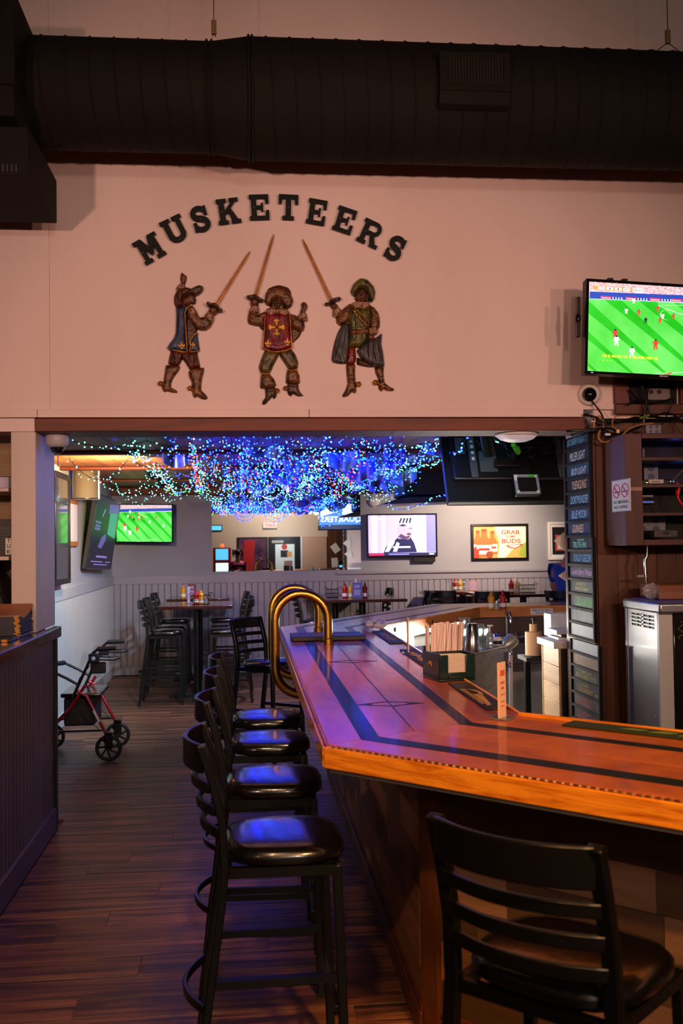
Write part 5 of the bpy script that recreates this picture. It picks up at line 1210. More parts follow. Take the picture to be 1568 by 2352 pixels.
# ------------------------------------------------------------------ media cabinet
CX, CY0 = 2.10, 5.35
zt, zb = at(1455, 996, y=CY0).z, at(1461, 1253, y=CY0).z
cab = thing('media_cabinet', 'open reddish wooden wall cabinet holding network boxes', 'cabinet', (CX, CY0, zb))
RC = wood('cedar_red2', (58, 26, 24), (84, 42, 38), (4, 4, .35), .5, vary=.12)
RCX = wood('cedar_red3', (58, 26, 24), (84, 42, 38), (.35, 4, 4), .5, vary=.12)
x1 = 3.25; fx = at(1475, 1100, y=CY0).x
build('side_panel', B().box((CX, CY0+.02, zb), (CX+.02, YW+.01, zt)), CEDAR, cab, bevel=.002)
build('side_panel', B().box((x1-.02, CY0+.02, zb), (x1, YW+.01, zt)), CEDAR, cab)
build('back_panel', B().box((CX+.02, YW-.01, zb), (x1-.02, YW+.009, zt)), mat('cabinet_dark', (24, 18, 18), .7), cab)
build('stile', B().box((CX-.001, CY0, zb), (fx, CY0+.02, zt)), RC, cab, bevel=.002)
rows = [at(1500, v, y=CY0).z for v in (1007, 1050, 1057, 1112, 1119, 1178, 1184, 1239)]
build('rail', B().box((fx+.001, CY0, rows[0]), (x1, CY0+.02, zt)), RCX, cab, bevel=.002)
build('rail', B().box((fx+.001, CY0, zb), (x1, CY0+.02, rows[7])), RCX, cab, bevel=.002)
build('top_board', B().box((CX+.02, CY0+.02, zt-.018), (x1-.02, YW-.01, zt)), RCX, cab)
build('bottom_board', B().box((CX+.02, CY0+.02, rows[7]-.02), (x1-.02, YW-.01, rows[7])), RCX, cab)
for a, b in ((1, 2), (3, 4), (5, 6)): build('shelf', B().box((CX+.02, CY0+.01, rows[b]), (x1-.02, YW-.01, rows[a])), RCX, cab)
build('tape', B().box((CX-.002, CY0-.0015, at(1460, 1127, y=CY0).z), (fx-.004, CY0, at(1460, 1119, y=CY0).z)), mat('tape', (150, 120, 116), .4), cab)
def devbox(name, label, u0, v0, u1, v1, y, m, d=.16, bev=.004):
    a, b = at(u0, v0, y=y), at(u1, v1, y=y); o = thing(name, label, 'device', (a.x, y, b.z))
    build('case', B().box((a.x, y, b.z), (b.x, y+d, a.z)), m, o, bevel=bev); return o, a, b
o, a, b = devbox('network_router', 'black router with a handwritten white sticker on the second shelf', 1474, 1102, 1549, 1112, CY0+.07, BLKPL)
build('sticker', B().box((at(1489, 1105, y=CY0+.07).x, CY0+.068, at(1489, 1110.5, y=CY0+.07).z), (at(1523, 1105, y=CY0+.07).x, CY0+.0699, at(1489, 1101.5, y=CY0+.07).z)), mat('sticker_white', (190, 178, 186), .5), o)
q = B(); p = at(1494, 1108, y=CY0+.067); write(q, 'Antennas', p, X*.05, Z*.01, slant=.2); build('handwriting', q, mat('ink_black', (20, 20, 24), .5), o, smooth=0)
build('led', B().cbox(at(1485, 1108.5, y=CY0+.069), (.006, .003, .004)), glow('led_green', (160, 255, 60), 4), o); build('led', B().cbox(at(1543, 1106, y=CY0+.069), (.02, .003, .006)), glow('led_white_blue', (180, 200, 255), 5), o)
def outlet(label, u, v, y, s=.08, n=1):
    c = at(u, v, y=y); o = thing('wall_outlet', label, 'outlet', c)
    build('plate', B().box((c.x-s*.55*n, c.y-.006, c.z-s*.6), (c.x+s*.55*n, c.y, c.z+s*.6)), mat('outlet_white', (120, 122, 136), .4), o, bevel=.003)
    for i in range(n):
        for dz in (-.32, .32):
            x = c.x+(i-(n-1)/2)*s*.9
            build('socket', B().lathe([(s*.24, 0), (s*.24, .003)], (x, c.y-.006, c.z+dz*s), 14, -Y), mat('socket_grey', (70, 76, 110), .4), o)
outlet('white power outlet with one plug behind the router, lit blue', 1494, 1085, CY0+.30); outlet('white double power outlet at the left of the lowest cabinet shelf', 1490, 1205, CY0+.3, .09, 2)
outlet('white outlet box lying on top of the media cabinet', 1500, 986, CY0+.12, .04, 2)
o, a, b = devbox('audio_box', 'grey control box with two knobs on the lowest cabinet shelf', 1502, 1218, 1557, 1234, CY0+.07, mat('box_grey', (70, 64, 66), .5), .18)
for u in (1526, 1532): build('knob', B().lathe([(.008, 0), (.007, .012), (.005, .013)], at(u, 1224, y=CY0+.07), 12, -Y), mat('knob_blue', (40, 46, 80), .4), o)
o, a, b = devbox('network_switch', 'dark switch box with blue lamps on the third cabinet shelf', 1474, 1148, 1506, 1158, CY0+.12, BLKPL)
for k in range(5): build('led', B().cbox(at(1478+k*5, 1153, y=CY0+.118), (.006, .003, .003)), glow('led_blue', (90, 110, 255), 4), o)
q = B(); P = [at(u, v, y=CY0+.03) for u, v in ((1553, 1108), (1560, 1116), (1558, 1128), (1552, 1136), (1554, 1126), (1560, 1122), (1556, 1142), (1562, 1154), (1570, 1162))]
single('cable', B().tube(P, .0065, 7), mat('cable_red', (206, 30, 26), .4), 'bright red cable coil hanging in the media cabinet', 'cable', smooth=60)
o, a, b = devbox('small_adapter', 'small white bracket piece on the third cabinet shelf', 1474, 1137, 1500, 1142, CY0+.14, mat('outlet_white', (120, 122, 136), .4), .05, .002)
q = B().tube([at(1543, 1105, y=CY0+.06), at(1572, 1075, y=CY0+.06)], .004, 6); q.ball(at(1543, 1106, y=CY0+.06), .009, 8, 5); single('antenna', q, mat('antenna_grey', (90, 90, 96), .4), 'thin grey antenna slanting up from the router', 'antenna')
for k, (u, v0, v1) in enumerate(((1477, 1031, 1050),)):
    a, b = at(u-2, v0, y=CY0+.1), at(u+3, v1, y=CY0+.1); single('cable_cover', B().box((a.x, CY0+.1, b.z), (b.x, CY0+.12, a.z)), mat('cover_lilac', (90, 90, 140), .4), 'narrow upright strip on the top cabinet shelf', 'strip')
lamp('POINT', 'router_glow', (2.55, 5.58, 2.02), None, .2, (.1, .2, 1), .03); lamp('POINT', 'router_glow', (2.5, 5.58, 2.2), None, .1, (.1, .15, 1), .03)
# no smoking sign on the cabinet side
sy0, sy1 = at(1406, 1140, x=CX).y, at(1449, 1140, x=CX).y
z1, z0 = at(1405, 1105, x=CX).z, at(1449, 1173, x=CX).z
sg = thing('no_smoking_sign', 'white no smoking, no vaping sign with two red circles on the cabinet side', 'sign', (CX, (sy0+sy1)/2, z0))
sw, sh = abs(sy0-sy1), z1-z0; so = Vector((CX-.001, sy0, z0)); sx = -Y
build('plate', B().prism(rect(0, 0, sw, sh), so, sx, Z, -X*.003), WHITE, sg, bevel=.001)
INK = mat('ink_black', (20, 20, 24), .5); RDI = mat('sign_red', (206, 36, 52), .45)
q = B(); write(q, 'NO SMOKING', so-X*.0035+sx*sw*.09+Z*sh*.25, sx*sw*.8, Z*sh*.1); build('lettering', q, INK, sg, smooth=0); q = B(); write(q, 'NO VAPING', so-X*.0035+sx*sw*.13+Z*sh*.09, sx*sw*.72, Z*sh*.1)
build('lettering', q, INK, sg, smooth=0); q = B()
for k in (0, 1):
    f = so-X*.0033; x0 = .16+.43*k; q.poly([(sw*(x0-.02), sh*.6), (sw*(x0+.27), sh*.6), (sw*(x0+.27), sh*.635), (sw*(x0-.02), sh*.635)], f, sx, Z)
build('cigarette', q, INK, sg, smooth=0, kind='stuff')
q = B()
for k in (0, 1):
    cx_, cy_, r = sw*(.27+.45*k), sh*.65, sw*.2
    ro, ri = disc(cx_, cy_, r, 24, sh*.22), disc(cx_, cy_, r*.82, 24, sh*.185)
    for i in range(24): q.poly([ro[i], ro[(i+1) % 24], ri[(i+1) % 24], ri[i]], so-X*.0037, sx, Z)
    q.poly([(cx_-r*.72, cy_+sh*.12), (cx_-r*.55, cy_+sh*.155), (cx_+r*.72, cy_-sh*.12), (cx_+r*.55, cy_-sh*.155)], so-X*.0039, sx, Z)
build('red_circle', q, RDI, sg, smooth=0)
fr = B().tube([so-X*.003+sx*a*sw+Z*b*sh for a, b in ((.02, .015), (.98, .015), (.98, .985), (.02, .985))], .0012, 4, True); build('border', fr, mat('sign_line', (120, 110, 120), .5), sg)

# ------------------------------------------------------------------ beer boards on the reveal, three frames one under another
BOLD = .004
def chalk(name, c): return mat('chalk_'+name, c, .8)
CH = {'b': chalk('blue', (120, 196, 226)), 'w': chalk('white', (222, 226, 232)), 'p': chalk('peach', (232, 190, 150)), 'l': chalk('lightblue', (150, 200, 240)), 't': chalk('teal', (130, 226, 196)), 'c': chalk('sky', (110, 180, 236)), 'v': chalk('lilac', (214, 170, 226)), 'y': chalk('yellow', (220, 210, 90)), 'g': chalk('green', (110, 226, 120)), 'o': chalk('orange', (236, 110, 80)), 'k': chalk('pink', (240, 70, 140)), 'd': chalk('gold', (226, 180, 80))}
SLATE = mat('slate', (20, 24, 31), .65, spec=.3, noise=(7, (40, 46, 54))); SLB = mat('slate_blue', (30, 42, 74), .65, spec=.3, noise=(7, (50, 66, 98)))
SMUD = mat('slate_smudged', (120, 130, 132), .6, noise=(14, (60, 70, 76), (1, 1, .4))); SGREY = mat('slate_grey', (70, 80, 86), .6, noise=(9, (52, 60, 66)))
FRW = mat('board_frame', (20, 17, 17), .7, spec=.2); RAILG = mat('board_rail', (70, 62, 55), .75, spec=.2, noise=(8, (88, 80, 72)))
BX = XR-.004
def board(uTL, vTL, uTR, vTR, uBL, vBL, uBR, vBR, rows, label, extra=''):
    P = [at(u, v, x=BX) for u, v in ((uTL, vTL), (uTR, vTR), (uBL, vBL), (uBR, vBR))]
    yf, yn = (P[0].y+P[2].y)/2, (P[1].y+P[3].y)/2; z1, z0 = (P[0].z+P[1].z)/2, (P[2].z+P[3].z)/2
    o = thing('beer_board', label, 'menu board', (BX, (yf+yn)/2, z0)); w_, h = yf-yn, z1-z0; f0 = Vector((BX, yf, z0)); e = -Y
    build('backing', B().prism(rect(0, 0, w_, h), f0, e, Z, -X*.006), FRW, o)
    for xa, xb in ((0, .022), (w_-.022, w_)): build('stile', B().prism(rect(xa, 0, xb, h), f0-X*.006, e, Z, -X*.014), FRW, o, bevel=.002)
    n = len(rows); rh = h/n
    for i, (m, lines) in enumerate(rows):
        zb = h-(i+1)*rh
        sl = build('slate', B().prism(rect(.024, zb+rh*.2, w_-.024, zb+rh*.985), f0-X*.0062, e, Z, -X*.003), m, o, smooth=0)
        build('rail', B().prism(rect(.022, zb-rh*.0, w_-.022, zb+rh*.19), f0-X*.006, e, Z, -X*.014), FRW if extra == 'dark' else RAILG, o, bevel=.002)
        for (s, cc, x0, y0, x1, y1) in lines:
            x1 = min(x1, .91); q = B(); write(q, s, f0-X*.0095+e*(.024+x0*(w_-.048))+Z*(zb+rh*(.2+.78*y0)), e*((x1-x0)*(w_-.048)), Z*(rh*.78*(y1-y0)), slant=.03/max(.2, (x1-x0)))
            build('lettering', q, CH[cc], sl, smooth=0)
    return o, f0, w_, h
board(1299, 1010, 1360, 988, 1306, 1234, 1364, 1234, [(SLATE, [('$12 BEER FLIGHTS!', 'b', .04, .2, .97, .82)]), (SLATE, [('MILLER LIGHT', 'w', .14, .12, .78, .86)]), (mat('slate_teal', (24, 56, 76), .55, noise=(7, (34, 74, 92))), [('BUD LIGHT', 'w', .2, .14, .82, .72)]), (SLATE, [('YUENGLING', 'p', .2, .12, .82, .88)]), (SLATE, [('DORTMUNDER', 'l', .14, .14, .88, .84)]), (SLB, [('BLUE MOON', 'l', .18, .12, .8, .84)]), (SLB, [('GUINNESS', 'p', .2, .16, .66, .86)])],
      'black beer board with the first seven chalked beers, topmost of three', 'dark')
board(1307, 1236, 1366, 1232, 1312, 1464, 1374, 1475, [(SLATE, [('TRUTH IPA', 't', .14, .08, .72, .62), ('FLAGSHIP', 't', .34, .7, .62, .9)]), (SLATE, [('FOGGY GEEZER', 'c', .18, .18, .98, .8)]), (mat('slate_plum', (56, 52, 64), .55), [('Cosmic Berry Wheat', 'v', .04, .12, .99, .82)]), (SGREY, [('WHITE RAJAH', 'y', .2, .1, .76, .48), ('BREW KETTLE', 'y', .28, .62, .66, .86)]), (mat('slate_green', (44, 54, 54), .6), [('STELLA ARTOIS!', 'g', .22, .14, .96, .8)]), (SMUD, []), (mat('board_white', (214, 218, 214), .6), [])],
      'middle beer board with a blank white panel at its foot')
o, f0, w_, h = board(1313, 1470, 1376, 1478, 1320, 1660, 1392, 1676, [(mat('board_white', (214, 218, 214), .6), []), (mat('bare_wood', (150, 96, 62), .6, noise=(30, (110, 66, 40), (1, 3, .5))), []), (SLATE, [('GREAT LAKES', 'y', .3, .62, .7, .86), ('EDMUND FITZ', 'y', .1, .14, .86, .5)]), (SLATE, [('BLACKHEART', 'd', .2, .1, .74, .56), ('$6', 'd', .82, .1, .98, .4), ('CASK', 'd', .3, .7, .58, .92)]), (mat('slate_plum', (56, 52, 64), .55), [('LEMON SHANDY', 'o', .14, .12, .72, .56), ('LEINENKUGEL', 'o', .3, .66, .68, .9)]), (mat('slate_green', (44, 54, 54), .6), [('MIDWEST HAZE', 'k', .14, .12, .72, .52), ('SEASONAL', 'k', .28, .66, .66, .88)])],
      'lowest beer board with chalked beers in yellow, orange and pink')
q = B().poly([(w_*.84+.02*math.sin(t)**3, h*.06+.017*math.cos(t)-.006*math.cos(2*t)-.002*math.cos(3*t)) for t in [2*PI*i/18 for i in range(18)]], f0-X*.0097, -Y, Z); build('chalk_heart', q, CH['k'], o, smooth=0)
# loose notices sticking out behind the boards
for u, v, s, lab in ((1291, 1242, .11, 'white paper taped behind the beer board, the upper one'), (1301, 1322, .09, 'white paper taped behind the beer board, the lower one')):
    c = at(u, v, y=6.28); single('paper_notice', B().prism([(-.09, 0), (.05, s), (.08, -.02), (.05, -s*1.1)], (c.x+.03, 6.27, c.z), X, Z, Y*.002), PAPER, lab, 'paper', smooth=0)

BOLD = .016
# ------------------------------------------------------------------ steel cooler at the right
KX = 2.14; fy = at(1435, 1380, x=KX).y; ny = at(1508, 1392, x=KX).y; zt = at(1435, 1372, x=KX).z
zn = at(1508, 1396, x=KX).z; zt = zt-.005
ck = thing('beer_cooler', 'tall stainless steel cooler with vented side panel by the cedar wall', 'cooler', (2.6, ny, 0))
build('body', B().box((KX+.006, ny+.02, .02), (3.2, fy, zt-.05)), mat('cooler_dark', (44, 38, 38), .35), ck, bevel=.004)
zv = [at(1450, v, x=KX).z for v in (1404, 1436)]; ya, yb = at(1450, 1420, x=KX).y, at(1502, 1420, x=KX).y
build('side_panel', B().box((KX, ny+.005, .02), (KX+.006, fy-.035, zv[1])).box((KX, ny+.005, zv[0]), (KX+.006, fy-.035, zt-.05)).box((KX, ny+.005, zv[1]), (KX+.006, yb, zv[0])).box((KX, ya, zv[1]), (KX+.006, fy-.035, zv[0])), STEEL, ck)
build('rear_trim', B().box((KX-.004, fy-.033, .02), (KX+.01, fy, zt-.05)), STEEL, ck, bevel=.002)
q = B(); m_ = (ya+yb)/2
for i in range(5): z = zv[1]+(zv[0]-zv[1])*i/4; q.box((KX-.001, yb, z-.004), (KX+.004, ya, z+.004))
for y in (m_, m_+(ya-m_)/2, m_-(m_-yb)/2): q.box((KX-.001, y-(.012 if y == m_ else .003), zv[1]), (KX+.004, y+(.012 if y == m_ else .003), zv[0]))
build('vent_grille', q, STEEL, ck, smooth=0)
build('vent_dark', B().box((KX+.005, yb, zv[1]), (KX+.0058, ya, zv[0])), BLKPL, ck)
for u, v in ((1446, 1395), (1499, 1402), (1453, 1625), (1505, 1645)): build('screw', B().lathe([(.007, 0), (.006, .003)], at(u, v, x=KX), 10, -X), CHROME, ck)
build('front_post', B().box((KX, ny-.02, .02), (KX+.075, ny+.004, zt-.05)), mat('white_steel', (206, 206, 200), .3), ck, bevel=.002)
build('glass_door', B().box((KX+.08, ny-.018, .3), (3.2, ny+.0, zt-.06)), mat('door_glass', (30, 24, 22), .1, coat=1), ck, bevel=.003)
build('top', B().box((KX-.012, ny-.06, zt-.055), (3.22, fy+.01, zt)), STEEL, ck, bevel=.012, seg=3)
build('top_liner', B().box((KX+.03, ny-.02, zt), (3.2, fy-.02, zt+.004)), mat('liner_blue', (70, 80, 170), .3), ck)
rr = random.Random(8); q = B()
for k in range(4):
    p = Vector((KX+.12+k*.06, ny-.0186, zt-.1-.02*k)); q.tube([p+Vector((.018*math.sin(t*1.7+k), 0, -.013*t)) for t in range(8)], .0012, 4)
build('scribbles', q, mat('paint_pen', (200, 170, 160), .5), ck)
a, b = at(1492, 1330, y=5.3), at(1568, 1372, y=5.2)
pk = thing('cardboard_package', 'brown package wrapped in plastic on top of the steel cooler', 'package', (a.x, 5.25, zt+.005))
build('box', B().box((a.x+.02, 5.22, zt+.005), (a.x+.8, 5.5, zt+.085)), mat('cardboard', (124, 72, 44), .5, noise=(5, (146, 90, 58))), pk, bevel=.012)
build('plastic_wrap', B().box((a.x+.015, 5.214, zt+.006), (a.x+.8, 5.23, zt+.05)), mat('wrap', (150, 104, 86), .25), pk, bevel=.006)
rr = random.Random(6); c = at(1498, 1356, y=5.3); c.z = zt+.04; q = B()
q.ball(c, (.055, .045, .04), 14, 10); q.v = [tuple(c+(Vector(p)-c)*rr.uniform(.72, 1.22)) for p in q.v]
mz = min(v[2] for v in q.v); q.v = [(x, y, z-mz+zt+.005) for x, y, z in q.v]
single('plastic_bag', q, mat('clear_bag', (200, 196, 204), .12, alpha=.35), 'crumpled clear plastic bag under the steel pipe', 'bag', smooth=0)
pp = [at(1486, 1252, y=5.5), at(1485, 1278, y=5.5), at(1480, 1285, y=5.5), at(1484, 1352, y=5.5)]
o = thing('steel_pipe', 'narrow chrome pipe rising from the cooler to the media cabinet', 'pipe', (pp[3].x, 5.5, pp[3].z))
build('pipe', B().tube(pp, .0095, 12), CHROME, o, smooth=60); c = at(1481, 1323, y=5.5)
build('clamp', B().box((c.x-.045, 5.5, c.z-.006), (c.x, 5.515, c.z+.006)).lathe([(.013, -.008), (.013, .008)], (c.x+.003, 5.5, c.z), 12), STEEL, o)

# ------------------------------------------------------------------ plank-faced cabinet behind the bar, and what is on it
PX = 1.99; yf = at(1246, 1500, x=PX).y; yn = 6.27
zc0 = at(1236, 1475, x=PX).z
pc = thing('plank_cabinet', 'bar-high cabinet faced with pale wide planks, white top', 'cabinet', (PX+.3, 6.5, 0))
PLW = wood('pale_plank', (186, 140, 96), (214, 184, 146), (.4, .4, 3), .5, vary=.22, scale=4); 
for k in range(7):
    z = 1.0-k*.118; build('plank', B().box((PX, yn, max(.02, z-.116)), (PX+.016, yf-.002, z)), PLW, pc, bevel=.002)
build('carcass', B().box((PX+.017, yn, .02), (PX+.6, yf-.002, 1.0)), mat('carcass_dark', (40, 28, 24), .7), pc)
build('edge_strip', B().box((PX-.004, yf-.002, .02), (PX+.02, yf+.012, 1.0)), mat('strip_oak', (206, 170, 110), .5), pc)
build('worktop', B().box((PX-.03, yn-.0, 1.0), (PX+.62, yf+.03, 1.045)), mat('worktop_white', (216, 212, 204), .35), pc, bevel=.004)
zt = 1.046
for k, (m, dz, dx) in enumerate(((WHITE, .022, .0), (mat('book_dark', (40, 50, 48), .5), .018, .02), (mat('book_grey', (180, 184, 196), .5), .03, -.01))):
    x0 = PX+.02+dx; single('book', B().box((x0, 6.33, zt), (x0+.24, 6.55, zt+dz-.002)), m, ['white book at the bottom of the pile by the beer boards', 'dark book in the middle of the pile by the beer boards', 'grey book on top of the pile by the beer boards'][k], 'book', 'books on the plank-faced cabinet', bevel=.002); zt += dz
single('paper_tray', B().box((PX+.05, 6.58, 1.046), (PX+.3, 6.74, 1.2)), mat('tray_pale', (210, 214, 216), .45), 'pale upright box behind the pile of books', 'box', bevel=.004)

# inside of the bar: ice bin, glasses, sink, dispenser, towel
IX0, IX1, IY0, IY1 = 1.0, 1.62, 4.75, 5.7
p = at(1152, 1500, z=.82); 
bn = thing('ice_bin', 'brushed steel ice bin behind the straw caddy', 'ice bin', (1.35, 6.1, 0))
a0, a1 = at(1076, 1595, y=5.55), at(1152, 1578, y=5.9)
za = 1.028; BP = [(1.02, 5.41), (1.62, 6.22), (1.38, 6.54), (.99, 6.2)]
build('body', B().prism(BP, (0, 0, .45), X, Y, Z*(za-.45)), mat('bin_steel', (104, 108, 114), .4, .7, noise=(12, (130, 134, 140), (.4, 1, 3))), bn, bevel=.01)
build('lip', B().prism([(1.008, 5.395), (1.635, 6.222), (1.385, 6.555), (.985, 6.21)], (0, 0, za), X, Y, Z*.008), STEEL, bn)
for x, y in ((1.06, 5.55), (1.55, 6.22), (1.36, 6.45), (1.03, 6.15)): build('leg', B().cyl((x, y, 0), (x, y, .45), .018), STEEL, bn)
GL = mat('clear_glass', (225, 235, 235), .05, trans=.9)
zs = za+.009
def glass(u, y, h, r, label, m=GL, nm='glass', cat='glass'):
    c = at(u, 1500, y=y); o = thing(nm, label, cat, (c.x, y, zs), 0, 'glasses on the ice bin'); 
    build('bowl', B().lathe([(r*.8, 0), (r*.8, .006), (r, h), (r*.92, h), (r*.74, .012), (.001, .012)], (c.x, y, zs), 16), m, o, smooth=50); build('rim', B().tube([(c.x+r*math.cos(t), y+r*math.sin(t), zs+h) for t in [2*PI*i/16 for i in range(16)]], .0022, 5, True), m, o); return o
glass(1068, 6.05, .19, .034, 'tall clear glass, tallest beside the steel shaker')
glass(1104, 6.05, .15, .024, 'narrow clear glass right of the steel shaker'); glass(1116, 6.15, .12, .022, 'short clear glass second from the steel shaker')
c = at(1085, 1500, y=5.9); o = thing('cocktail_shaker', 'tall steel cocktail shaker tin upside down among the glasses', 'shaker', (c.x, 5.9, zs))
build('tin', B().lathe([(.045, 0), (.045, .01), (.034, .165), (.03, .17)], (c.x, 5.9, zs), 24), mat('shaker_steel', (190, 196, 200), .15, 1), o); build('rim', B().lathe([(.047, 0), (.047, .004), (.045, .005)], (c.x, 5.9, zs), 24), CHROME, o)
c = at(1125, 1500, y=6.1); o = thing('pump_bottle', 'clear pump bottle with a white nozzle on the ice bin', 'bottle', (c.x, 6.1, zs)); build('body', B().lathe([(.02, 0), (.022, .005), (.022, .08), (.009, .1)], (c.x, 6.1, zs), 14), mat('pump_clear', (190, 206, 216), .1, trans=.6), o)
build('pump', B().cyl((c.x, 6.1, zs+.1), (c.x, 6.1, zs+.135), .005).box((c.x-.012, 6.094, zs+.132), (c.x+.02, 6.106, zs+.141)), WHITE, o)
c = at(1142, 1500, y=6.24); o = thing('detergent_bottle', 'squat white bottle with a blue cap on the ice bin', 'bottle', (c.x, 6.24, zs)); build('body', B().lathe([(.03, 0), (.033, .006), (.033, .04), (.02, .055)], (c.x, 6.24, zs), 16), WHITE, o); build('cap', B().lathe([(.021, .054), (.021, .07), (.018, .072)], (c.x, 6.24, zs), 16), mat('cap_blue', (36, 60, 170), .4), o)
build('label', B().lathe([(.0335, .008), (.0335, .03)], (c.x, 6.24, zs), 16), mat('label_black', (24, 26, 32), .5), o)
# hand sink further back
sk = thing('hand_sink', 'dark steel hand sink with tap below the far run of the bar', 'sink', (2.3, 8.8, 0))
build('basin', B().box((2.05, 8.55, .62), (2.75, 9.1, .80)), mat('sink_steel', (96, 92, 96), .4, .7), sk, bevel=.01); build('bowl', B().box((2.12, 8.62, .801), (2.55, 9.0, .803)), BLKPL, sk)
build('splash_back', B().box((2.0, 9.14, .62), (3.2, 9.17, .97)), mat('splash_wood', (84, 62, 54), .5), sk)
for x in (2.1, 2.7): build('leg', B().box((x-.02, 8.6, 0), (x+.02, 8.64, .62)), STEEL, sk)
c = at(1171, 1472, y=8.95)
build('tap', B().tube([(c.x, 9.05, .80), (c.x, 9.05, .98)]+[tuple(p) for p in arc((c.x, 8.98, .98), .07, 0, PI, 8, Y, Z)]+[(c.x, 8.91, .95)], .011, 10), CHROME, sk, smooth=60)
for dx in (-.09, .09): build('tap_handle', B().lathe([(.02, 0), (.02, .02), (.012, .03), (.016, .05), (.004, .06)], (c.x+dx, 9.05, .80), 12), CHROME, sk)
build('tap_plate', B().box((c.x-.12, 9.02, .80), (c.x+.12, 9.08, .815)), CHROME, sk, bevel=.004)
a = at(1192, 1482, y=9.12); o = thing('notice', 'small blue notice reading NO above a pictogram behind the sink', 'sign', (a.x, 9.12, a.z)); build('plate', B().box((a.x, 9.128, a.z), (a.x+.065, 9.138, a.z+.09)), mat('notice_pale', (190, 200, 220), .5), o)
build('band', B().box((a.x, 9.1265, a.z+.06), (a.x+.065, 9.128, a.z+.09)), mat('notice_blue', (36, 60, 130), .5), o); q = B(); write(q, 'NO', (a.x+.012, 9.126, a.z+.064), X*.04, Z*.02); build('lettering', q, WHITE, o, smooth=0)
build('pictogram', B().prism(disc(.03, .03, .014, 10), (a.x, 9.1275, a.z), X, Z, -Y*.001).prism([(.02, .01), (.05, .008), (.045, .02), (.025, .022)], (a.x, 9.1275, a.z), X, Z, -Y*.0008), BLKPL, o, smooth=0)
c = at(1226, 1506, y=7.6); o = thing('towel_roll', 'brown paper towel roll on an upright black stand', 'towel roll', (c.x, 7.6, .83))
cz_ = .80
build('shelf', B().box((c.x-.09, 7.5, cz_-.03), (2.6, 7.75, cz_)), mat('carcass_dark', (40, 28, 24), .7), o); 
for dx in (-.07, .9): build('shelf_leg', B().box((c.x+dx, 7.6, 0), (c.x+dx+.04, 7.64, cz_-.03)), BLACK, o)
KR = mat('kraft_paper', (196, 150, 110), .8)
build('roll', B().lathe([(.066, .01), (.066, .19), (.02, .19)], (c.x, 7.6, cz_), 24), KR, o); build('core', B().lathe([(.03, .19), (.03, .25), (.01, .25)], (c.x, 7.6, cz_), 16), KR, o); build('stand', B().lathe([(.085, 0), (.085, .01), (.01, .012)], (c.x, 7.6, cz_), 24).cyl((c.x, 7.6, cz_+.01), (c.x, 7.6, cz_+.29), .006).ball((c.x, 7.6, cz_+.29), .014, 10, 6), BLKPL, o)
# striped towel hanging at the bin's side, scoop above it
q = B(); n_ = 14; TX, TY = 1.655, 6.20
for i in range(n_+1):
    x = TX+.012*math.sin(i*1.3)+i*.004; y = TY+i*.016
    q.v += [(x-.004+.006*math.sin(i), y, .38), (x, y, .7), (x+.004, y, .985)]
for i in range(n_): 
    for k in (0, 1): q.f.append((i*3+k, i*3+3+k, i*3+4+k, i*3+1+k)); q.m.append(0)
tw = thing('bar_towel', 'white towel with red and blue stripes hanging beside the ice bin', 'towel', (TX, TY+.1, .38))
build('cloth', q, mat('towel_white', (200, 196, 206), .9), tw)
for z, m in ((.92, mat('stripe_red', (180, 40, 50), .8)), (.90, mat('stripe_blue', (50, 70, 150), .8))):
    build('stripe', B().tube([(TX-.003+.012*math.sin(i*1.3)+i*.004, TY+i*.016, z) for i in range(n_+1)], 1, flat=(.004, .01), up=Z), m, tw)
build('hang_bar', B().cyl((TX, TY-.03, .985), (TX+.05, TY+.27, .985), .006), CHROME, tw)
single('ice_scoop', B().lathe([(.002, 0), (.03, .02), (.045, .06), (.046, .12), (.042, .125)], (TX-.03, TY+.12, .995), 16, (.5, .2, .35)), mat('scoop_grey', (150, 156, 150), .35, .6), 'rounded grey scoop above the striped towel', 'scoop')
# lamp tube under the far run
dd = (I[3]-I[2]).normalized(); nn = Vector((dd.y, -dd.x, 0)); a, b = I[2]+dd*.15, I[2]+dd*1.9
o = thing('tube_lamp', 'glowing white tube lamp mounted under the far run of the bar', 'lamp', ((a+b)/2).to_tuple()[:2]+(.96,))
up = Vector((0, 0, .968))
build('tube', B().cyl(a-nn*.02+up, b-nn*.02+up, .013, n=10), glow('tube_white', (255, 250, 236), 22, True), o); build('holder', B().tube([a-nn*.05+up, b-nn*.05+up], 1, flat=(.02, .05), up=Z), WHITE, o)
lamp('AREA', 'under_bar_lamp', tuple((a+b)/2+nn*.12+Z*.93), (2.1, 6.3, .75), 30, (1.0, .93, .8), 1.2, sy=.06)
lamp('AREA', 'under_bar_lamp', (1.06, 6.95, .93), (2.05, 6.5, .62), 20, (1.0, .93, .8), 1.0, sy=.06)
# ------------------------------------------------------------------ service counter at the left
CTX, CTZ = -1.12, 1.22
ct = thing('service_counter', 'dark painted service counter with vertical boards and a thick top', 'counter', (-1.7, 5.3, 0))
PUR = mat('counter_paint', (92, 80, 86), .4, vary=.06); CTT = mat('counter_top', (72, 50, 46), .26, coat=.5, noise=(6, (84, 58, 52)))
build('carcass', B().box((-2.8, 4.58, 0), (CTX-.052, 6.18, CTZ-.07)), PUR, ct)
cm_ = mesh_of(B().add([(0,0,.14),(0,.078,.14),(0,.078,CTZ-.07),(0,0,CTZ-.07),(.008,.005,.14),(.008,.073,.14),(.008,.073,CTZ-.07),(.008,.005,CTZ-.07)], [(0,1,5,4),(1,2,6,5),(2,3,7,6),(3,0,4,7),(4,5,6,7)]), PUR)
for k in range(20): piece('board', cm_, ct, Vector((CTX-.052, 4.60+k*.079, 0))-Vector(ct.location))
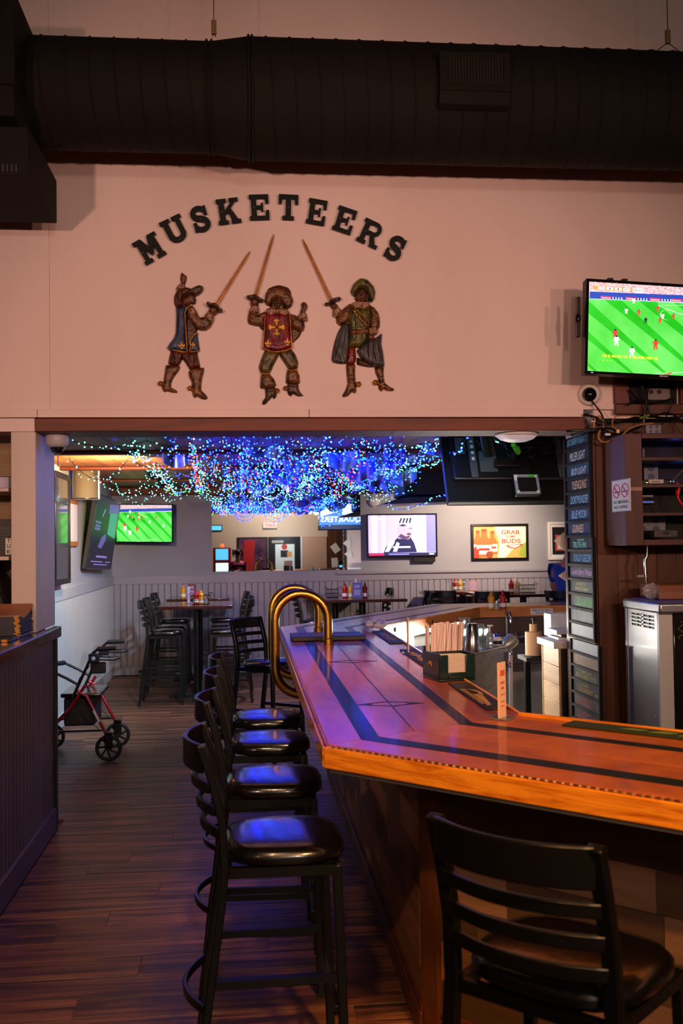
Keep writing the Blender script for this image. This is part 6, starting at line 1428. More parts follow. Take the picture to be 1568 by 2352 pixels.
build('base_board', B().box((CTX-.052, 4.56, 0), (CTX-.028, 6.19, .14)), PUR, ct, bevel=.004)
build('end_trim', B().box((CTX-.05, 6.15, .0), (CTX-.026, 6.20, CTZ-.07)), mat('trim_black', (20, 18, 20), .4), ct)
build('countertop', B().prism([(-2.8, 4.5), (CTX-.05, 4.5), (CTX-.015, 4.515), (CTX, 4.55), (CTX, 6.19), (-1.171, 6.19), (-1.171, 5.69), (-2.8, 5.69)], (0, 0, CTZ-.065), X, Y, Z*.065), CTT, ct, bevel=.008, seg=3)
build('corner_cap', B().tube([(CTX-.05, 4.497, CTZ-.03), (CTX-.02, 4.508, CTZ-.03), (CTX+.002, 4.54, CTZ-.03)], 1, flat=(.004, .055), up=Z), mat('worn_oak', (150, 78, 36), .5, noise=(30, (110, 54, 28))), ct)
# menus
NAVY = mat('menu_navy', (24, 26, 44), .4); MTAN = mat('menu_cover', (150, 96, 70), .5)
zz = CTZ+.001; rr = random.Random(2)
mx0, mx1, my0, my1 = -2.0, -1.185, 5.37, 5.68
def menu(k, z, th, cover, x1, label, curl):
    o = thing('menu_folder', label, 'menu', ((mx0+x1)/2, (my0+my1)/2, z), 0, 'stacked menus on the service counter'); n = 14; vs = []; fs = []
    for i in range(n+1):
        f = i/n; y = my0+(my1-my0)*f; dz = curl*.03*(-.55*math.sin(f/.6*PI) if f < .6 else 1.5*((f-.6)/.4)**2)
        for x in (mx0, x1):
            for t in (0, th): vs.append((x, y, z+dz+t))
    for i in range(n):
        a = i*4; b = a+4; fs += [(a, b, b+1, a+1), (a+2, a+3, b+3, b+2), (a+1, b+1, b+3, a+3), (a, a+2, b+2, b)]
    fs += [(0, 1, 3, 2), (n*4, n*4+2, n*4+3, n*4+1)]
    cv = build('cover', B().add(vs, fs), cover, o, smooth=50); xx = x1-.026+rr.uniform(-.003, .003)
    build('corner_clip', B().box((xx, my0-.002, z+.0006), (xx+.024, my0+.02, z+th-.0006)), GLD, cv)
for k in range(17):
    menu(k, zz+.016+k*.0062, .0056, MTAN if k == 16 else NAVY, mx1+rr.uniform(-.006, .006), 'dark blue menu folder, '+ORD[k]+' from the bottom of the tall stack on the counter' if k < 16 else 'topmost menu of the tall stack, tan side up and curling', max(0, (k-8)/8.0)**1.5)
o = thing('menu_folder', 'single menu lying under the front of the tall stack', 'menu', (-1.55, 5.2, CTZ+.001), 0)
cv = build('cover', B().box((-2.0, 5.17, CTZ+.001), (-1.19, 5.62, CTZ+.015)), NAVY, o, bevel=.003); build('corner_clip', B().box((-1.232, 5.168, CTZ+.002), (-1.204, 5.19, CTZ+.0155)), GLD, cv); build('corner_clip', B().box((-1.196, 5.34, CTZ+.002), (-1.188, 5.36, CTZ+.0155)), GLD, cv)
# shelving behind the counter
sh = thing('cubby_shelves', 'recessed wooden shelving with pale shelf fronts left of the post', 'shelving', (-1.7, 6.0, 1.24))
BWD = wood('shelf_back', (150, 118, 80), (176, 142, 100), (.5, 4, 4), .6, vary=.1)
build('back_board', B().box((-2.8, YW+.48, 1.23), (-1.31, YW+.498, 2.34)), BWD, sh)
build('side_board', B().box((-1.325, YW+.14, 1.23), (-1.307, YW+.478, 2.34)), POSTP, sh)
zsh = []
for v0, v1 in ((1121, 1129), (1278, 1287)):
    z1, z0 = at(10, v0, y=YW+.03).z, at(10, v1, y=YW+.03).z; zsh.append(z1); build('shelf', B().box((-2.8, YW+.03, z0), (-1.325, YW+.475, z1)), POSTP, sh, bevel=.002)
z1 = at(10, 1094, y=YW+.1).z; x1 = at(26, 1100, y=YW+.1).x; xm = at(19, 1100, y=YW+.1).x
o = thing('device_box', 'dark box with a lilac front label on the upper shelf', 'box', (x1-.1, YW+.12, zsh[0]+.001)); build('case', B().box((x1-.3, YW+.11, zsh[0]+.001), (x1, YW+.35, z1)), BLKPL, o, bevel=.003); build('label_plate', B().box((x1-.3, YW+.106, zsh[0]+.006), (xm, YW+.11, z1-.004)), mat('label_lilac', (186, 176, 206), .5), o)
z1 = at(10, 1208, y=YW+.1).z; q = B().box((-1.75, YW+.12, zsh[1]+.001), (-1.33, YW+.15, z1)); o = thing('letter_board', 'black perforated board with white day cards reading TUE on the lower shelf', 'day board', (-1.5, YW+.12, zsh[1]+.001)); build('panel', q, BLKPL, o, bevel=.003)
q = B()
for i in range(36):
    for j in range(9): q.cbox((-1.74+i*.0115+(j % 2)*.0057, YW+.1195, zsh[1]+.02+j*.0155), (.004, .001, .004))
build('perforation', q, mat('hole_dark', (6, 6, 7), .8), o, kind='stuff', smooth=0)
build('heading_strip', B().box((-1.75, YW+.112, z1-.002), (-1.33, YW+.16, z1+.04)), mat('grey_board', (70, 64, 58), .6), o)
q = B(); write(q, 'DOGS AND', (-1.56, YW+.1112, z1+.008), X*.2, Z*.026); build('heading_letters', q, INK, o, smooth=0)
a, b = at(12, 1236, y=YW+.1), at(27, 1274, y=YW+.1)
for dx, w_ in ((0, 'TUE'), (-.075, None)):
    build('day_card', B().box((a.x+dx, YW+.105, b.z), (b.x+dx, YW+.1185, a.z)), PAPER, o)
    if w_:
        q = B(); hh = (a.z-b.z)/3
        for i, ch in enumerate(w_): write(q, ch, (a.x+.009, YW+.1045, a.z-(i+1)*hh+.006), X*(b.x-a.x-.018), Z*(hh-.01))
        build('day_letters', q, INK, o, smooth=0); build('pin', B().ball(((a.x+b.x)/2, YW+.104, a.z+.004), .004, 8, 5), BLKPL, o)
o = thing('bag', 'bulky black bag with a curved tan piping below the shelves', 'bag', (-1.6, YW+.25, 1.222))
build('body', B().prism([(0, 0), (.5, 0), (.5, .1), (.46, .28), (.4, .38), (.3, .42), (.1, .44), (0, .44)], (-1.85, YW+.1, 1.222), X, Z, Y*.3), mat('bag_black', (22, 20, 22), .6, bump=(30, .2)), o, bevel=.02)
for r, m in ((.3, MTAN), (.36, BLKPL)): build('piping', B().tube([(-1.66+r*math.cos(t), YW+.092, 1.2+r*1.05*math.sin(t)) for t in [PI/2*i/14 for i in range(1, 15)]], .006, 6), m, o, smooth=60)

# ------------------------------------------------------------------ arcade machine and glazed panel on the left wall
ax = XBL+.02; o = thing('arcade_machine', 'slim black game machine with a lit screen behind the blue-grey reveal', 'game machine', (-1.5, 7.4, 0))
y0_, y1_ = 6.9, 7.55; xr = at(134, 1350, y=7.52).x-.07
build('cabinet', B().prism([(0, 0), (.62, 0), (.62, .95), (.5, 1.05), (.5, 1.75), (0, 1.75)], (ax, y0_, 0), Y, Z, X*(xr-ax)), BLKPL, o, bevel=.01); 
build('screen', B().box((xr, y0_+.06, 1.28), (xr+.004, y0_+.42, 1.44)), glow('arcade_screen', (150, 190, 230), 1.2), o); build('marquee', B().box((xr, y0_+.05, 1.62), (xr+.004, y0_+.44, 1.72)), mat('marquee_red', (120, 40, 40), .4), o)
build('joystick', B().cyl((xr-.01, y0_+.3, 1.0), (xr+.06, y0_+.28, 1.08), .008).ball((xr+.065, y0_+.28, 1.085), .02, 10, 6), BLKPL, o); build('control_panel', B().prism([(.1, .92), (.6, .9), (.6, .98), (.1, 1.02)], (xr-.02, y0_, 0), Y, Z, X*.05), BLKPL, o, bevel=.006)
gy0, gy1 = at(121, 1200, x=XBL+.1).y, at(156, 1200, x=XBL+.1).y; zt_, zb_ = 2.36, at(150, 1340, x=XBL+.1).z
o = thing('glazed_case', 'deep black framed glass case hung on the left wall beside the reveal', 'display case', (XBL+.06, (gy0+gy1)/2, zb_))
build('case', B().box((XBL, gy0, zb_), (XBL+.11, gy1, zt_)), BLKPL, o, bevel=.004)
gl = B()
for r4 in ((gy0, zb_, gy1, zb_+.05), (gy0, zt_-.05, gy1, zt_), (gy0, zb_+.05, gy0+.05, zt_-.05), (gy1-.05, zb_+.05, gy1, zt_-.05)): gl.box((XBL+.11, r4[0], r4[1]), (XBL+.125, r4[2], r4[3]))
build('frame', gl, BLACK, o, bevel=.002); build('pane', B().box((XBL+.111, gy0+.05, zb_+.05), (XBL+.115, gy1-.05, zt_-.05)), mat('case_glass', (50, 52, 58), .04, coat=1), o)
for z in (zt_-.12, (zt_+zb_)/2, zb_+.15): build('hinge', B().box((XBL+.03, gy0-.006, z-.03), (XBL+.09, gy0+.001, z+.03)), mat('hinge_yellow', (206, 170, 50), .4), o)
a, b = at(157, 1145, x=XBL+.01), at(163, 1255, x=XBL+.01); o = thing('picture_frame', 'narrow orange wooden frame on the left wall behind the glass case', 'picture', (XBL, a.y, b.z))
build('frame', B().box((XBL, a.y-.05, b.z), (XBL+.03, a.y+.45, a.z)), mat('orange_wood', (190, 116, 40), .4), o, bevel=.004); build('print', B().box((XBL+.03, a.y, b.z+.05), (XBL+.031, a.y+.4, a.z-.05)), PAPER, o)
# loudspeaker
c = at(197, 1108, x=-1.58); o = thing('wall_speaker', 'white and grey loudspeaker on a bracket high on the left wall', 'loudspeaker', c)
build('cabinet', B().box((c.x-.13, c.y+.0, c.z-.17), (c.x+.13, c.y+.07, c.z+.17)), WHITE, o, bevel=.01)
build('grille', B().prism([(.12*math.cos(a_), -.005-.13*math.sin(a_)) for a_ in [PI*i_/16 for i_ in range(17)]], (c.x, c.y, c.z-.16), X, Y, Z*.32), mat('speaker_grille', (112, 98, 74), .7, bump=(200, .5)), o)
build('end_cap', B().prism([(.125*math.cos(a_), -.002-.135*math.sin(a_)) for a_ in [PI*i_/16 for i_ in range(17)]], (c.x, c.y, c.z-.168), X, Y, Z*.008), BLKPL, o)
build('bracket', B().box((XBL, c.y+.02, c.z-.03), (c.x-.13, c.y+.06, c.z+.03)), BLACK, o)

# ------------------------------------------------------------------ rollator
rc = Vector((-1.32, 8.34, 0)); R_ = thing('rollator', 'red-framed four-wheeled rollator with a black seat and bag by the left wall', 'walker', rc)
RED2 = mat('rollator_red', (150, 16, 30), .22, .3, coat=.6); 
def L(x, y, z): return (rc.x+x, rc.y+y, z)
# its length runs along X: front casters at the left, handles at the right; two sides at y = -.28 and +.28
WH = .105
for sy in (-1, 1):
    y = sy*.28
    rw, fwx = .22, -.32
    for wx, nm in ((rw, 'wheel'), (fwx, 'wheel')):
        c = Vector(L(wx, y, WH)); wo = build(nm, B().tube([c+Vector((WH*.86*math.cos(t), 0, WH*.86*math.sin(t))) for t in [2*PI*i/28 for i in range(28)]], WH*.14, 8, True), mat('tyre', (20, 19, 20), .6), R_, smooth=60)
        q = B().lathe([(.022, -.02), (.022, .02)], c, 12, Y)
        for k in range(7):
            t = 2*PI*k/7; q.tube([c+Vector((math.cos(t)*.02, 0, math.sin(t)*.02)), c+Vector((math.cos(t+.3)*.055, 0, math.sin(t+.3)*.055)), c+Vector((math.cos(t+.38)*.088, 0, math.sin(t+.38)*.088))], 1, flat=(.016, .016), up=Y)
        build('wheel_spokes', q, BLKPL, wo)
    build('frame_tube', B().tube([L(-.02, y, .56), L(.05, y, .52), L(.2, y, .22), L(rw+.0, y-.0, .2)], .013, 8), RED2, R_, smooth=60)
    build('frame_tube', B().tube([L(.04, y, .6), L(-.08, y, .42), L(-.26, y, .24), L(-.3, y, .21)], .013, 8), RED2, R_, smooth=60)
    build('wheel_fork', B().box(L(rw-.03, y-.02, .1), L(rw+.03, y-.012, .22)).box(L(rw-.03, y+.012, .1), L(rw+.03, y+.02, .22)).box(L(rw-.03, y-.02, .205), L(rw+.03, y+.02, .23)), BLACK, R_, bevel=.003)
    build('wheel_fork', B().box(L(fwx-.02, y-.02, .1), L(fwx+.03, y-.012, .22)).box(L(fwx-.02, y+.012, .1), L(fwx+.03, y+.02, .22)).box(L(fwx-.02, y-.02, .205), L(fwx+.03, y+.02, .23)), RED2, R_, bevel=.003)
    build('handle_post', B().tube([L(-.06, y, .5), L(.06, y, .76), L(.1, y, .85), L(.14, y, .885), L(.26, y, .89)], .012, 8), BLACK, R_, smooth=60)
    build('grip', B().tube([L(.14, y, .886), L(.28, y, .89)], .019, 10), BLKPL, R_, smooth=60)
    build('brake_lever', B().tube([L(.12, y, .83), L(.22, y, .82), L(.3, y, .825), L(.31, y, .81), L(.26, y, .795), L(.15, y, .80)], .006, 6), BLKPL, R_, smooth=60)
    build('brake_cable', B().tube([L(.1, y, .78), L(.0, y-.01, .66), L(-.06, y-.01, .5), L(.05, y-.01, .36), L(.16, y-.01, .24)], .003, 5), BLKPL, R_, smooth=60)
    build('backrest_arm', B().tube([L(.0, y, .6), L(-.1, y, .66), L(-.22, y, .72)], .011, 8), BLKPL, R_, smooth=60)
    build('brake_housing', B().box(L(.07, y-.022, .775), L(.15, y+.022, .85)), BLKPL, R_, bevel=.008)
    build('cross_bar', B().tube([L(-.26, y, .245), L(.17, y, .245)], .008, 6), BLACK, R_)
build('back_strap', B().tube([L(-.22, -.28, .72), L(-.29, -.15, .725), L(-.3, 0, .725), L(-.29, .15, .725), L(-.22, .28, .72)], .02, 8), BLKPL, R_, smooth=60)
build('seat', B().box(L(-.16, -.24, .5), L(.16, .24, .535)), VINYL, R_, bevel=.014, seg=3)
build('bag', B().box(L(-.14, -.2, .27), L(.1, .2, .495)), mat('bag_black', (22, 20, 22), .6, bump=(30, .2)), R_, bevel=.015)
build('bag', B().box(L(.08, -.27, .69), L(.2, -.24, .78)), mat('bag_black', (22, 20, 22), .6, bump=(30, .2)), R_, bevel=.01)
build('badge', B().lathe([(.016, 0), (.015, .003)], L(.11, -.303, .815), 14, -Y), mat('badge_pale', (170, 180, 214), .4), R_)
build('rating_label', B().prism(rect(0, 0, .1, .018), L(.1, -.295, .40), Vector((.45, 0, -.9)).normalized(), Vector((.9, 0, .45)).normalized(), -Y*.001), PAPER, R_, smooth=0)

# ------------------------------------------------------------------ mirror and pictures on the back wall
x0, x1, z0 = at(487, 1313, y=YB).x, at(829, 1313, y=YB).x, at(487, 1313, y=YB).z; z1 = 2.44
o = thing('wall_mirror', 'large frameless mirror on the back wall reflecting the string lights', 'mirror', ((x0+x1)/2, YB, z0))
mm = mat('mirror_silver', (228, 230, 234), 0.0, 1.0)
build('glass', B().box((x0, YB-.008, z0), (x1, YB-.0005, z1)), mm, o, smooth=0); build('clip', B().box((x0+.3, YB-.012, z0-.008), (x0+.34, YB-.001, z0+.012)), CHROME, o); build('clip', B().box((x1-.34, YB-.012, z0-.008), (x1-.3, YB-.001, z0+.012)), CHROME, o)
def picture(u0, v0, u1, v1, label, frame, art, mt=None):
    a, b = at(u0, v0, y=YB-.02), at(u1, v1, y=YB-.02); o = thing('picture_frame', label, 'picture', ((a.x+b.x)/2, YB, b.z)); f = B(); t = .035
    for r4 in ((a.x, b.z, b.x, b.z+t), (a.x, a.z-t, b.x, a.z), (a.x, b.z+t, a.x+t, a.z-t), (b.x-t, b.z+t, b.x, a.z-t)): f.box((r4[0], YB-.03, r4[1]), (r4[2], YB-.001, r4[3]))
    build('frame', f, frame, o, bevel=.003); W, H = b.x-a.x-2*t, a.z-b.z-2*t; o0 = Vector((a.x+t, YB-.012, b.z+t)); q = B(); lay = [0]
    build('backing', B().box((a.x+t, YB-.011, b.z+t), (b.x-t, YB-.002, a.z-t)), PAPER, o)
    def put(p, mi): lay[0] += .0002; q.poly([(x*W, y*H) for x, y in p], o0-Y*lay[0], X, Z, mi)
    def txt(s, x0, y0, x1, y1, mi): lay[0] += .0002; write(q, s, o0-Y*lay[0]+X*x0*W+Z*y0*H, X*(x1-x0)*W, Z*(y1-y0)*H, mi)
    art(put, txt); build('print', q, mt, o, smooth=0); return o
PM = [mat('poster_cream', (244, 232, 206), .5), mat('poster_orange', (226, 108, 44), .5), mat('poster_red', (206, 52, 36), .5), mat('poster_amber', (236, 170, 90), .5), mat('poster_green', (150, 170, 60), .5), mat('poster_white', (250, 246, 236), .5), mat('poster_brown', (150, 66, 30), .5)]
def buds(put, txt):
    put(rect(0, 0, 1, 1), 0); put([(0, 0), (.45, 0), (.5, .5), (.4, 1), (0, 1)], 3); put([(.6, 0), (1, 0), (1, .45), (.8, .35)], 3); put([(.85, .05), (1, .0), (1, .5), (.92, .4)], 4)
    for cx, w_, h, y0 in ((.08, .1, .85, .1), (.36, .1, .8, .12), (.2, .15, .98, .02)):
        put([(cx-w_, y0), (cx+w_, y0), (cx+w_, y0+.45*h), (cx+w_*.4, y0+.68*h), (cx+w_*.35, y0+h*.9), (cx-w_*.35, y0+h*.9), (cx-w_*.4, y0+.68*h), (cx-w_, y0+.45*h)], 1)
        put([(cx-w_*.92, y0+.1*h), (cx+w_*.92, y0+.1*h), (cx+w_*.92, y0+.4*h), (cx-w_*.92, y0+.4*h)], 5); put(rect(cx-w_*.7, y0+.22*h, cx+w_*.7, y0+.3*h), 2); put(rect(cx-w_*.36, y0+.82*h, cx+w_*.36, y0+.92*h), 6)
    put(disc(.3, .1, .07, 12, .12), 6); put([(.0, .3), (.1, .28), (.1, .0), (0, 0)], 2)
    txt('GRAB', .53, .74, .88, .88, 2); txt('SOME', .62, .64, .8, .71, 2); txt('BUDS', .54, .46, .9, .6, 2)
    put([(.62, .4), (.95, .44), (.9, .36), (.78, .28), (.66, .33)], 2); put([(.66, .39), (.9, .41), (.86, .36), (.78, .31), (.69, .35)], 5)
picture(1081, 1204, 1214, 1286, 'framed beer poster with orange bottles and red lettering', BLACK, buds, PM)
def beer2(put, txt):
    put(rect(0, 0, 1, 1), 0); put(rect(.08, .08, .92, .92), 1); put([(.2, .2), (.8, .2), (.8, .68), (.2, .68)], 2); put([(.28, .25), (.72, .25), (.72, .6), (.28, .6)], 3); put(disc(.5, .62, .1, 12, .08), 0)
picture(1257, 1199, 1330, 1285, 'white framed poster with a dark centre, partly hidden by the beer board', WHITE, beer2, [mat('mat_white', (226, 226, 232), .5), mat('poster_black', (24, 22, 28), .5), mat('poster_pink', (196, 90, 90), .5), mat('poster_mint', (200, 220, 210), .5)])
c = at(858, 1152, y=YB); o = thing('wall_clock', 'small round white disc on the wall above the cyclist screen', 'detector', (c.x, YB, c.z)); build('body', B().lathe([(.075, 0), (.075, .02), (.06, .035), (.03, .04)], (c.x, YB, c.z), 24, -Y), mat('disc_white', (206, 196, 206), .4), o, smooth=50); build('plate', B().lathe([(.082, 0), (.082, .008)], (c.x, YB, c.z), 24, -Y), WHITE, o)
q = B().tube([at(263, 1118, x=XBL+.02), at(279, 1128, x=XBL+.1), at(281, 1150, x=XBL+.12), at(277, 1165, x=XBL+.1)], .008, 6); single('cable', q, CBL, 'black cable drooping from the ceiling to the corner screen', 'cable', smooth=60)

# ------------------------------------------------------------------ dark air conditioner soffit and heater under the ceiling
a, b = at(915, 1092, y=11.0), at(1040, 1150, y=11.0)
o = thing('ceiling_heater', 'dark box-shaped unit hung under the ceiling right of the lights', 'air conditioner', (a.x+.4, 11, b.z)); build('case', B().prism([(0, .0), (1.5, -.02), (1.5, .36), (.25, .36), (.0, .2)], (a.x, 10.6, b.z+.04), X, Z, Y*.8), mat('unit_dark', (34, 34, 52), .45), o, bevel=.02)
for k in range(2): build('port', B().box((a.x+.75+k*.3, 10.592, b.z+.14), (a.x+.95+k*.3, 10.6, b.z+.3)), BLKPL, o)
build('lower_panel', B().prism([(-.25, -.05), (1.5, -.0), (1.5, .03), (0, .03)], (a.x, 10.55, b.z+.0), X, Z, Y*.9), mat('unit_navy', (26, 32, 70), .4), o, bevel=.006)

# ------------------------------------------------------------------ spotlights on the ceiling
def can(u, v, y, d, label, m=None):
    c = at(u, v, y=y); o = thing('spotlight', label, 'spotlight', c); d = Vector(d).normalized()
    build('can', B().lathe([(.03, -.09), (.045, -.08), (.052, .08), (.052, .09), (.044, .09), (.04, .06)], c, 18, d), m or BLACK, o, smooth=50); build('stem', B().cyl(c, (c.x, c.y, ZC), .008), BLACK, o); build('lens', B().lathe([(.043, .06), (.043, .062)], c, 16, d), mat('lens', (120, 150, 190), .1), o); return o
can(285, 1022, 8.0, (1, -.15, -.1), 'black can spotlight at the left under the ceiling'); can(345, 1082, 9.9, (.3, 1, -.4), 'black can spotlight above the corner screen'); can(369, 1100, 11.2, (.2, .8, -.5), 'small dark spotlight near the back wall, left')
can(922, 1062, 9.4, (.1, .9, -.5), 'round black spotlight hanging right of the lights'); can(848, 1108, 12.2, (.3, .8, -.5), 'small spotlight near the mirror edge'); can(1120, 1015, 6.6, (.3, .5, -.8), 'dark can spotlight in front of the hanging television')
c = at(221, 1012, y=8.3); o = thing('flood_light', 'lit white box lamp under the ceiling at the far left', 'lamp', c); build('box', B().box((c.x-.035, 8.25, c.z-.07), (c.x+.035, 8.35, c.z+.06)), glow('flood_glow', (255, 226, 180), 3, True), o, bevel=.004); build('stem', B().cyl(c, (c.x, c.y, ZC), .01), BLACK, o)
build('arm', B().box((c.x-.12, 8.28, c.z-.02), (c.x-.036, 8.32, c.z+.02)), BLACK, o)

# ------------------------------------------------------------------ string lights
LED = [glow('led_icy', (110, 250, 226), 3.4), glow('led_deep_blue', (6, 36, 255), 50, True), glow('led_violet', (40, 40, 255), 12, True), glow('led_ember', (255, 60, 10), 5), glow('led_lime', (20, 255, 50), 5), glow('led_pure', (190, 215, 255), 4), glow('led_rose', (255, 30, 80), 5)]
WIRE = mat('wire_dark', (14, 18, 22), .5)
oct_ = [(1,0,0),(-1,0,0),(0,1,0),(0,-1,0),(0,0,1),(0,0,-1)]; of_ = [(0,2,4),(2,1,4),(1,3,4),(3,0,4),(2,0,5),(1,2,5),(3,1,5),(0,3,5)]
rr = random.Random(17)
PAL = {'icy': [0, 0, 0, 0, 5], 'blue': [1, 1, 2, 1, 2], 'multi': [0, 1, 3, 4, 5, 6, 3, 2, 3, 1, 4], 'mix': [0, 1, 0, 2, 1, 2]}
GRP = {'icy': 'icy white fairy light strings', 'blue': 'deep blue fairy light strings', 'multi': 'many-coloured fairy light strings', 'mix': 'mixed white and blue fairy light strings'}
COLN = {'icy': 'icy white', 'blue': 'deep blue', 'multi': 'many-coloured', 'mix': 'white and blue'}
def fairy(P, pal, step=.036, r=.0054, jit=.03, lab=''):
    o = thing('fairy_lights', COLN[pal]+' string of lights, '+lab if lab else {'icy': 'string of icy white lights swagged under the back room ceiling', 'blue': 'string of deep blue lights swagged under the back room ceiling', 'multi': 'string of many-coloured lights swagged under the back room ceiling', 'mix': 'string of white and blue lights swagged under the back room ceiling'}[pal], 'string lights', P[0], 0, GRP[pal])
    build('wire', B().tube(P, .0022, 4), WIRE, o); q = B(); acc = 0
    for i in range(len(P)-1):
        a, b = Vector(P[i]), Vector(P[i+1]); L_ = (b-a).length; s = acc
        while s < L_:
            p = a.lerp(b, s/L_)+Vector((rr.uniform(-jit, jit), rr.uniform(-jit, jit), rr.uniform(-jit, jit*.3))); k = r*rr.uniform(.8, 1.25)
            p.z = min(p.z, ZC-.02)
            q.ball(p, k, 6, 4, rr.choice(PAL[pal])); s += step
        acc = s-L_
    build('bulbs', q, LED, o, smooth=180, kind='stuff')
def drips(x0, y0, x1, y1, dep):
    P = [(x0, y0, ZC-.02)]; n = int(abs(x1-x0)/.11)
    for k in range(n):
        x = x0+(x1-x0)*(k+.5)/n; y = y0+(y1-y0)*(k+.5)/n; d = dep*rr.uniform(.35, 1.2); z = ZC-.03-.02*rr.random()
        P += [(x-.012, y, z), (x-.006, y+.01, z-d*.5), (x, y, z-d), (x+.008, y-.01, z-d*.5), (x+.014, y, z)]
    P.append((x1, y1, ZC-.02)); return P
def swag(x0, y0, x1, y1, n, sag, z=2.43, seg=9):
    P = []
    for k in range(n):
        f0, f1 = k/n, (k+1)/n; sg = sag*rr.uniform(.6, 1.35)
        for i in range(seg): t = i/seg; f = f0+(f1-f0)*t; P.append((x0+(x1-x0)*f, y0+(y1-y0)*f, z-sg*4*t*(1-t)))
    P.append((x1, y1, z)); return P
for k_, (y, pal, n, sag, xa, xb) in enumerate(((6.7, 'blue', 5, .06, -.9, 1.3), (7.0, 'icy', 5, .07, -1.2, 1.3), (7.35, 'mix', 6, .10, -1.0, 1.3), (7.7, 'blue', 6, .12, -.5, 1.3), (8.0, 'multi', 5, .14, -.7, .8), (8.3, 'icy', 6, .14, -1.4, 1.5), (8.6, 'blue', 6, .16, -.6, 1.5), (8.9, 'mix', 6, .16, -.7, 1.6),
                               (9.2, 'multi', 5, .2, -.9, .9), (9.5, 'blue', 6, .18, -.4, 1.7), (9.8, 'icy', 6, .18, -1.4, 1.7), (10.1, 'mix', 6, .2, -.6, 1.7), (10.4, 'multi', 5, .24, -.5, 1.2), (10.7, 'blue', 6, .2, -.4, 1.6), (11.0, 'icy', 7, .2, -1.5, 1.7), (11.3, 'mix', 6, .22, -.4, 1.7), (11.6, 'icy', 7, .2, -1.5, 1.8), (12.1, 'icy', 6, .2, -1.3, 1.8))):
    fairy(drips(xa*.6, y, xb*.8, y+rr.uniform(-.2, .2), .13+.016*(y-6.7)) if pal in ('blue', 'multi') else swag(xa+rr.uniform(-.1, .1), y, xb+rr.uniform(-.1, .1), y+rr.uniform(-.3, .3), n, sag), pal, lab=ORD[k_]+' across the ceiling from the beam')
for k_, (x, pal, n, sag) in enumerate(((-.75, 'icy', 7, .10), (-.35, 'multi', 7, .16), (.0, 'blue', 8, .14), (.25, 'mix', 8, .18), (.55, 'icy', 8, .16), (.8, 'multi', 7, .18), (1.05, 'blue', 8, .14), (1.3, 'icy', 8, .1), (1.5, 'mix', 7, .08), (1.75, 'icy', 6, .05))):
    fairy(swag(x, 6.6, x+rr.uniform(-.2, .3), 11.8, n, sag), pal, lab=ORD[k_]+' lengthwise one from the left')
# hanging loops
for k_, (u, v, y, r, pal) in enumerate(((408, 1110, 9.6, .12, 'multi'), (500, 1120, 10.6, .14, 'icy'), (548, 1110, 10.2, .13, 'multi'), (620, 1118, 10.8, .15, 'blue'), (690, 1110, 10.0, .13, 'multi'), (560, 1160, 12.2, .16, 'blue'), (640, 1165, 12.4, .16, 'mix'))):
    c = at(u, v, y=y); P = [(c.x+r*math.cos(t), y+.05*math.sin(t*2), c.z+.04+r*1.15*math.sin(t)) for t in [PI*.9+1.2*PI*i/20 for i in range(21)]]
    P = [(P[0][0], y, ZC-.02)]+P+[(P[-1][0], y, ZC-.02)]; fairy(P, pal, .02, .0055, .022, 'hanging loop '+('nearest the corner screen' if k_ == 0 else 'in front of the mirror, number '+ORD[k_-1]))
P = [at(u, v, y=9.0) for u, v in ((895, 1168), (930, 1170), (965, 1158), (1000, 1140), (1030, 1136))]; fairy([(P[0].x, 9.0, ZC)]+[tuple(p) for p in P]+[(P[-1].x, 9.0, ZC)], 'mix', .022, .0055, .02, 'draped low beside the hanging television')
# iridescent foil streamers between the strings
FO = mat('foil', (190, 205, 235), .32, 1.0, bump=(7, .5, (3, 3, .6))); FOP = mat('foil_violet', (150, 140, 240), .32, 1.0, bump=(7, .5, (3, 3, .6)))
for k in range(26):
    x, y = rr.uniform(-.8, 1.6), 7.2+k*.21; w_ = rr.uniform(.16, .34); q = B(); n_ = 8; h = rr.uniform(.10, .22)
    for i in range(n_+1):
        t = i/n_; q.v += [(x+w_*(t-.5), y+.03*math.sin(t*9), 2.44-.02*math.sin(t*PI)), (x+w_*(t-.5), y+.05*math.sin(t*9+1), 2.44-h*(.6+.4*math.sin(t*PI)))]
    q.f = [(i*2, i*2+2, i*2+3, i*2+1) for i in range(n_)]; q.m = [0]*n_
    single('foil_streamer', q, FO if k % 2 else FOP, ('silver' if k % 2 else 'violet')+' foil strip among the string lights, '+ORD[k]+' counted from the beam', 'decoration', 'foil strips among the string lights', smooth=80)
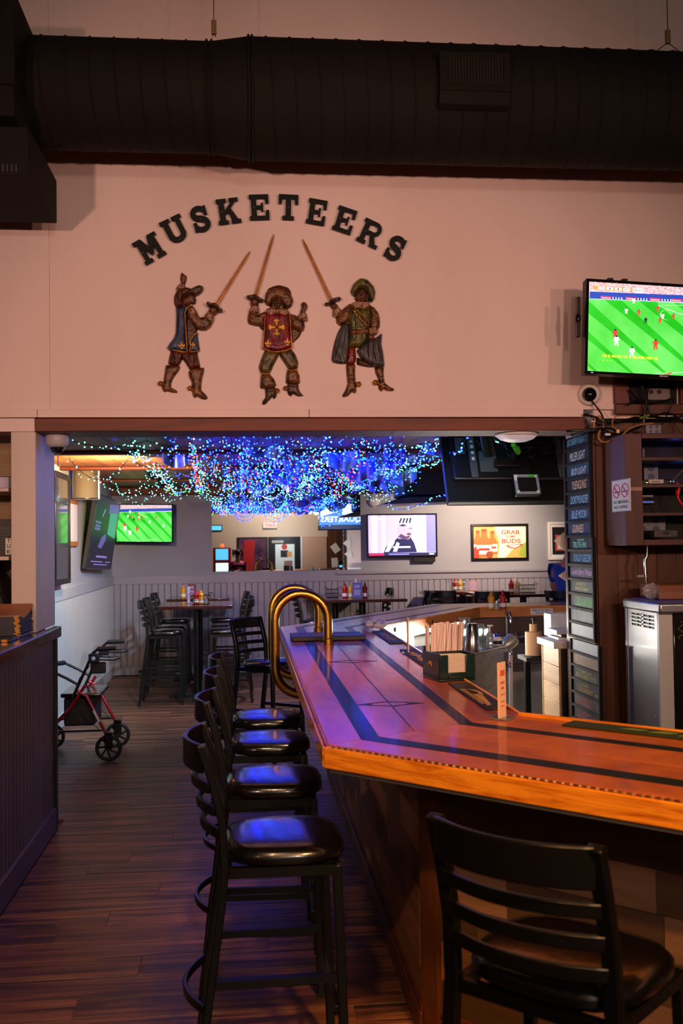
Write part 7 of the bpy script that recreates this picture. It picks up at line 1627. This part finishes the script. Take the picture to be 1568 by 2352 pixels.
# ------------------------------------------------------------------ people
def body(joints, edges, root, m, name, parent, sub=2):
    me = bpy.data.meshes.new(name); me.from_pydata([j[0] for j in joints], edges, []); o = bpy.data.objects.new(name, me); COL.objects.link(o)
    me.materials.append(m); sk = o.modifiers.new('s', 'SKIN'); sk.use_smooth_shade = True
    for i, j in enumerate(joints): v = me.skin_vertices[0].data[i]; v.radius = (j[1], j[2] if len(j) > 2 else j[1]); v.use_root = (i == root)
    o.modifiers.new('u', 'SUBSURF').levels = sub; o.modifiers['u'].render_levels = sub
    dg = bpy.context.evaluated_depsgraph_get(); nm = bpy.data.meshes.new_from_object(o.evaluated_get(dg)); o.modifiers.clear(); o.data = nm; bpy.data.meshes.remove(me)
    o.parent = parent
    return o
SKIN = mat('skin', (206, 156, 130), .5, bump=(80, .04))
def sitter(label, loc, rz, shirt_m, trouser_m, hair_m, ponytails, seat_z, scarf=None):
    """a seated person: facing +X locally, hip at seat height, hands on the table edge in front"""
    p = thing('person', label, 'person', loc, rz); h = seat_z+.09
    J = [((0, 0, h), .15, .13), ((.0, 0, h+.2), .13, .11), ((-.02, 0, h+.40), .16, .11), ((-.01, 0, h+.50), .07, .07), ((.01, 0, h+.57), .052, .052), ((.03, 0, h+.66), .082, .075), ((.035, 0, h+.76), .078, .078), ((.03, 0, h+.81), .05, .05)]
    E_ = [(0, 1), (1, 2), (2, 3), (3, 4), (4, 5), (5, 6), (6, 7)]
    for s in (-1, 1):
        b = len(J); J += [((-.02, s*.17, h+.42), .06), ((.02, s*.24, h+.2), .047), ((.22, s*.17, h+.1), .038), ((.30, s*.12, h+.11), .028)]; E_ += [(2, b), (b, b+1), (b+1, b+2), (b+2, b+3)]
        for k in range(4):
            f = len(J); y = s*(.12-.028*k*1.0+.03); J += [((.345, y, h+.115), .011), ((.385-.008*abs(k-1), y, h+.105), .0095), ((.41-.01*abs(k-1), y, h+.09), .008)]; E_ += [(b+3, f), (f, f+1), (f+1, f+2)]
        f = len(J); J += [((.31, s*.07, h+.11), .012), ((.345, s*.045, h+.105), .009)]; E_ += [(b+3, f), (f, f+1)]
        l = len(J); J += [((.05, s*.1, h-.01), .095), ((.42, s*.13, h-.0), .072), ((.40, s*.13, h-.42), .05), ((.39, s*.13, h-.48), .04), ((.5, s*.13, h-.52), .035)]; E_ += [(0, l), (l, l+1), (l+1, l+2), (l+2, l+3), (l+3, l+4)]
    body(J, E_, 0, SKIN, 'body', p)
    T = [((0, 0, h-.03), .165, .145), ((0, 0, h+.2), .145, .125), ((-.02, 0, h+.40), .172, .122), ((-.012, 0, h+.475), .085, .08)]; TE = [(0, 1), (1, 2), (2, 3)]
    for s in (-1, 1): b = len(T); T += [((-.02, s*.17, h+.42), .072), ((.01, s*.235, h+.25), .06)]; TE += [(2, b), (b, b+1)]
    body(T, TE, 0, shirt_m, 'shirt', p)
    T = [((0, 0, h-.03), .15, .13)]; TE = []
    for s in (-1, 1): b = len(T); T += [((.05, s*.1, h-.01), .105), ((.42, s*.13, h), .082), ((.40, s*.13, h-.40), .062)]; TE += [(0, b), (b, b+1), (b+1, b+2)]
    body(T, TE, 0, trouser_m, 'trousers', p)
    q = B()
    for s in (-1, 1): q.ball((.46, s*.13, h-.53), (.12, .045, .04), 12, 8)
    build('shoes', q, BLKPL, p, local=True, smooth=60)
    q = B().ball((.005, 0, h+.755), (.105, .092, .10), 16, 12)
    if ponytails:
        for s in (-1, 1): q.tube([(-.02, s*.08, h+.80), (-.05, s*.13, h+.82), (-.07, s*.14, h+.72), (-.06, s*.12, h+.6)], [.02, .035, .032, .01], 8)
    build('hair', q, hair_m, p, local=True, smooth=60)
    q = B().tube([(.115, 0, h+.74), (.135, 0, h+.70), (.115, 0, h+.69)], [.008, .014, .008], 8)
    for s in (-1, 1): q.ball((.0, s*.09, h+.71), (.02, .012, .03), 8, 6)
    build('nose_and_ears', q, SKIN, p, local=True, smooth=60)
    q = B()
    for s in (-1, 1): q.ball((.106, s*.032, h+.735), (.012, .014, .009), 8, 6)
    build('eyes', q, mat('eye_white', (230, 228, 224), .3), p, local=True, smooth=60)
    q = B()
    for s in (-1, 1): q.ball((.115, s*.032, h+.735), (.005, .007, .007), 8, 6)
    build('pupils', q, BLKPL, p, local=True, smooth=60); build('mouth', B().ball((.107, 0, h+.665), (.01, .024, .007), 10, 6), mat('lips', (170, 90, 84), .4), p, local=True, smooth=60)
    return p
bp = at(1299, 1330, y=11.7)
bl_ = sitter('person in a bright blue shirt seated at the table, partly behind the beer board', (bp.x, 11.55, 0), math.radians(35), mat('shirt_blue', (26, 84, 200), .6, bump=(12, .4)), mat('jeans', (40, 46, 66), .8), mat('hair_dark', (50, 34, 28), .6), False, .80)
bl_.scale = (1.08, 1.08, 1.08); bl_.location.z = -.05
r = dup(st0, (bp.x, 11.55, 0), math.radians(35), 'black bar stool under the man in the blue shirt'); r['group'] = G2
# behind the camera, reflected in the mirror
yE = -4.58
def mx(u, yv): # room x of something at depth yv seen at column u by way of the mirror
    d = at(u, 1270, y=1.0); return d.x*(2*YB-.016-yv)
def mz(v, yv, u=650):
    d = fw+RT*((u-784)/F)+UP*((1176-v)/F); return EYE+d.z/d.y*(2*YB-.016-yv)
DK = mat('door_dark', (30, 30, 34), .4)
x0, x1, x2, x3 = mx(545, yE), mx(616, yE), mx(690, yE), mx(750, yE); zd = mz(1233, yE)
o = thing('entrance_door', 'dark framed glazed entrance door with a large white poster, seen in the mirror', 'door', ((x1+x2)/2, yE, 0))
build('frame', B().box((x1, yE-.02, 0), (x2, yE+.03, zd)), DK, o, bevel=.004)
build('poster', B().box((mx(632, yE), yE+.03, mz(1312, yE)), (mx(676, yE), yE+.036, mz(1250, yE))), mat('door_poster', (226, 240, 240), .5), o)
q = B().box((mx(644, yE), yE+.036, mz(1280, yE)), (mx(662, yE), yE+.037, mz(1264, yE))); build('poster_photo', q, mat('photo_dark', (40, 44, 56), .5), o); build('poster_seal', B().lathe([(.09, 0), (.09, .002)], (mx(653, yE), yE+.036, mz(1256, yE)), 16, Y), mat('seal_red', (200, 60, 50), .5), o)
build('poster_photo', B().box((mx(659, yE), yE+.0372, mz(1279, yE)), (mx(670, yE), yE+.038, mz(1267, yE))), mat('photo_amber', (226, 160, 90), .5), o)
build('closer', B().box((mx(624, yE), yE+.03, mz(1247, yE)), (mx(651, yE), yE+.07, mz(1241, yE))), mat('closer_grey', (170, 160, 160), .4), o)
build('poster_sun', B().lathe([(.11, 0), (.11, .002)], (mx(660, yE), yE+.036, mz(1298, yE)), 18, Y), mat('poster_sun', (226, 226, 180), .5), o)
lamp('AREA', 'door_light', (x1+.5, yE+.9, 1.9), (x1+.5, yE, 1.4), 5, (.8, .95, 1), .5)
o = struct('window_1', B().box((x0, yE-.02, .3), (x1-.02, yE+.02, zd)), DK); build('pane', B().box((x0+.05, yE+.02, .4), (x1-.07, yE+.026, zd-.05)), mat('night_glass', (66, 40, 62), .08, noise=(4, (110, 70, 96))), o)
build('red_curtain', B().prism([(0, 0), (.3, 0), (.42, .6), (.46, zd-.5), (.12, zd-.5), (.08, .6)], (x0+.08, yE+.03, .4), X, Z, Y*.02), mat('curtain_red', (176, 28, 36), .7), o)
o = thing('pinboard', 'beige panel beside the entrance door, seen in the mirror', 'panel', (x2+.5, yE, 0)); build('panel', B().box((mx(694, yE), yE, mz(1306, yE)), (x3, yE+.03, zd)), mat('panel_beige', (196, 160, 138), .7), o); build('lower_panel', B().box((mx(694, yE), yE, 0), (x3, yE+.035, mz(1307, yE))), mat('panel_brown', (110, 80, 70), .6), o); build('pale_edge', B().box((mx(690, yE), yE, 0), (mx(694, yE), yE+.04, zd)), WHITE, o)
for k in range(12):
    xa = mx(752, yE)+k*.14; piece('board', mesh_of(B().box((0, 0, 0), (.137, .02, 2.7)), CEDAR) if k == 0 else pl_me, we, (xa, yE-.02, 0)); pl_me = bpy.data.objects[[o_.name for o_ in we.children][-1]].data if k == 0 else pl_me
for u, v, w_, h, a, lab in ((770, 1261, .22, .28, .6, 'white paper pinned askew on the cedar boards'), (768, 1294, .2, .3, .05, 'white paper below the askew one on the cedar boards'), (822, 1262, .26, .42, .25, 'white paper pinned at the right of the cedar boards')):
    c = (mx(u, yE), yE+.012, mz(v, yE)); e1 = Vector((math.cos(a), 0, math.sin(a))); e2 = Vector((-math.sin(a), 0, math.cos(a))); single('paper_notice', B().prism(rect(-w_/2, -h/2, w_/2, h/2), c, e1, e2, Y*.003), PAPER, lab, 'paper', 'papers pinned on the cedar boards', smooth=0)
c = Vector((mx(793, -3.9), -3.9, 0)); zr = mz(1300, -3.9); o = thing('card_reader', 'black cash register with a blue lit strip, seen in the mirror', 'register', (c.x, -3.9, 0)); build('stand', B().box((c.x-.3, -4.3, 0), (c.x+.3, -3.7, zr-.1)), CEDAR, o); build('case', B().box((c.x-.22, -4.1, zr-.1), (c.x+.22, -3.8, zr+.16)).box((c.x-.1, -4.0, zr+.16), (c.x+.04, -3.9, zr+.3)), BLKPL, o, bevel=.02); build('lit_strip', B().box((c.x-.2, -3.798, zr-.06), (c.x+.2, -3.79, zr+.0)), glow('strip_blue', (110, 190, 240), 1.5), o)
a, b, za, zb = mx(604, yE), mx(636, yE), mz(1213, yE), mz(1200, yE); o = thing('exit_sign', 'lit red EXIT sign above the entrance, seen in the mirror', 'sign', ((a+b)/2, yE, za)); build('box', B().box((a, yE, za), (b, yE+.06, zb)), WHITE, o, bevel=.01); q = B(); write(q, 'EXIT', (b-.06, yE+.061, za+.05), -X*(b-a-.12), Z*(zb-za-.09)); build('lettering', q, glow('exit_red', (255, 60, 50), 2.5), o, smooth=0)
yj = -3.6; a, b, zt = mx(489, yj), mx(530, yj), mz(1256, yj); jb = thing('jukebox', 'red kiosk with two lit screens, seen in the mirror', 'kiosk', ((a+b)/2, yj, 0)); build('cabinet', B().box((a, yj-.5, 0), (b, yj, zt)), mat('kiosk_red', (150, 22, 26), .35), jb, bevel=.02)
for v0, v1, m in ((1259, 1284, glow('kiosk_cyan', (90, 190, 230), 1.3)), (1291, 1314, glow('kiosk_white', (226, 250, 236), 1.3))): build('screen', B().box((a+.08, yj, mz(v1, yj)), (b-.08, yj+.006, mz(v0, yj))), m, jb)
build('beacon', B().ball(((a+b)/2, yj-.2, zt+.05), .07, 10, 6), glow('beacon_orange', (240, 120, 60), 1.2), jb)
px = mx(545, -2.9); pz = mz(1262, -2.9)
sitter('person with dark pigtails and pink top near the red kiosk, in the mirror', (px, -2.9, 0), math.radians(-100), mat('shirt_pink', (216, 30, 130), .6), mat('jeans', (40, 46, 66), .8), mat('hair_dark', (50, 34, 28), .6), True, max(.62, pz-.95))
r = dup(st0, (px, -2.9, 0), math.radians(-100), 'black bar stool under the person in pink'); r['group'] = 'stool by the kiosk'
a, b = mx(480, -1.5), mx(512, -1.5); o = thing('wall_screen', 'small cyan lit screen high beside the entrance, seen in the mirror', 'television', (a, yE, 2.2)); build('picture', B().box((mx(484, yE), yE+.03, mz(1216, yE)), (mx(509, yE), yE+.034, mz(1206, yE))), glow('kiosk_cyan', (90, 190, 230), 1.3), o); build('housing', B().box((mx(482, yE), yE, mz(1218, yE)), (mx(511, yE), yE+.03, mz(1204, yE))), BLKPL, o)
